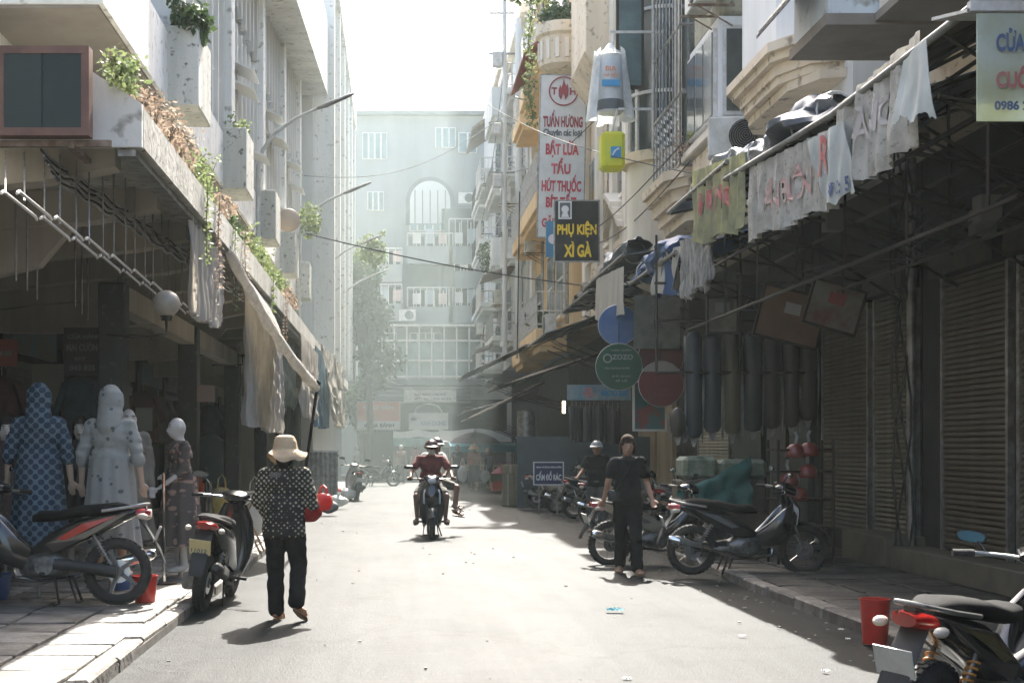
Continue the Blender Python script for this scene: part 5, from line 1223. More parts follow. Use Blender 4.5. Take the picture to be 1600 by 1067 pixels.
body_mesh(t, J, skin_b, 1.6, fwd=fw, curl=(1.0, 1.0), voxel=.0125)
garment_top(t, J, M('maroon_cloth', (.16, .035, .03), .85, (.11, .025, .022), 6, bump=.4, bsc=10), 1.04, 'short', .02, 1.12, fwd=fw, name='t_shirt', voxel=.013)
garment_legs(t, J, M('khaki_shorts', (.16, .15, .12), .9, (.11, .10, .08), 6), 1.0, 1, 1.02, 'shorts', voxel=.013, shorts=True)
helmet(t, J['head'], M('dark_maroon_helmet', (.05, .015, .014), .3, coat=.5), 1.08, True, fw)
hd_ = J['head']
G().sph(hd_ + V((.052, 0, -.045)), (.055, .062, .056), 16, 10).build('face_mask', M('pale_mask', (.58, .52, .48), .7), t, smooth=True)
sandals(t, J, M('dark_sandal', (.03, .03, .03)), 1.0)
t = thing('person', 'pillion passenger in white top and black cap sitting sideways behind the maroon rider', 'person', (.57, 23.4, .012), R(-90))
J = seated(dict(pelvis=(-.50, .03, .92), waist=(-.50, .04, 1.04), chest=(-.48, .06, 1.24), neck=(-.46, .08, 1.38), head=(-.44, .105, 1.49),
     shL=(-.52, .20, 1.33), elL=(-.36, .30, 1.12), wrL=(-.20, .24, 1.02), shR=(-.44, -.10, 1.33), elR=(-.32, -.12, 1.12), wrR=(-.26, -.02, 1.04),
     hipL=(-.52, .10, .90), knL=(-.42, .44, .80), anL=(-.36, .42, .40), toL=(-.30, .52, .34), hipR=(-.42, .08, .90), knR=(-.24, .44, .80), anR=(-.22, .40, .50), toR=(-.14, .50, .45)))
J = {k: v + V((-.02, .0, .03)) for k, v in J.items()}
body_mesh(t, J, skin_b, 1.58, fwd=(.9, .4, 0), curl=(.9, .9), voxel=.011)
garment_top(t, J, M('white_cloth', (.55, .55, .52), .85, (.45, .45, .42), 6), .98, 'short', .0, 1.05, fwd=(.9, .4, 0), voxel=.014)
garment_legs(t, J, M('khaki_shorts', (1, 1, 1)), .95, 1, 1.0, 'shorts', voxel=.014, shorts=True)
helmet(t, J['head'], M('black_white_cap', (.02, .02, .02), .4), 1.02, True, V((.9, .4, 0)).normalized())
sandals(t, J, M('pale_slippers', (.42, .36, .32), .7), 1.25)

# far people, built a little coarser
def far_person(label, x, y, yaw, h, topm, legm, skirt=False, hat=None, J=None, sleeve='short', sk=None, z=.02, voxel=.026):
    t = thing('person', label, 'person', (x, y, z), R(yaw)); J = J or std(h, knL=(-.08, .08, .47), anL=(-.08, .10, .08), toL=(-.09, .24, .03), anR=(.09, -.12, .1), toR=(.1, .01, .04))
    body_mesh(t, J, sk or skin, h, voxel=.013, up=(0, 0, 1)); garment_top(t, J, topm, h / 1.6, sleeve, .03, 1.08, voxel=voxel)
    if skirt: G().loft([(0, 0, .98, .14, .11), (0, 0, .85, .19, .15), (0, 0, .5, .20, .17), (0, 0, .32, .21, .18)], 20, 2, 'Z').build('skirt', legm, t, smooth=True)
    else: garment_legs(t, J, legm, h / 1.6, .95, 1.0, voxel=voxel)
    hd = J['head']
    if hat == 'cone': G().lathe([(0, .20), (.10, .10), (.24, -.03), (.235, -.036), (.09, .08), (0, .17)], hd + V((0, 0, .02)), 28, 'Z').build('conical_hat', M('palm_leaf_hat', (.55, .44, .29), .8, (.45, .35, .22), 12), t, smooth=True)
    elif hat == 'helmet': helmet(t, hd, M('far_helmet', (.2, .2, .2), .4))
    elif hat == 'scarf': G().sph(hd + V((0, -.01, .02)), (.095, .11, .125), 14, 10).build('headscarf', M('pale_scarf', (.5, .5, .46), .8), t, smooth=True)
    else: G().sph(hd + V((0, -.03, .02)), (.085, .095, .11), 14, 10).build('hair', hair_m, t, smooth=True)
    return t, J
rose = M('dusty_rose_cloth', (.36, .17, .13), .85, (.3, .13, .1), 6); drk = M('far_black_cloth', (.03, .03, .032), .9)
far_person('person in conical hat, rose top and black skirt carrying white bags down the street', 2.66, 48.3, 178, 1.56, rose, drk, True, 'cone')
carrier('white plastic carrier bag hanging at the left of the conical hat wearer', (2.25, 48.2, .62), .17, whitebag, h=.55, seed=3)
carrier('pale plastic bag hanging at the right of the conical hat wearer', (3.02, 48.2, .55), .15, whitebag, h=.42, seed=4)
far_person('person in black clothes walking left of the conical hat wearer', 2.42, 56.5, 175, 1.6, drk, drk)
far_person('faint person in red clothes standing under the pale stall roof', .85, 63, 10, 1.62, M('dull_red_cloth', (.26, .09, .08), .85), M('dull_red_cloth', (1, 1, 1)))
far_person('faint person in headscarf wheeling a bicycle near the yellow sack', .18, 58.5, 190, 1.58, M('dusty_brown_cloth', (.30, .22, .18), .85), drk, hat='scarf', sleeve='long')
far_person('faint person in white on the hazy left pavement', -1.9, 66, 60, 1.6, M('pale_cloth', (.5, .5, .48), .85), drk, hat='scarf')
far_person('seated looking vendor in dark blue under the blue sheet', 3.4, 52.0, 150, 1.45, M('navy_cloth', (.04, .05, .09), .85), drk, hat='helmet')

# ------------------------------------------------------------ MANNEQUINS on the left pavement
def mannequin(label, x, y, yaw, h, J, skn, parts, z=.1):
    t = thing('mannequin', label, 'mannequin', (x, y, z), R(yaw), 'dressed mannequins on the left pavement')
    body_mesh(t, J, skn, h, curl=(.25, .25), voxel=.013)
    parts(t, J)
    G().lathe([(0, 0), (.17, 0), (.17, .015), (.02, .025), (.012, .3)], (0, 0, .0), 20, 'Z').build('stand', metal_g, t, smooth=True)
    return t
blue_p = pattern('blue_ring_print', (.10, .155, .20), (.02, .042, .075), 15, .44, rand=.1, rot=45, soft=.05); grey_p = pattern('grey_spotted_print', (.27, .29, .28), (.10, .12, .13), 12, .22, rand=.85, rot=20, soft=.06)
flor = pattern('dark_floral_print', (.085, .07, .065), (.32, .20, .16), 15, .32, rand=1.0, rot=10, soft=.1); dkp = pattern('dark_dotted_print', (.05, .035, .035), (.09, .06, .055), 20, .25, rand=.8)
def lift(J, dz): return {k: v + V((0, 0, dz)) for k, v in J.items()}
def hooded(mat_):
    def f(t, J):
        garment_top(t, J, mat_, 1.06, 'half', .03, 1.14, name='hoodie', amp=.011)
        hd = J['head']
        fuse('hood', [(hd - V((0, .03, .06)), J['neck'] - V((0, .05, .06)), .115, .12)], [(hd + V((0, -.015, .035)), (.118, .130, .155))], mat_, t, .016, 3, noise_amp=.006)
        zt = J['pelvis'].z
        def sk(u, v):
            a = u * 2 * PI; r = .17 + .07 * v + .014 * math.sin(a * 11) * (.3 + v) + .01 * nz(math.cos(a) * 2, math.sin(a) * 2, v * 2); return (r * math.cos(a) * 1.15, r * math.sin(a), zt + .14 - v * .82)
        G().grid(sk, 72, 24).build('skirt', mat_, t, smooth=True)
    return f
Jm = std(1.72, elL=(-.25, -.03, 1.07), wrL=(-.27, .02, .82), elR=(.25, -.03, 1.07), wrR=(.27, .02, .82))
mannequin('mannequin in blue ring patterned hooded tracksuit seen from behind', -3.33, 13.1, 5, 1.72, lift(Jm, .22), man_tan, hooded(blue_p))
mannequin('mannequin in pale grey spotted hooded tracksuit with one arm held out', -2.66, 13.1, -8, 1.72, lift(Jm, .20), man_tan, hooded(grey_p))
def dress(mat_, wig=False, sl='half'):
    def f(t, J):
        garment_top(t, J, mat_, 1.02, sl, .02, 1.08, name='blouse', amp=.008); zt = J['pelvis'].z
        def sk(u, v):
            a = u * 2 * PI; r = .16 + .10 * v + .016 * math.sin(a * 9 + v) * (.3 + v); return (r * math.cos(a) * 1.1, r * math.sin(a), zt + .14 - v * .78)
        G().grid(sk, 72, 20).build('skirt', mat_, t, smooth=True)
        if wig: G().sph(J['head'] + V((0, -.02, .03)), (.095, .105, .12), 16, 10).loft([(0, -.05, J['head'].z, .095, .06), (0, -.06, J['head'].z - .16, .10, .05)], 14, 2, 'Z').build('wig', hair_m, t, smooth=True)
    return f
Jd = std(1.66, elL=(-.20, .02, 1.06), wrL=(-.17, .20, .93), elR=(.24, -.04, 1.08), wrR=(.12, .10, 1.02), head=(0, .03, 1.50))
mannequin('bald pale mannequin in dark floral dress facing left with folded arms', -2.34, 15.2, 115, 1.66, lift(Jd, .06), man_skin, dress(flor))
mannequin('dark haired mannequin in dark dotted top at the left edge behind the blue one', -4.0, 14.4, 200, 1.62, lift(std(1.62), .08), man_skin, dress(dkp, True, 'short'))
mannequin('dark wigged mannequin peering between the two hooded ones', -3.46, 15.4, 185, 1.62, lift(std(1.62), .10), man_skin, dress(drk, True, 'long'))
mannequin('plain mannequin in dull beige behind the grey spotted hoodie', -2.86, 15.0, 200, 1.7, lift(std(1.7), .12), man_skin, dress(M('dull_beige_cloth', (.22, .21, .18), .9, (.16, .15, .13), 5), False, 'long'))

# ------------------------------------------------------------ LEFT SIDE DETAILS
pb = board('display_board', 'large dark glass display board in a brown frame at the end of the planted canopy', 'board', 4, 82, 136, 209, 10.75, M('slate_board', (.03, .042, .042), .6, (.045, .055, .052), 1.2, spec=.2), .12, M('brown_frame', (.17, .085, .06), .5, (.12, .06, .045), 4), fr=.06)
G().box((.16, -.064, 0), (.30, .006, .56)).build('glass_pane', M('slate_board2', (.025, .04, .04), .5, (.035, .05, .048), 1, spec=.25), pb[0])
G().box((-.16, -.064, 0), (.30, .006, .56)).build('glass_pane', M('slate_board3', (.04, .055, .053), .5, spec=.25), pb[0])
G().box((.05, .04, -.38), (.9, .05, .05)).box((.2, .3, -.40), (.05, .6, .04)).build('mounting_rail', rust, pb[0])

foli = [M('pale_green_leaf', (.22, .26, .11), .6, (.14, .19, .08), 9, transl=.4), M('dark_green_leaf', (.07, .11, .04), .6, (.05, .08, .03), 9, transl=.35), M('dry_leaf', (.42, .33, .25), .8, (.26, .19, .14), 9, transl=.3)]  # leaf colours: pale green, dark green and dry brown
stem_m = M('plant_stem', (.12, .09, .05), .8)
GP = 'plants growing on the canopy edge'
def plant(label, c, r, n, size, m, seed=0, hang=0.0, grp=GP, stems=9, cat='plant', name='plant'):
    c = V(c); t = thing(name, label, cat, c, 0, grp)
    g = leaves(G(), (0, 0, 0), r, n, size, seed, hang=hang); rnd = random.Random(seed)
    sg = G()
    for _ in range(stems):
        e = V((rnd.uniform(-1, 1) * r[0], rnd.uniform(-1, 1) * r[1], rnd.uniform(.2, 1.25) * r[2] * (-1 if hang > 1 else 1)))
        mid = e * .5 + V((0, rnd.uniform(-.06, .06), .04)); sg.tube([(0, 0, -r[2] * .5), mid, e], [.008, .006, .003], 4)
        leaves(g, tuple(e), (.08, .08, .08), 14, size * .8, seed + _)
    g.build('foliage', m, t); sg.build('stems', stem_m, t)
    return t
specs = [(176, .16, .13, 0, 0, 'pale green tuft at the near end of the canopy edge'), (196, .20, .10, 0, 0, 'low pale tuft second from the near end of the canopy edge'), (216, .22, .12, 2, .3, 'dry brown creeper starting behind the pale tufts'), (236, .28, .17, 2, .5, 'dry pinkish creeper spilling over the canopy edge'), (256, .30, .20, 2, .6, 'thickest dry creeper below the nearest planter box'),
         (277, .34, .20, 2, .8, 'dry creeper with trailing strands past the thickest one'), (300, .42, .26, 0, .2, 'bushy pale green fern in mid canopy'), (322, .50, .30, 0, .4, 'largest leafy green bush on the canopy edge'), (343, .50, .24, 2, .9, 'brown hanging creeper past the largest bush'), (362, .5, .2, 1, .6, 'dark green scrub beyond the hanging creeper'), (385, .6, .25, 0, .2, 'green clump before the far planter boxes'), (405, .8, .34, 0, .3, 'wide sunlit green clump far along the canopy'), (428, .8, .32, 0, .4, 'last wide green clump before the canopy fades in haze'), (448, .8, .22, 2, .6, 'thin dry growth near the far end of the canopy')]
for i, (px, ry, rz, k, hg, lab) in enumerate(specs):
    Y = 2.2 * F / (CX - px); plant(lab, (-2.17, Y, 4.40 + rz * .2), (.17, ry, rz * .85), int((300 if k != 2 else 170) * (ry + .1) / .4), .042 + .0016 * Y, foli[k], i, hg)
for i in range(6):
    Y = (14.6, 15.6, 17.2, 18.3, 22.5, 25.0)[i]; t = thing('creeper', 'thin vine strand trailing below the canopy edge, %s' % ['nearest', 'second nearest', 'third from near', 'third from far', 'second farthest', 'farthest'][i], 'creeper', (-1.97, Y, 4.3), 0, 'vine strands')
    pts = [(0, .05 * math.sin(k + i), -.12 * k) for k in range(8 + i % 3)]; G().tube(pts, .006, 4).build('stem', stem_m, t); g = G()
    for p in pts: leaves(g, p, (.05, .05, .07), 12, .06, i)
    g.build('foliage', foli[2 if i % 2 else 0], t)
plant('lush green fern spilling down the nearest planter box', (-2.72, 18.7, 7.16), (.25, .42, .26), 900, .11, foli[1], 31, .4, 'plants in the upper planter boxes', 8)
plant('pale sprig on the second planter box', (-2.8, 24.8, 7.15), (.2, .4, .10), 260, .09, foli[0], 32, .1, 'plants in the upper planter boxes', 5)
plant('sprouting shrub rising from the far balcony', (-2.35, 37.5, 7.5), (.3, .6, .4), 500, .13, foli[0], 33, .1, 'plants in the upper planter boxes', 9)
plant('leafy shrub glowing in the haze on the lamp arm', (-.9, 50.2, 8.5), (.55, .5, .55), 900, .16, foli[0], 34, .1, 'plants in the upper planter boxes', 9)

# rail of bright bars hung from the canopy by thin rods
t = thing('hanging_rail', 'row of bright metal bars hung on thin rods under the left canopy', 'rail', (-2.45, 12, 3.1))
for i in range(9):
    y0 = 8.9 + i * .98
    for dx in (-.05, .05):
        bw(G().tube([(-2.45 + dx, y0, 3.11), (-2.45 + dx, y0 + .05, 3.13), (-2.45 + dx, y0 + .84, 3.10), (-2.45 + dx, y0 + .88, 3.085)], .011, 8), 'bar', M('bright_galvanised', (.78, .77, .74), .35, metal=.6), t, smooth=True)
    bw(G().cyl((-2.46, y0 + .4, 3.13), (-2.46 * max(1, 11.6 / (y0 + .4)), max(11.6, y0 + .4), 3.95), .008, n=5), 'rod', metal_g, t); bw(G().cyl((-2.46, y0 - .05, 3.10), (-2.46 * max(1, 11.6 / (y0 - .05)), max(11.6, y0 - .05), 3.95), .007, n=5), 'rod', metal_g, t)
t = thing('hanging_rods', 'thin vertical rods hanging in the shade under the left canopy beams', 'rods', (-3.4, 14, 3.5))
for i in range(12): bw(G().cyl((-3.3 - .1 * (i % 3), 12.2 + i * .75, 2.95), (-3.3 - .1 * (i % 3), 12.2 + i * .75, 3.9), .010, n=5), 'rod', metal_g, t)
t = thing('cable_bundle', 'looped bundle of cables running along the underside of the canopy', 'cables', (-2.4, 15, 3.8))
rnd = random.Random(4)
for k in range(7):
    pts = []
    for j in range(40):
        u = j / 39; pts.append((-2.75 + .5 * u + .02 * k, 10.8 + 9.0 * u, 3.82 - .04 * k - .05 * abs(math.sin(u * (9 + k) * PI)) + .01 * rnd.random()))
    bw(G().tube(pts, .009, 5), 'cable', black_r if k % 2 else metal_g, t)
for i, (px, py, Y, r, lab) in enumerate(((260, 474, 13.8, .135, 'large frosted globe lamp hanging by the first drape'), (379, 545, 27, .125, 'smaller frosted globe lamp farther under the canopy'))):
    t = thing('globe_lamp', lab, 'lamp', at(px, py, Y), 0, 'globe lamps under the left canopy'); G().sph((0, 0, 0), (r, r, r * .95), 24, 16).build('globe', M('frosted_globe', (.48, .45, .38), .3, (.40, .37, .31), 3, transl=.15), t, smooth=True)
    G().cyl((0, 0, -r * .9), (0, 0, -r * 1.25), .06, .05, 12).build('collar', metal_d, t); G().tube([(0, 0, -r * 1.2), (0, 0, -.30), (-.2, .05, -.32), (-.6, .1, -.30)], .014, 6).build('bracket', metal_d, t)
curt = M('sun_bleached_drape', (.74, .71, .65), .8, (.56, .53, .48), 14, streak=True, bump=.4, bsc=10, transl=.55); curt_t = M('teal_grey_drape', (.26, .32, .31), .8, (.2, .25, .25), 6, streak=True, transl=.4); curt_b = M('blue_drape', (.13, .24, .31), .8, (.10, .18, .24), 5, streak=True, transl=.4)
GD = 'drapes hung along the left canopy'
hanging('drape', 'pleated pale drape hanging from the canopy beside the large globe lamp', 'drape', -2.08, (297, 332), (348, 402), (343, 512), (300, 492), curt, .045, 24, (), GD, seed=11, nu=60, frayed=.05)
hanging('drape', 'teal upper part of a drape just under the canopy edge', 'drape', -2.12, (297, 318), (342, 385), (342, 440), (299, 372), curt_t, .04, 9, (), GD, seed=12)
hanging('drape', 'tall striped pale drape with frayed hem above the bucket hat', 'drape', -1.92, (384, 455), (441, 548), (439, 678), (383, 662), curt, .045, 24, (), GD, seed=13, nu=90, frayed=.05)
hanging('drape', 'dull grey blue drape behind the tall striped one', 'drape', -2.25, (420, 500), (462, 545), (460, 640), (420, 620), curt_t, .05, 16, (), GD, seed=14)
hanging('drape', 'narrow pale drape in the middle of the left row', 'drape', -1.8, (470, 520), (497, 555), (494, 655), (472, 652), curt, .045, 22, (), GD, seed=15, frayed=.1)
hanging('drape', 'blue drape between the narrow pale ones', 'drape', -1.9, (492, 540), (512, 560), (512, 668), (492, 668), curt_b, .05, 16, (), GD, seed=16)
hanging('drape', 'slanting pale drape farthest along the left row', 'drape', -1.75, (500, 535), (536, 575), (538, 668), (524, 665), curt, .05, 20, (), GD, seed=17, frayed=.1)
t = thing('rolled_awning', 'rolled canvas awning slanting out from the canopy, propped on a dark pole', 'awning', (-1.6, 18, 3.2))
a_ = V((-2.02, 16.9, 3.86)); b_ = at(494, 607, 19.5)
pts = [a_.lerp(b_, k / 24) + V((0, 0, -.14 * math.sin(PI * k / 24) + .01 * math.sin(k * 1.7))) for k in range(25)]
bw(G().tube(pts, [.05 + .02 * abs(math.sin(k * .8)) for k in range(25)], 10), 'canvas_roll', curt, t, smooth=True)
bw(G().tube([p + V((0, 0, .09)) for p in pts], .018, 6), 'pole', metal_w, t)
def awf(u, v):
    p = a_.lerp(b_, u); q = V((-2.05, 17.0 + 6 * u, 3.84)); r_ = p.lerp(q, v); return (r_.x, r_.y, r_.z - .25 * math.sin(PI * v) * u + .03 * math.sin(v * 20 + u * 5))
bw(G().grid(awf, 24, 24, (0, 0, -.006)), 'canvas', curt, t, smooth=True)
bw(G().cyl(b_ + V((.02, 0, .06)), (-1.42, 19.5, .11), .022, n=8).cyl(b_ + V((-.05, 0, .0)), b_ + V((.04, 0, .1)), .04, n=8), 'prop_pole', metal_d, t)
# street lamps on the facade
for i, Y in enumerate((30.0, 40.0, 50.0, 59.5)):
    t = thing('street_lamp', 'curved street lamp arm, %s along the left facade' % ['nearest and highest in view', 'second', 'third, beside the glowing shrub', 'last, lost in haze'][i], 'street lamp', (-2.95 + .18 * i, Y, 4.5), 0, 'street lamps along the left facade')
    G().cyl((0, 0, -.3), (0, 0, 3.0), .055, .05, 10).build('post', M('pale_lamp_paint', (.50, .50, .47), .5, (.38, .38, .35), 5), t, smooth=True)
    G().tube([(0, 0, 3.0), (.10, 0, 3.35), (.35, 0, 3.7), (.8, 0, 4.02), (1.3, 0, 4.25), (1.95, 0, 4.50)], [.05, .045, .04, .035, .03, .03], 8).build('arm', M('pale_lamp_paint', (1, 1, 1)), t, smooth=True)
    G().loft([(1.25, 0, 4.23, .05, .03), (1.45, 0, 4.30, .09, .05), (1.9, 0, 4.49, .08, .04), (2.05, 0, 4.55, .03, .02)], 12).build('lamp_head', metal_g, t, smooth=True)
t = thing('wall_lamp_dish', 'round tan dish fixed to the upper facade above the canopy plants', 'dish', (-2.55, 33, 6.85)); G().lathe([(0, 0), (.16, .01), (.27, .08), (.28, .10), (.16, .03), (0, .02)], (0, 0, 0), 24, 'Y').build('dish', M('tan_dish', (.42, .33, .25), .6), t, smooth=True); G().tube([(0, .03, 0), (0, .2, 0), (-.4, .3, .1)], .02, 6).build('arm', metal_d, t)

# goods in the dark shops behind the mannequins
def dim(label, cat, name, c, s, m, parts=None, rz=0):
    t = thing(name, label, cat, c, rz)
    G().box((0, 0, 0), s).build('panel', m, t, bev=min(s) * .15)
    if parts: parts(t)
    return t
sb = board('shop_board', 'dim brown shop board with pale lettering behind the hooded mannequins', 'sign', 100, 512, 166, 586, 17.2, M('maroon_board', (.075, .045, .035), .6, (.06, .05, .04), 3), .05)
for a in (('CỬA HÀNG', .5, .18, .8, .12, M('dim_print', (.18, .17, .14), .7)), ('MAI CƯỜNG', .5, .40, .85, .20, M('dim_print', (1, 1, 1))), ('ĐT', .4, .66, .3, .08, M('dim_print', (1, 1, 1))), ('043 825', .45, .85, .6, .12, M('dim_print', (1, 1, 1)))): onboard(sb, *a)
rp_ = board('poster', 'dim red poster at the left edge of the picture behind the mannequins', 'poster', -20, 530, 27, 572, 16.5, M('dim_red', (.22, .045, .03), .6), .03)
onboard(rp_, 'GIẢM GIÁ', .5, .5, .7, .25, M('dim_print', (1, 1, 1)))
cl_ms = [M('shop_cloth_%d' % i, c, .9, tuple(v * .6 for v in c), 5) for i, c in enumerate(((.10, .05, .05), (.06, .08, .09), (.12, .11, .09), (.05, .05, .055), (.14, .08, .06)))]
rnd = random.Random(12)
for i in range(14):
    Y = 17.5 + (i // 2) * 2.3; X = -4.9 + .9 * (i % 2) + rnd.uniform(-.2, .2)
    t = thing('hanging_garment', 'dark garment hanging in the left shops, %s' % ['nearest pair, inner', 'nearest pair, outer', 'second pair, inner', 'second pair, outer', 'third pair, inner', 'third pair, outer', 'fourth pair, inner', 'fourth pair, outer', 'fifth pair, inner', 'fifth pair, outer', 'sixth pair, inner', 'sixth pair, outer', 'last pair, inner', 'last pair, outer'][i], 'garment', (X, Y, 2.4), 0, 'garments in the left shops')
    G().loft([(0, 0, 0, .05, .03), (0, 0, -.08, .22, .05), (0, 0, -.3, .2, .08), (0, 0, -.8, .22 + .05 * rnd.random(), .10)], 16, 2, 'Z').build('cloth', cl_ms[i % 5], t, smooth=True)
    for s_ in (-1, 1): G().cyl((s_ * .18, 0, -.1), (s_ * .32, 0, -.5), .06, .05, 8).build('sleeve', cl_ms[i % 5], t)
    G().tube([(0, 0, 0), (0, 0, .1), (.03, 0, .14), (.05, 0, .1)], .006, 5).build('hook', metal_g, t)
for i, (px, py, Y, w_, h_, m) in enumerate(((322, 615, 18.6, .24, .22, M('dim_card', (.30, .20, .15), .8)), (225, 655, 17.0, .20, .28, M('dim_card2', (.17, .16, .12), .8)), (138, 690, 15.4, .12, .16, M('dim_card3', (.30, .30, .27), .8)), (75, 600, 17.5, .4, .5, M('dim_card2', (1, 1, 1))))):
    board('price_card', ['pinkish card on the shop wall left of the tall drape', 'olive card between the beige and bald mannequins', 'small white tag on the dark wigged mannequin', 'dull square poster behind the blue hood'][i], 'card', px - w_ * F / Y / 2, py - h_ * F / Y / 2, px + w_ * F / Y / 2, py + h_ * F / Y / 2, Y, m, .015)
t = thing('clothes_stand', 'dark top with a red scarf on a stand behind the scooter', 'clothes stand', (-2.95, 22.3, .1))
G().cyl((0, 0, 0), (0, 0, 1.5), .018, n=8).lathe([(0, 0), (.22, 0), (.22, .02), (0, .03)], (0, 0, 0), 18).build('stand', metal_g, t)
G().loft([(0, 0, 1.62, .05, .04), (0, 0, 1.52, .22, .08), (0, 0, 1.2, .19, .11), (0, 0, .85, .22, .12)], 18, 2, 'Z').build('top', M('navy_cloth2', (.03, .05, .055), .9), t, smooth=True)
G().loft([(-.16, -.06, 1.05, .05, .04), (-.17, -.06, .8, .09, .06), (-.17, -.05, .66, .05, .04)], 12, 2, 'Z').build('scarf', M('red_scarf', (.42, .08, .05), .8), t, smooth=True)
# blue tubs and shopping sacks at the foot of the mannequins
def bucket(label, x, y, z, r, h, m, hm=None, handle=True, grp=None):
    t = thing('bucket', label, 'bucket', (x, y, z), R(20), grp)
    g = G().lathe([(0, 0), (r * .80, 0), (r * .82, .01), (r, h * .94), (r * 1.05, h * .95), (r * 1.05, h), (r * .97, h), (r * .78, .02), (0, .02)], (0, 0, 0), 28); g.build('bucket_body', m, t, smooth=True)
    if handle: G().tube([(r * 1.03 * math.cos(a), -r * .12 - r * .95 * math.sin(a) * .55, h * .92 - r * 1.0 * math.sin(a) * .9) for a in [PI * k / 14 for k in range(15)]], .006, 6).build('bucket_handle', metal_g, t)
    return t
bucket('bright red plastic bucket beside the motorbike wheel on the left pavement', -2.28, 12.75, .10, .112, .25, M('red_plastic', (.50, .035, .025), .35, (.40, .03, .02), 5))
bucket('tall red plastic bucket by the right kerb behind the nearest motorbike', 3.60, 10.6, .03, .11, .34, M('red_plastic', (1, 1, 1)), handle=False)
bucket('blue plastic tub under the left motorbike', -3.72, 13.0, .10, .16, .24, M('blue_plastic', (.05, .12, .36), .4, (.04, .09, .25), 4), handle=False)
bucket('small blue tub behind the left motorbike wheel', -2.72, 13.9, .10, .10, .16, M('blue_plastic', (1, 1, 1)), handle=False)
carrier('yellow and white shopping bag standing behind the scooter', (-2.55, 20.5, .72), .16, M('yellow_white_bag', (.55, .50, .30), .5, (.5, .35, .05), 4), h=.42, seed=8)
carrier('white cloth sack on the left pavement beyond the scooter', (-2.15, 21.3, .5), .22, whitebag, h=.6, seed=9)
t = thing('trestle', 'folding trestle with thin orange legs behind the scooter', 'trestle', (-2.05, 18.6, .10))
for (x0, x1) in ((-.25, .15), (.25, -.1)):
    for yy in (0, .5): G().cyl((x0, yy, 0), (x1, yy, .78), .014, n=6).build('leg', M('orange_wood', (.45, .24, .10), .6), t)
G().box((0, .25, .80), (.7, .7, .03)).build('table_top', M('worn_board', (.35, .3, .22), .7, (.25, .2, .15), 4), t)
for (x, y, lab) in ((-2.4, 12.9, 'nearest'), (-2.55, 17.2, 'middle'), (-2.2, 24.5, 'farthest')):
    t = thing('steel_pole', 'slim bright steel pole standing on the left pavement, %s of three' % lab, 'pole', (x, y + 1.6, .1), 0, 'slim poles on the left pavement'); G().cyl((0, 0, 0), (0, 0, 1.15), .018, n=8).build('pole', chrome, t, smooth=True); G().lathe([(0, 0), (.14, 0), (.14, .02), (0, .03)], (0, 0, 0), 16).build('foot', metal_d, t)
t = thing('sheet_barrier', 'corrugated grey sheet barrier on the hazy left pavement', 'barrier', (-2.9, 37, .1))
def cor(u, v): return (-.55 + 1.9 * u, .02 * math.sin(u * 95), .05 + 1.25 * v)
G().grid(cor, 150, 2, (0, .006, 0)).build('corrugated_sheet', metal_g, t); G().box((.4, 0, 1.32), (1.95, .05, .05)).build('top_rail', metal_w, t)
for k in range(2): G().box((-.5 + 1.8 * k, .04, .65), (.05, .05, 1.3)).build('post', metal_g, t)
rnd = random.Random(21)
for i, (px, py) in enumerate(((528, 790), (512, 800), (545, 778), (522, 775), (498, 792))):
    Y = gy(py, .1); m_ = [whitebag, M('grey_sack', (.25, .25, .23), .8), whitebag, redbag, M('grey_sack', (1, 1, 1))][i]
    X = (px - CX) * Y / F
    t = thing('sack', ['white sack', 'grey sack', 'far white sack', 'small red sack', 'leftmost grey sack'][i] + ' dumped on the sunlit left kerb', 'sack', (X, Y, .10), 0, 'sacks on the left kerb')
    def fs(u, v, i=i):
        a = u * 2 * PI; ph = v * PI; k = 1 + .25 * nz(math.cos(a) + i * 5, math.sin(a), v * 3); return (.24 * math.sin(ph) * math.cos(a) * k, .2 * math.sin(ph) * math.sin(a) * k, .12 + .14 * math.cos(ph) * k)
    G().grid(fs, 18, 10).build('sack_body', m_, t, smooth=True); G().cyl((0, 0, .22), (.03, 0, .33), .03, .05, 8).build('tied_neck', m_, t)
# tree in the haze at the far left and its neighbour
def tree(label, c, hgt, rad, seed, m, n=9):
    t = thing('tree', label, 'tree', c, 0, 'trees at the far end'); rnd = random.Random(seed); g = G().tube([(0, 0, 0), (.1, 0, hgt * .3), (-.05, .1, hgt * .6), (0, 0, hgt * .85)], [.22, .17, .12, .05], 9); lf = G()
    for i in range(n):
        a = rnd.uniform(0, 6.28); e = V((math.cos(a) * rad * rnd.uniform(.3, .9), math.sin(a) * rad * .8 * rnd.uniform(.3, .9), hgt * rnd.uniform(.5, 1.05)))
        g.tube([(0, 0, hgt * .45), e * .55 + V((0, 0, hgt * .22)), e], [.09, .06, .03], 6); leaves(lf, tuple(e), (rad * .62, rad * .62, rad * .5), 900, .30, seed + i)
    g.build('trunk', M('bark', (.10, .08, .06), .9, (.06, .05, .04), 6, bump=.5), t, smooth=True); lf.build('crown', m, t)
tree('pale green tree glowing through the smoke beside the end block', (-1.4, 69, 0), 10.0, 1.9, 3, foli[1], 9)
tree('low dark tree at the foot of the white block on the left', (-2.0, 74.5, 0), 5.0, 1.3, 8, foli[1], 5)

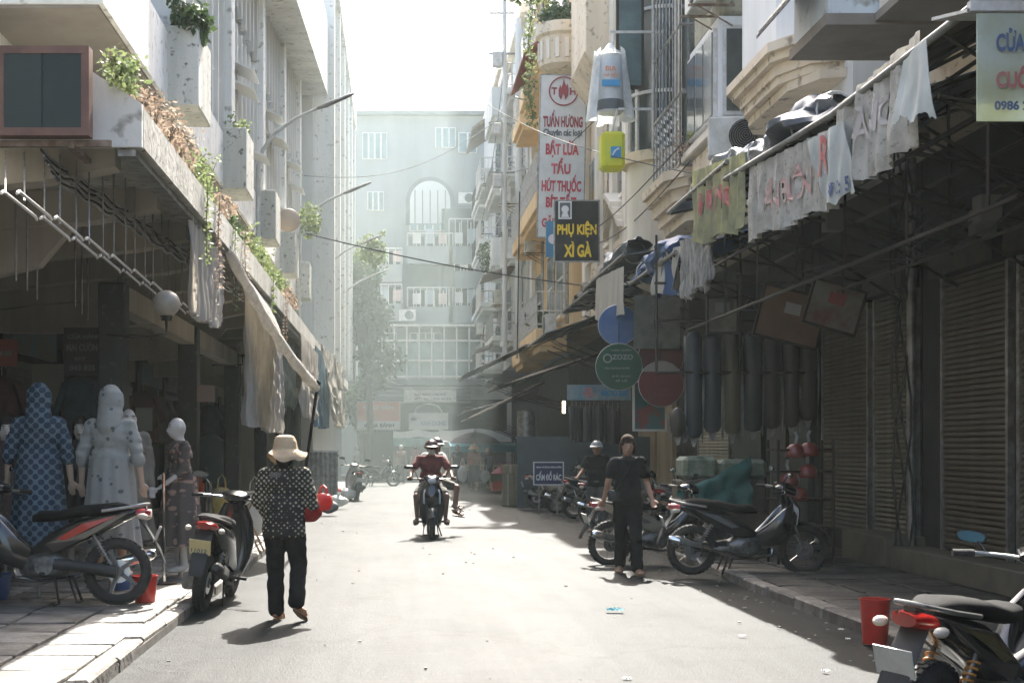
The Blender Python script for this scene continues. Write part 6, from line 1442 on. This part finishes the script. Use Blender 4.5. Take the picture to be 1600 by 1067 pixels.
# ------------------------------------------------------------ FAR MARKET
FY = 69.5
pk = board('shop_sign', 'salmon pink shop sign with a white lettered strip at the end of the street', 'sign', 558, 627, 625, 671, FY, M('salmon_sign', (.72, .26, .18), .6, (.65, .3, .22), 1), .1, metal_w)
G().box((0, -.056, -.47), (pk[1] - .04, .02, .40)).build('white_strip', M('sign_white', (.72, .70, .66), .6), pk[0]); onboard((pk[0], pk[1], pk[2], .14), 'XE BA BÁNH', .5, .84, .72, .17, M('grey_print', (1, 1, 1))); onboard((pk[0], pk[1], pk[2], .14), 'CHỢ ĐÊM', .5, .22, .7, .2, M('pale_pink_print', (.75, .55, .5), .6))
wh = board('shop_sign', 'white shop sign with a curved tube over it at the end of the street', 'sign', 639, 645, 700, 671, FY, M('sign_white', (1, 1, 1)), .1, metal_w)
onboard(wh, 'ANH DUNG', .62, .62, .66, .30, M('pale_print', (.40, .44, .48), .6)); G().sph((-wh[1] * .38, -.07, .12), (.16, .02, .10), 14, 8).build('emblem', gry_i, wh[0])
G().tube([(.62 * math.cos(a) * 1.05, 0, .42 + .42 * math.sin(a)) for a in [PI * k / 14 for k in range(15)]], .035, 8).build('arched_tube', metal_w, wh[0], smooth=True)
tp = board('shop_sign', 'long pale notice board with small dark print above the arched sign', 'sign', 631, 609, 713, 628, FY - .6, M('notice_white', (.62, .60, .54), .7, (.5, .48, .43), 4), .08)
onboard(tp, 'NHÀ HÀNG CƠM PHỞ', .5, .35, .6, .25, M('grey_print', (1, 1, 1))); onboard(tp, 'ĐT: 04 3825 6132', .55, .75, .7, .2, M('grey_print', (1, 1, 1)))
def stall(label, px0, px1, py_top, py_edge, py_val, Y, m, mv, tbl=True):
    x0 = (px0 - CX) * Y / F; x1 = (px1 - CX) * Y / F; zt = H - (py_top - CY) * Y / F; ze = H - (py_edge - CY) * Y / F; zv = H - (py_val - CY) * Y / F
    t = thing('market_stall', label, 'stall', ((x0 + x1) / 2, Y, 0)); w_ = x1 - x0
    def rf(u, v): return (-w_ / 2 + w_ * u, v * 2.4, ze + (zt - ze) * v - .05 * math.sin(u * 9))
    G().grid(rf, 20, 6, (0, 0, -.02)).build('roof_sheet', m, t, smooth=True)
    def vf(u, v): return (-w_ / 2 + w_ * u, -.012 + .03 * math.sin(u * 30) * v, ze + (zv - ze) * v)
    G().grid(vf, 40, 3, (0, .008, 0)).build('valance', mv, t, smooth=True)
    for xx in (-w_ / 2 + .05, w_ / 2 - .05):
        for yy in (.06, 2.3): G().cyl((xx, yy, 0), (xx, yy, ze - .06 if yy < 1 else zt - .1), .03, n=8).build('post', metal_g, t)
    if tbl: G().box((0, 1.3, .75), (w_ * .8, .9, .06)).build('table', M('worn_board', (1, 1, 1)), t); G().box((0, 1.3, .36), (w_ * .76, .82, .70)).build('counter', dark_in, t)
    return t
mint = M('mint_sheet', (.38, .58, .54), .6, (.32, .5, .46), 3, transl=.3); greyc = M('grey_canvas', (.30, .32, .31), .7, (.24, .26, .25), 3, transl=.2); turq = M('turquoise_sheet', (.08, .42, .52), .5, (.06, .35, .45), 3, transl=.35)
stall('stall with a mint valance behind the scooter riders', 614, 690, 672, 684, 697, 64, greyc, mint)
stall('stall with wide grey sheet roof on the right of the mint one', 688, 800, 670, 690, 699, 61, greyc, greyc)
stall('stall under a turquoise plastic sheet nearest on the right', 704, 812, 690, 697, 706, 57, turq, turq)
t = thing('umbrella', 'dark market umbrella standing above the conical hat wearer', 'umbrella', (3.05, 55, 0))
G().lathe([(0, 2.0), (.4, 1.92), (.8, 1.74), (1.02, 1.55), (.99, 1.54), (.4, 1.86), (0, 1.95)], (0, 0, .15), 16).build('canopy', M('plum_canvas', (.07, .055, .07), .8, transl=.1), t); G().cyl((0, 0, 0), (0, 0, 2.22), .025, n=8).build('pole', metal_g, t); G().lathe([(0, 0), (.25, 0), (.25, .08), (0, .1)], (0, 0, 0), 14).build('base', metal_d, t)
def crate(label, x, y, z, s, m, grp='crates at the fruit stall'):
    t = thing('crate', label, 'crate', (x, y, z), R(random.Random(label).uniform(-8, 8)), grp); w_, d_, h_ = s
    G().box((0, 0, .012), (w_, d_, .02)).build('floor', m, t)
    for q in (((0, -d_ / 2, h_ / 2), (w_, .02, h_)), ((0, d_ / 2, h_ / 2), (w_, .02, h_)), ((-w_ / 2, 0, h_ / 2), (.02, d_, h_)), ((w_ / 2, 0, h_ / 2), (.02, d_, h_))): G().box(*q).build('side', m, t)
    g = G()
    for k in range(7): g.box((-w_ / 2 + w_ * (k + .5) / 7, -d_ / 2 - .012, h_ / 2), (.02, .012, h_ * .9))
    g.box((0, -d_ / 2 - .012, h_ - .02), (w_, .02, .03)); g.build('ribs', m, t)
    return t
cr = M('coral_plastic', (.62, .10, .06), .45, (.52, .08, .05), 5); pkp = M('pink_plastic', (.62, .14, .22), .4, transl=.3)
crate('coral red crate on the road at the foot of the fruit stall', 3.62, 49.0, .0, (.62, .45, .32), cr); crate('coral red crate just behind the nearest one', 3.9, 50.2, 0, (.62, .45, .32), cr); crate('olive crate stacked on a box beside the coral ones', 3.75, 51.2, .0, (.7, .5, .55), M('olive_plastic', (.10, .12, .07), .6))
t = thing('parasol_basket', 'bright pink plastic heap on the olive crate', 'basket', (3.75, 51.2, .57)); G().lathe([(0, .26), (.1, .22), (.34, .02), (.30, 0), (0, .0)], (0, 0, 0), 18).build('cover', pkp, t, smooth=True); G().cyl((0, 0, .24), (0, 0, .40), .05, .02, 8).build('knot', pkp, t)

# ------------------------------------------------------------ RIGHT SIDE GOODS
def disc(label, px, py, rpx, Y, m, m2=None, split=.0, txt=()):
    c = at(px, py, Y); r = rpx * Y / F; t = thing('round_placard', label, 'placard', c, 0, 'round placards hung below the right awnings')
    G().lathe([(0, -.012), (r, -.012), (r * 1.015, 0), (r, .012), (0, .012)], (0, 0, 0), 40, 'Y').build('disc', m, t)
    if m2:
        pts = [(r * .985 * math.cos(a), -.016, r * .985 * math.sin(a)) for a in [PI * (.5 - .5 * split) + PI * split * k / 16 for k in range(17)]]; G().prism(pts, (0, .003, 0)).build('pale_segment', m2, t)
    G().torus((0, 0, 0), r, .010, 'Y', 40, 6).build('rim', metal_w, t, smooth=True); G().cyl((0, 0, r), (0, 0, r + .35), .006, n=5).build('cord', black_r, t)
    for (s_, x, z, w_, h_, lm) in txt: lettering(s_, lm, t, (x * r, -.022, z * r), width=w_ * r, height=h_ * r)
    return t, r
pm2 = M('pale_print2', (.32, .33, .30), .6)
disc('blue placard, highest on the left of the hanging goods', 966, 508, 31, 24.3, M('blue_disc', (.05, .11, .26), .5, (.09, .16, .3), 3), M('pale_blue_disc', (.20, .27, .40), .5), .0)
g_, r_ = disc('dark green round placard with small pale print', 967, 573, 36, 24.0, M('green_disc', (.018, .085, .035), .4, (.012, .06, .03), 3), txt=(('ZOZO', .15, .42, .9, .22, pm2), ('HỘP GIẤY', .1, .72, .9, .10, pm2), ('VĂN PHÒNG PHẨM', -.1, -.05, 1.1, .10, pm2), ('ĐỒ CHƠI', .1, -.4, .8, .09, pm2), ('SỈ LẺ', .1, -.6, .5, .09, pm2)))
G().torus((-r_ * .5, -.022, r_ * .36), r_ * .17, .012, 'Y', 20, 5).build('emblem', pm2, g_)
disc('maroon placard partly hidden behind the lower red one', 1033, 556, 35, 24.2, M('maroon_disc', (.12, .022, .018), .5, (.09, .02, .018), 3))
disc('lower red round placard with a pale upper segment', 1033, 600, 35, 23.9, M('red_disc', (.15, .016, .018), .45, (.11, .014, .014), 3), M('pale_disc', (.26, .24, .20), .6), .62, txt=(('HỘP', .1, -.25, .5, .10, M('dull_red_print', (.26, .07, .06), .6)), ('KHẨU TRANG', .1, -.45, .8, .10, M('dull_red_print', (1, 1, 1)))))
fp_ = board('framed_picture', 'teal and red picture in a white frame below the red placard', 'picture', 990, 596, 1040, 672, 24.6, M('teal_picture', (.05, .13, .13), .5, (.22, .06, .05), 3, lo=.5, hi=.56), .03, M('ivory_frame', (.6, .6, .56), .5), fr=.035)
for i, (px0, py0, px1, py1, Y, c, lab) in enumerate(((990, 462, 1062, 545, 24.1, (.24, .24, .20), 'translucent pale sack with a faint triangle beside the blue placard'), (1075, 470, 1160, 540, 22.5, (.11, .10, .085), 'dark cloth pouch right of the pale sack'), (1150, 430, 1190, 520, 21.8, (.05, .05, .05), 'black pouch hanging in the middle of the awning frame'))):
    b_ = board('hanging_sack', lab, 'sack', px0, py0, px1, py1, Y, M('sack_%d' % i, c, .6, tuple(v * .7 for v in c), 4, transl=.25), .05)
    G().tube([(-.1, -.04, -.1), (0, -.04, .12), (.1, -.04, -.1), (-.1, -.04, -.1)], .012, 5).build('triangle_mark', gry_i, b_[0])
for i, (q, c, c2, lab) in enumerate((((1185, 455, 1285, 535, 17.8), (.17, .095, .055), (.12, .07, .045), 'brown board leaning in the awning frame'), ((1262, 445, 1345, 515, 16.6), (.20, .20, .175), (.14, .07, .06), 'pale board with a faded red corner leaning in the awning frame'), ((1105, 465, 1152, 520, 19.0), (.22, .20, .17), (.12, .11, .1), 'small grey board hung behind the pouches'))):
    b_ = board('leaning_board', lab, 'board', *q, M('board_%d' % i, c, .6, c2, 2.5), .03, metal_d, tilt=R((14, 16, 0)[i]))
    G().box((0, -.03, .1), (.2, .01, .14)).build('label_patch', pm2 if i != 1 else M('dull_red_print', (1, 1, 1)), b_[0])
wrapm = M('cling_wrap', (.42, .43, .42), .2, (.30, .31, .3), 8, transl=.45, bump=.5, bsc=9)
cols = [(.07, .06, .04), (.035, .045, .055), (.03, .04, .05), (.10, .09, .055), (.04, .045, .045), (.045, .04, .035), (.06, .055, .05), (.05, .045, .04)]
for i, px in enumerate((1059, 1084, 1113, 1144, 1176, 1206, 1236, 1262)):
    zt = (2.1 if i == 0 else 3.25 - .03 * (i % 3)); r = (.11, .12, .13, .12, .135, .125, .115, .13)[i]; hgt = 1.0 + .10 * ((i * 7) % 3); x = (px - CX) * 20.6 / F; z0 = [1.66, 1.64, 1.72, 1.69, 1.74, 1.78, 1.80, 1.9][i]; hgt = zt - z0
    t = thing('wrapped_roll', 'dark rolled cloth in clear wrap hanging in the row, %s' % ['leftmost and lowest', 'second from the left, bluish', 'third from the left', 'fourth from the left, olive', 'fifth from the left', 'sixth from the left', 'seventh from the left', 'rightmost'][i], 'wrapped roll', (x, 20.6, zt), 0, 'wrapped rolls hung from the iron frame')
    G().lathe([(0, 0), (r * .6, -.03), (r, -.12), (r * 1.02, -hgt * .5), (r, -hgt + .1), (r * .7, -hgt + .02), (0, -hgt)], (0, 0, 0), 20).build('roll', M('roll_cloth_%d' % i, cols[i], .5, tuple(v * .6 for v in cols[i]), 6, streak=True), t, smooth=True)
    for s_ in (-1, 1):
        def wf(u, v, s_=s_): return (s_ * (r * 1.02 + .022 * u), -.02 + .04 * math.sin(v * 7 + u), -.08 - (hgt - .02) * v)
        G().grid(wf, 2, 14, (0, .002, 0)).build('wrap_edge', wrapm, t)
    G().add([(-r * .5, -.01, -hgt + .03), (r * .5, -.01, -hgt + .03), (r * .15, 0, -hgt - .12), (-r * .15, 0, -hgt - .12)], [(0, 1, 2, 3)]).build('wrap_tip', wrapm, t); G().cyl((0, 0, 0), (0, -.1, .12), .006, n=5).build('cord', black_r, t)
# the stack of boxes under a green tarp, and bagged red helmets beside it
for i, (x, y, z, s, m, lab) in enumerate(((4.02, 18.9, .10, (.52, .7, .55), 'kraft', 'carton at the bottom left of the tarp covered stack'), (4.60, 18.9, .10, (.58, .7, .55), 'kraft', 'carton at the bottom right of the tarp covered stack'), (4.0, 18.9, .66, (.5, .6, .42), 'kraft', 'carton in the middle left of the tarp covered stack'), (4.58, 18.9, .66, (.6, .6, .42), 'kraft', 'carton in the middle right of the tarp covered stack'), (4.02, 18.9, 1.09, (.46, .5, .30), 'wrapped_g', 'wrapped greenish pack on the top left of the stack'), (4.60, 18.9, 1.09, (.62, .5, .26), 'wrapped_g', 'long wrapped pack on the top right of the stack'))):
    t = thing('carton', lab, 'carton', (x, y, z), R((i * 5) % 7 - 3), 'cartons in the stack beside the black motorbike'); mm = M('dull_kraft', (.10, .09, .06), .8, (.07, .06, .045), 4) if m == 'kraft' else M('greenish_wrap', (.30, .34, .26), .3, (.16, .2, .14), 6, transl=.25, bump=.6, bsc=9)
    G().box((0, 0, s[2] / 2), s).build('box', mm, t, bev=.05 if m == 'wrapped_g' else .02); G().box((0, 0, s[2] + .003), (.06, s[1] * 1.0, .004)).build('tape', pm2, t)
def gt(u, v):
    x = 3.70 + .95 * u; f = nz(u * 5, v * 3, 2); y = 18.48 - .10 * v - .05 * math.sin(u * 17 + v * 5) * v - .08 * f; z = .98 + .42 * u ** 1.4 - v * (.34 + .30 * u) + .06 * f * (1 - v); return (x + .05 * f, y, z)
tag(G().grid(gt, 30, 14, (0, .008, 0)).build('green_tarp', M('green_tarp_cloth', (.02, .12, .10), .6, (.015, .08, .07), 4, bump=.6, bsc=6, transl=.15), smooth=True), 'dark green tarp draped over the front of the carton stack', 'tarp')
rh = M('dull_red_shell', (.20, .035, .025), .35, (.14, .03, .025), 4, coat=.3)
for i, (px, py) in enumerate(((1243, 708), (1262, 740), (1232, 752), (1264, 706), (1246, 775))):
    t = thing('helmet', 'red helmet bagged in plastic, %s of the pile by the shutters' % ['top left', 'middle right', 'middle left', 'top right', 'lowest'][i], 'helmet', at(px, py, 16.9), R(i * 70), 'bagged red helmets')
    G().lathe([(0, .12), (.06, .108), (.10, .07), (.12, .0), (.118, -.04), (.11, -.05)], (0, 0, 0), 22).build('shell', rh, t, smooth=True); G().loft([(.09, 0, -.01, .07, .012), (.16, 0, -.02, .05, .008)], 10).build('peak', rh, t)
    def bgf(u, v, i=i):
        a = u * 2 * PI; ph = v * PI; k = 1 + .12 * nz(math.cos(a) * 2 + i, math.sin(a) * 2, v * 3); return (.155 * math.sin(ph) ** .8 * math.cos(a) * k, .15 * math.sin(ph) ** .8 * math.sin(a) * k, .02 + .16 * math.cos(ph))
    tags_ = G(); tags_.tube([(0, 0, .12), (.02, 0, .2), (0, .02, .26)], .02, 6); tags_.build('bag_neck', wrapm, t)
st_ = thing('goods_shelf', 'dark slatted shelf rack that carries the bagged helmets', 'shelf', (4.9, 17.1, .1))
for z in (.45, .78, 1.12, 1.38): G().box((0, 0, z), (.7, .5, .03)).build('shelf_board', metal_d, st_)
for x in (-.33, .33):
    for y in (-.23, .23): G().box((x, y, .75), (.03, .03, 1.5)).build('upright', metal_d, st_)
# farther right: hanging clothes, blue fringe banner, tube light, beads, cartons, prohibition sign
bn_ = board('banner', 'pale blue banner with pinkish number above the hanging clothes', 'banner', 886, 601, 986, 625, 31.2, M('sky_blue_banner', (.20, .34, .42), .6, (.35, .42, .42), 4, transl=.2), .02)
onboard(bn_, '4B', .33, .5, .16, .7, M('pinkish_print', (.5, .25, .24), .6)); onboard(bn_, 'HÀNG THỜI TRANG', .74, .5, .42, .5, M('blue_print', (1, 1, 1)))
tl_ = tag(G().cyl((0, 0, -.14), (0, 0, .14), .035, n=12).build('tube_light', M('lit_tube', (1, .9, .7), .5, emit=(1, .72, .42), es=6.0)), 'short glowing tube light in the dark under the awnings', 'lamp'); tl_.location = at(881, 636, 33)
rnd = random.Random(77)
for i in range(11):
    px = 893 + i * 7.2 + rnd.uniform(-1, 1); Y = 31.8 + .25 * (i % 3); p = at(px, 634 + rnd.uniform(-3, 3), Y)
    t = thing('hanging_garment', 'dark garment hanging above the slate blue sheet, %s' % ['first from the left', 'second from the left', 'third from the left', 'fourth from the left', 'fifth from the left', 'middle one', 'fifth from the right', 'fourth from the right', 'third from the right', 'second from the right', 'first from the right'][i], 'garment', p, 0, 'garments hung above the sheet screen')
    c = (rnd.uniform(.03, .12),) * 3; G().loft([(0, 0, 0, .04, .03), (0, 0, -.08, .055 + .03 * rnd.random(), .12), (0, 0, -.45, .06, .13), (0, 0, -.78 - .1 * rnd.random(), .07, .13)], 12, 2, 'Z').build('cloth', M('rack_cloth_%d' % (i % 5), c, .9, tuple(v * .6 for v in c), 6, streak=True), t, smooth=True); G().tube([(0, 0, 0), (0, 0, .08), (0, .03, .12)], .006, 4).build('hook', metal_g, t)
for i in range(4):
    t = thing('bead_string', 'string of pale beads on the dark stand beside the cartons, %s' % ['first', 'second', 'third', 'fourth'][i], 'beads', at(818 + i * 8, 690, 37.5), 0, 'bead strings'); g = G()
    for k in range(13): g.sph((0, 0, -.09 * k), .022, 6, 4)
    g.build('beads', M('pale_beads', (.35, .34, .30), .4), t)['kind'] = 'stuff'
ds = thing('display_stand', 'dark open stand with beads and small goods behind the cartons', 'stand', (3.7, 38.2, 0)); G().box((.2, .3, .9), (1.3, .04, 1.8)).build('back_panel', dark_in, ds); G().box((.2, 0, 1.78), (1.3, .6, .04)).build('top', metal_g, ds)
for k in range(3): G().box((.2, 0, .4 + .45 * k), (1.25, .55, .03)).build('shelf_board', metal_d, ds)
kr = M('brown_carton', (.20, .165, .10), .8, (.14, .115, .07), 3)
for i, (x, z, s, lab) in enumerate(((2.86, .03, (.30, .45, .82), 'tall brown carton standing on the road edge'), (3.14, .03, (.26, .4, .9), 'narrow brown carton wedged beside the tall one'), (2.9, .86, (.34, .4, .22), 'small carton lying on the tall one'), (3.2, .94, (.3, .4, .14), 'flat carton lying on the narrow one'))):
    t = thing('carton', lab, 'carton', (x, 36.2, z), R(4 * i - 6), 'brown cartons at the far end of the bike row'); G().box((0, 0, s[2] / 2), s).build('box', kr, t, bev=.012); G().box((0, -s[1] / 2 - .002, s[2] / 2), (.05, .003, s[2])).build('tape', M('carton_tape', (.3, .27, .2), .5), t)
cs = board('prohibition_sign', 'dark blue sign with white border and lettering among the motorbikes', 'sign', 834, 722, 880, 757, 30.85, M('navy_sign', (.022, .03, .085), .45, (.03, .04, .1), 3), .03, white_i, fr=.022)
onboard(cs, 'CẤM ĐỔ RÁC', .5, .60, .86, .42, white_i); onboard(cs, 'UBND PHƯỜNG HÀNG BUỒM', .5, .20, .86, .11, white_i); G().cyl((-.2, .03, -.2), (-.2, .03, -.9), .02, n=6).build('post', metal_g, cs[0]); G().cyl((.2, .03, -.2), (.2, .03, -.9), .02, n=6).build('post', metal_g, cs[0])
cu = thing('water_tank', 'grey cylindrical tank on the stall roof beyond the brown awning', 'tank', at(822, 665, 40)); G().lathe([(0, -.45), (.26, -.45), (.26, .4), (.2, .45), (0, .47)], (0, 0, 0), 20).build('tank_body', metal_g, cu, smooth=True); G().cyl((0, 0, -.45), (0, 0, -1.0), .05, n=8).build('leg', metal_d, cu)
# vines on the round balcony and along the ochre house
plant('tuft of dark leaves spilling from the round balcony', (4.4, 37.4, 12.9), (.65, .6, .45), 1100, .15, foli[1], 51, .3, 'plants on the right houses', 8)
t = thing('creeper', 'long leafy creeper hanging from the roof left of the round balcony', 'creeper', (3.65, 38.5, 13.8), 0, 'plants on the right houses')
pts = [(.06 * math.sin(k * .7), 0, -.16 * k) for k in range(22)]; G().tube(pts, .012, 5).build('stem', stem_m, t); g = G()
for k, p in enumerate(pts): leaves(g, p, (.16, .12, .12), 26, .13, k)
leaves(g, (-.2, 0, .2), (.8, .3, .35), 700, .14, 5); g.build('foliage', foli[0], t)
plant('bushy green plant on the small balcony of the pale grey house', (3.9, 58, 9.4), (.5, 1.2, .7), 700, .18, foli[1], 52, .3, 'plants on the right houses', 6)
plant('thorny dry plant on the scrolled balcony of the caged house', (4.72, 23.2, 6.35), (.22, .5, .22), 260, .06, foli[2], 53, .2, 'plants on the right houses', 14)
plant('potted greenery behind the lower ochre balcony rail', (4.3, 43, 5.4), (.3, 1.0, .35), 500, .14, foli[1], 54, .1, 'plants on the right houses', 6)
# overhead cables
def cable(label, a, b, sag, r=.014, n=24):
    a = V(a); b = V(b); t = thing('overhead_cable', label, 'cable', a, 0, 'overhead cables'); G().tube([(a.lerp(b, k / n) - a) + V((0, 0, -sag * math.sin(PI * k / n))) for k in range(n + 1)], r, 5).build('wire', black_r, t)
cable('single cable crossing from the left facade below the black sign', at(478, 365, 34), at(985, 455, 30), .15); cable('thin cable passing in front of the white and yellow hanging signs', at(740, 150, 40), at(1100, 275, 21), .3, .010)
cable('slack cable between the far houses', at(600, 590, 60), at(770, 640, 50), .3, .012); cable('cable hanging down the ochre house front', at(812, 300, 41), at(808, 560, 40), .0, .02)
for i, (a, b, sg) in enumerate((((4.6, 22, 6.0), (4.6, 38, 7.0), .5), ((4.5, 22, 6.3), (4.2, 44, 8.0), .7), ((3.75, 48.6, 13), (-2.9, 44, 10), .8), ((3.75, 48.6, 11), (5.0, 31, 9.4), .5), ((3.75, 48.6, 10.7), (4.6, 62, 10), .4), ((3.75, 48.6, 15), (4.4, 76, 13), .9))):
    cable('loose wire strung along the right facades, %s' % ['lowest beside the rounded bay', 'just above the lowest', 'crossing high to the left block', 'running to the hanging signs', 'running on past the pole', 'highest toward the far white house'][i], a, b, sg, .011)
up_ = thing('utility_pole', 'tall pale utility pole with brackets against the sky before the pale grey house', 'pole', (3.72, 48.6, 4.5)); G().cyl((0, 0, 0), (0, 0, 13.5), .085, .07, 12).build('pole', palegrey, up_, smooth=True)
for z in (6.5, 8.2, 10.6, 12): G().box((-.1, 0, z), (.9, .06, .06)).build('crossarm', metal_g, up_)
for z, s_ in ((6.2, .3), (10.4, .35), (8.0, .25)): G().box((-.25, 0, z), (s_, .3, s_ * 1.5)).build('meter_box', metal_w, up_, bev=.02)
# litter
t = thing('litter', 'crumpled pale blue plastic scrap on the road', 'litter', (1.95, 12.6, .04)); G().grid(lambda u, v: (.15 * (u - .5), .09 * (v - .5), .03 * nz(u * 6, v * 6, 1) + .02), 8, 8).build('scrap', M('pale_blue_scrap', (.25, .5, .55), .5, transl=.3), t)
rnd = random.Random(5)
g = G()
for _ in range(260):
    if rnd.random() < .7: x = rnd.uniform(3.1, 3.75); y = rnd.uniform(7, 32)
    else: x = rnd.uniform(-2.2, 3.5); y = rnd.uniform(8, 34)
    s = rnd.uniform(.006, .035); z = .035 if x > KL else .11
    g.box((x, y, z + s * .15), (s, s * rnd.uniform(.4, 1.2), s * .3), rz=rnd.uniform(0, 3))
tag(g.build('road_grit', M('grit', (.16, .15, .13), .9, (.45, .44, .4), 3)), kind='stuff')
for i, (px, py) in enumerate(((1160, 995), (1315, 985), (1325, 1000), (1290, 1050), (980, 1062))):
    Y = gy(py, .03); t = thing('litter', ['torn white paper scrap left of the right kerb', 'white paper scrap by the right kerb', 'second paper scrap by the red bucket', 'pale wrapper near the bottom of the road', 'scrap at the bottom edge of the road'][i], 'litter', ((px - CX) * Y / F, Y, .035), R(i * 40), 'paper litter'); G().grid(lambda u, v, i=i: (.055 * (u - .5), .035 * (v - .5), .015 * nz(u * 5 + i, v * 5, 1) + .01), 6, 5).build('paper', white_i, t)

# ------------------------------------------------------------ air
if HAZE:
    g = G().bx(-62, 62, -36, 132, -1.2, 26)
    hz = g.build('haze', None or bpy.data.materials.new('haze_air')); hz['kind'] = 'stuff'
    hm = hz.data.materials[0]; hm.use_nodes = True; nn = hm.node_tree.nodes; nn.remove(nn['Principled BSDF'])
    pv = nn.new('ShaderNodeVolumePrincipled'); pv.inputs['Color'].default_value = (.84, .97, .95, 1)
    pv.inputs['Density'].default_value = HAZE; pv.inputs['Anisotropy'].default_value = .15
    hm.node_tree.links.new(pv.outputs[0], nn['Material Output'].inputs['Volume'])

    g = G().bx(-61, 2.62, 30.425, 77.2, -1.1, 25)
    sm_ = g.build('smoke', bpy.data.materials.new('drifting_smoke')); sm_['kind'] = 'stuff'
    hm = sm_.data.materials[0]; hm.use_nodes = True; nn = hm.node_tree.nodes; nn.remove(nn['Principled BSDF'])
    pv = nn.new('ShaderNodeVolumePrincipled'); pv.inputs['Color'].default_value = (.84, .98, .96, 1)
    pv.inputs['Density'].default_value = SMOKE; pv.inputs['Anisotropy'].default_value = .15
    hm.node_tree.links.new(pv.outputs[0], nn['Material Output'].inputs['Volume'])
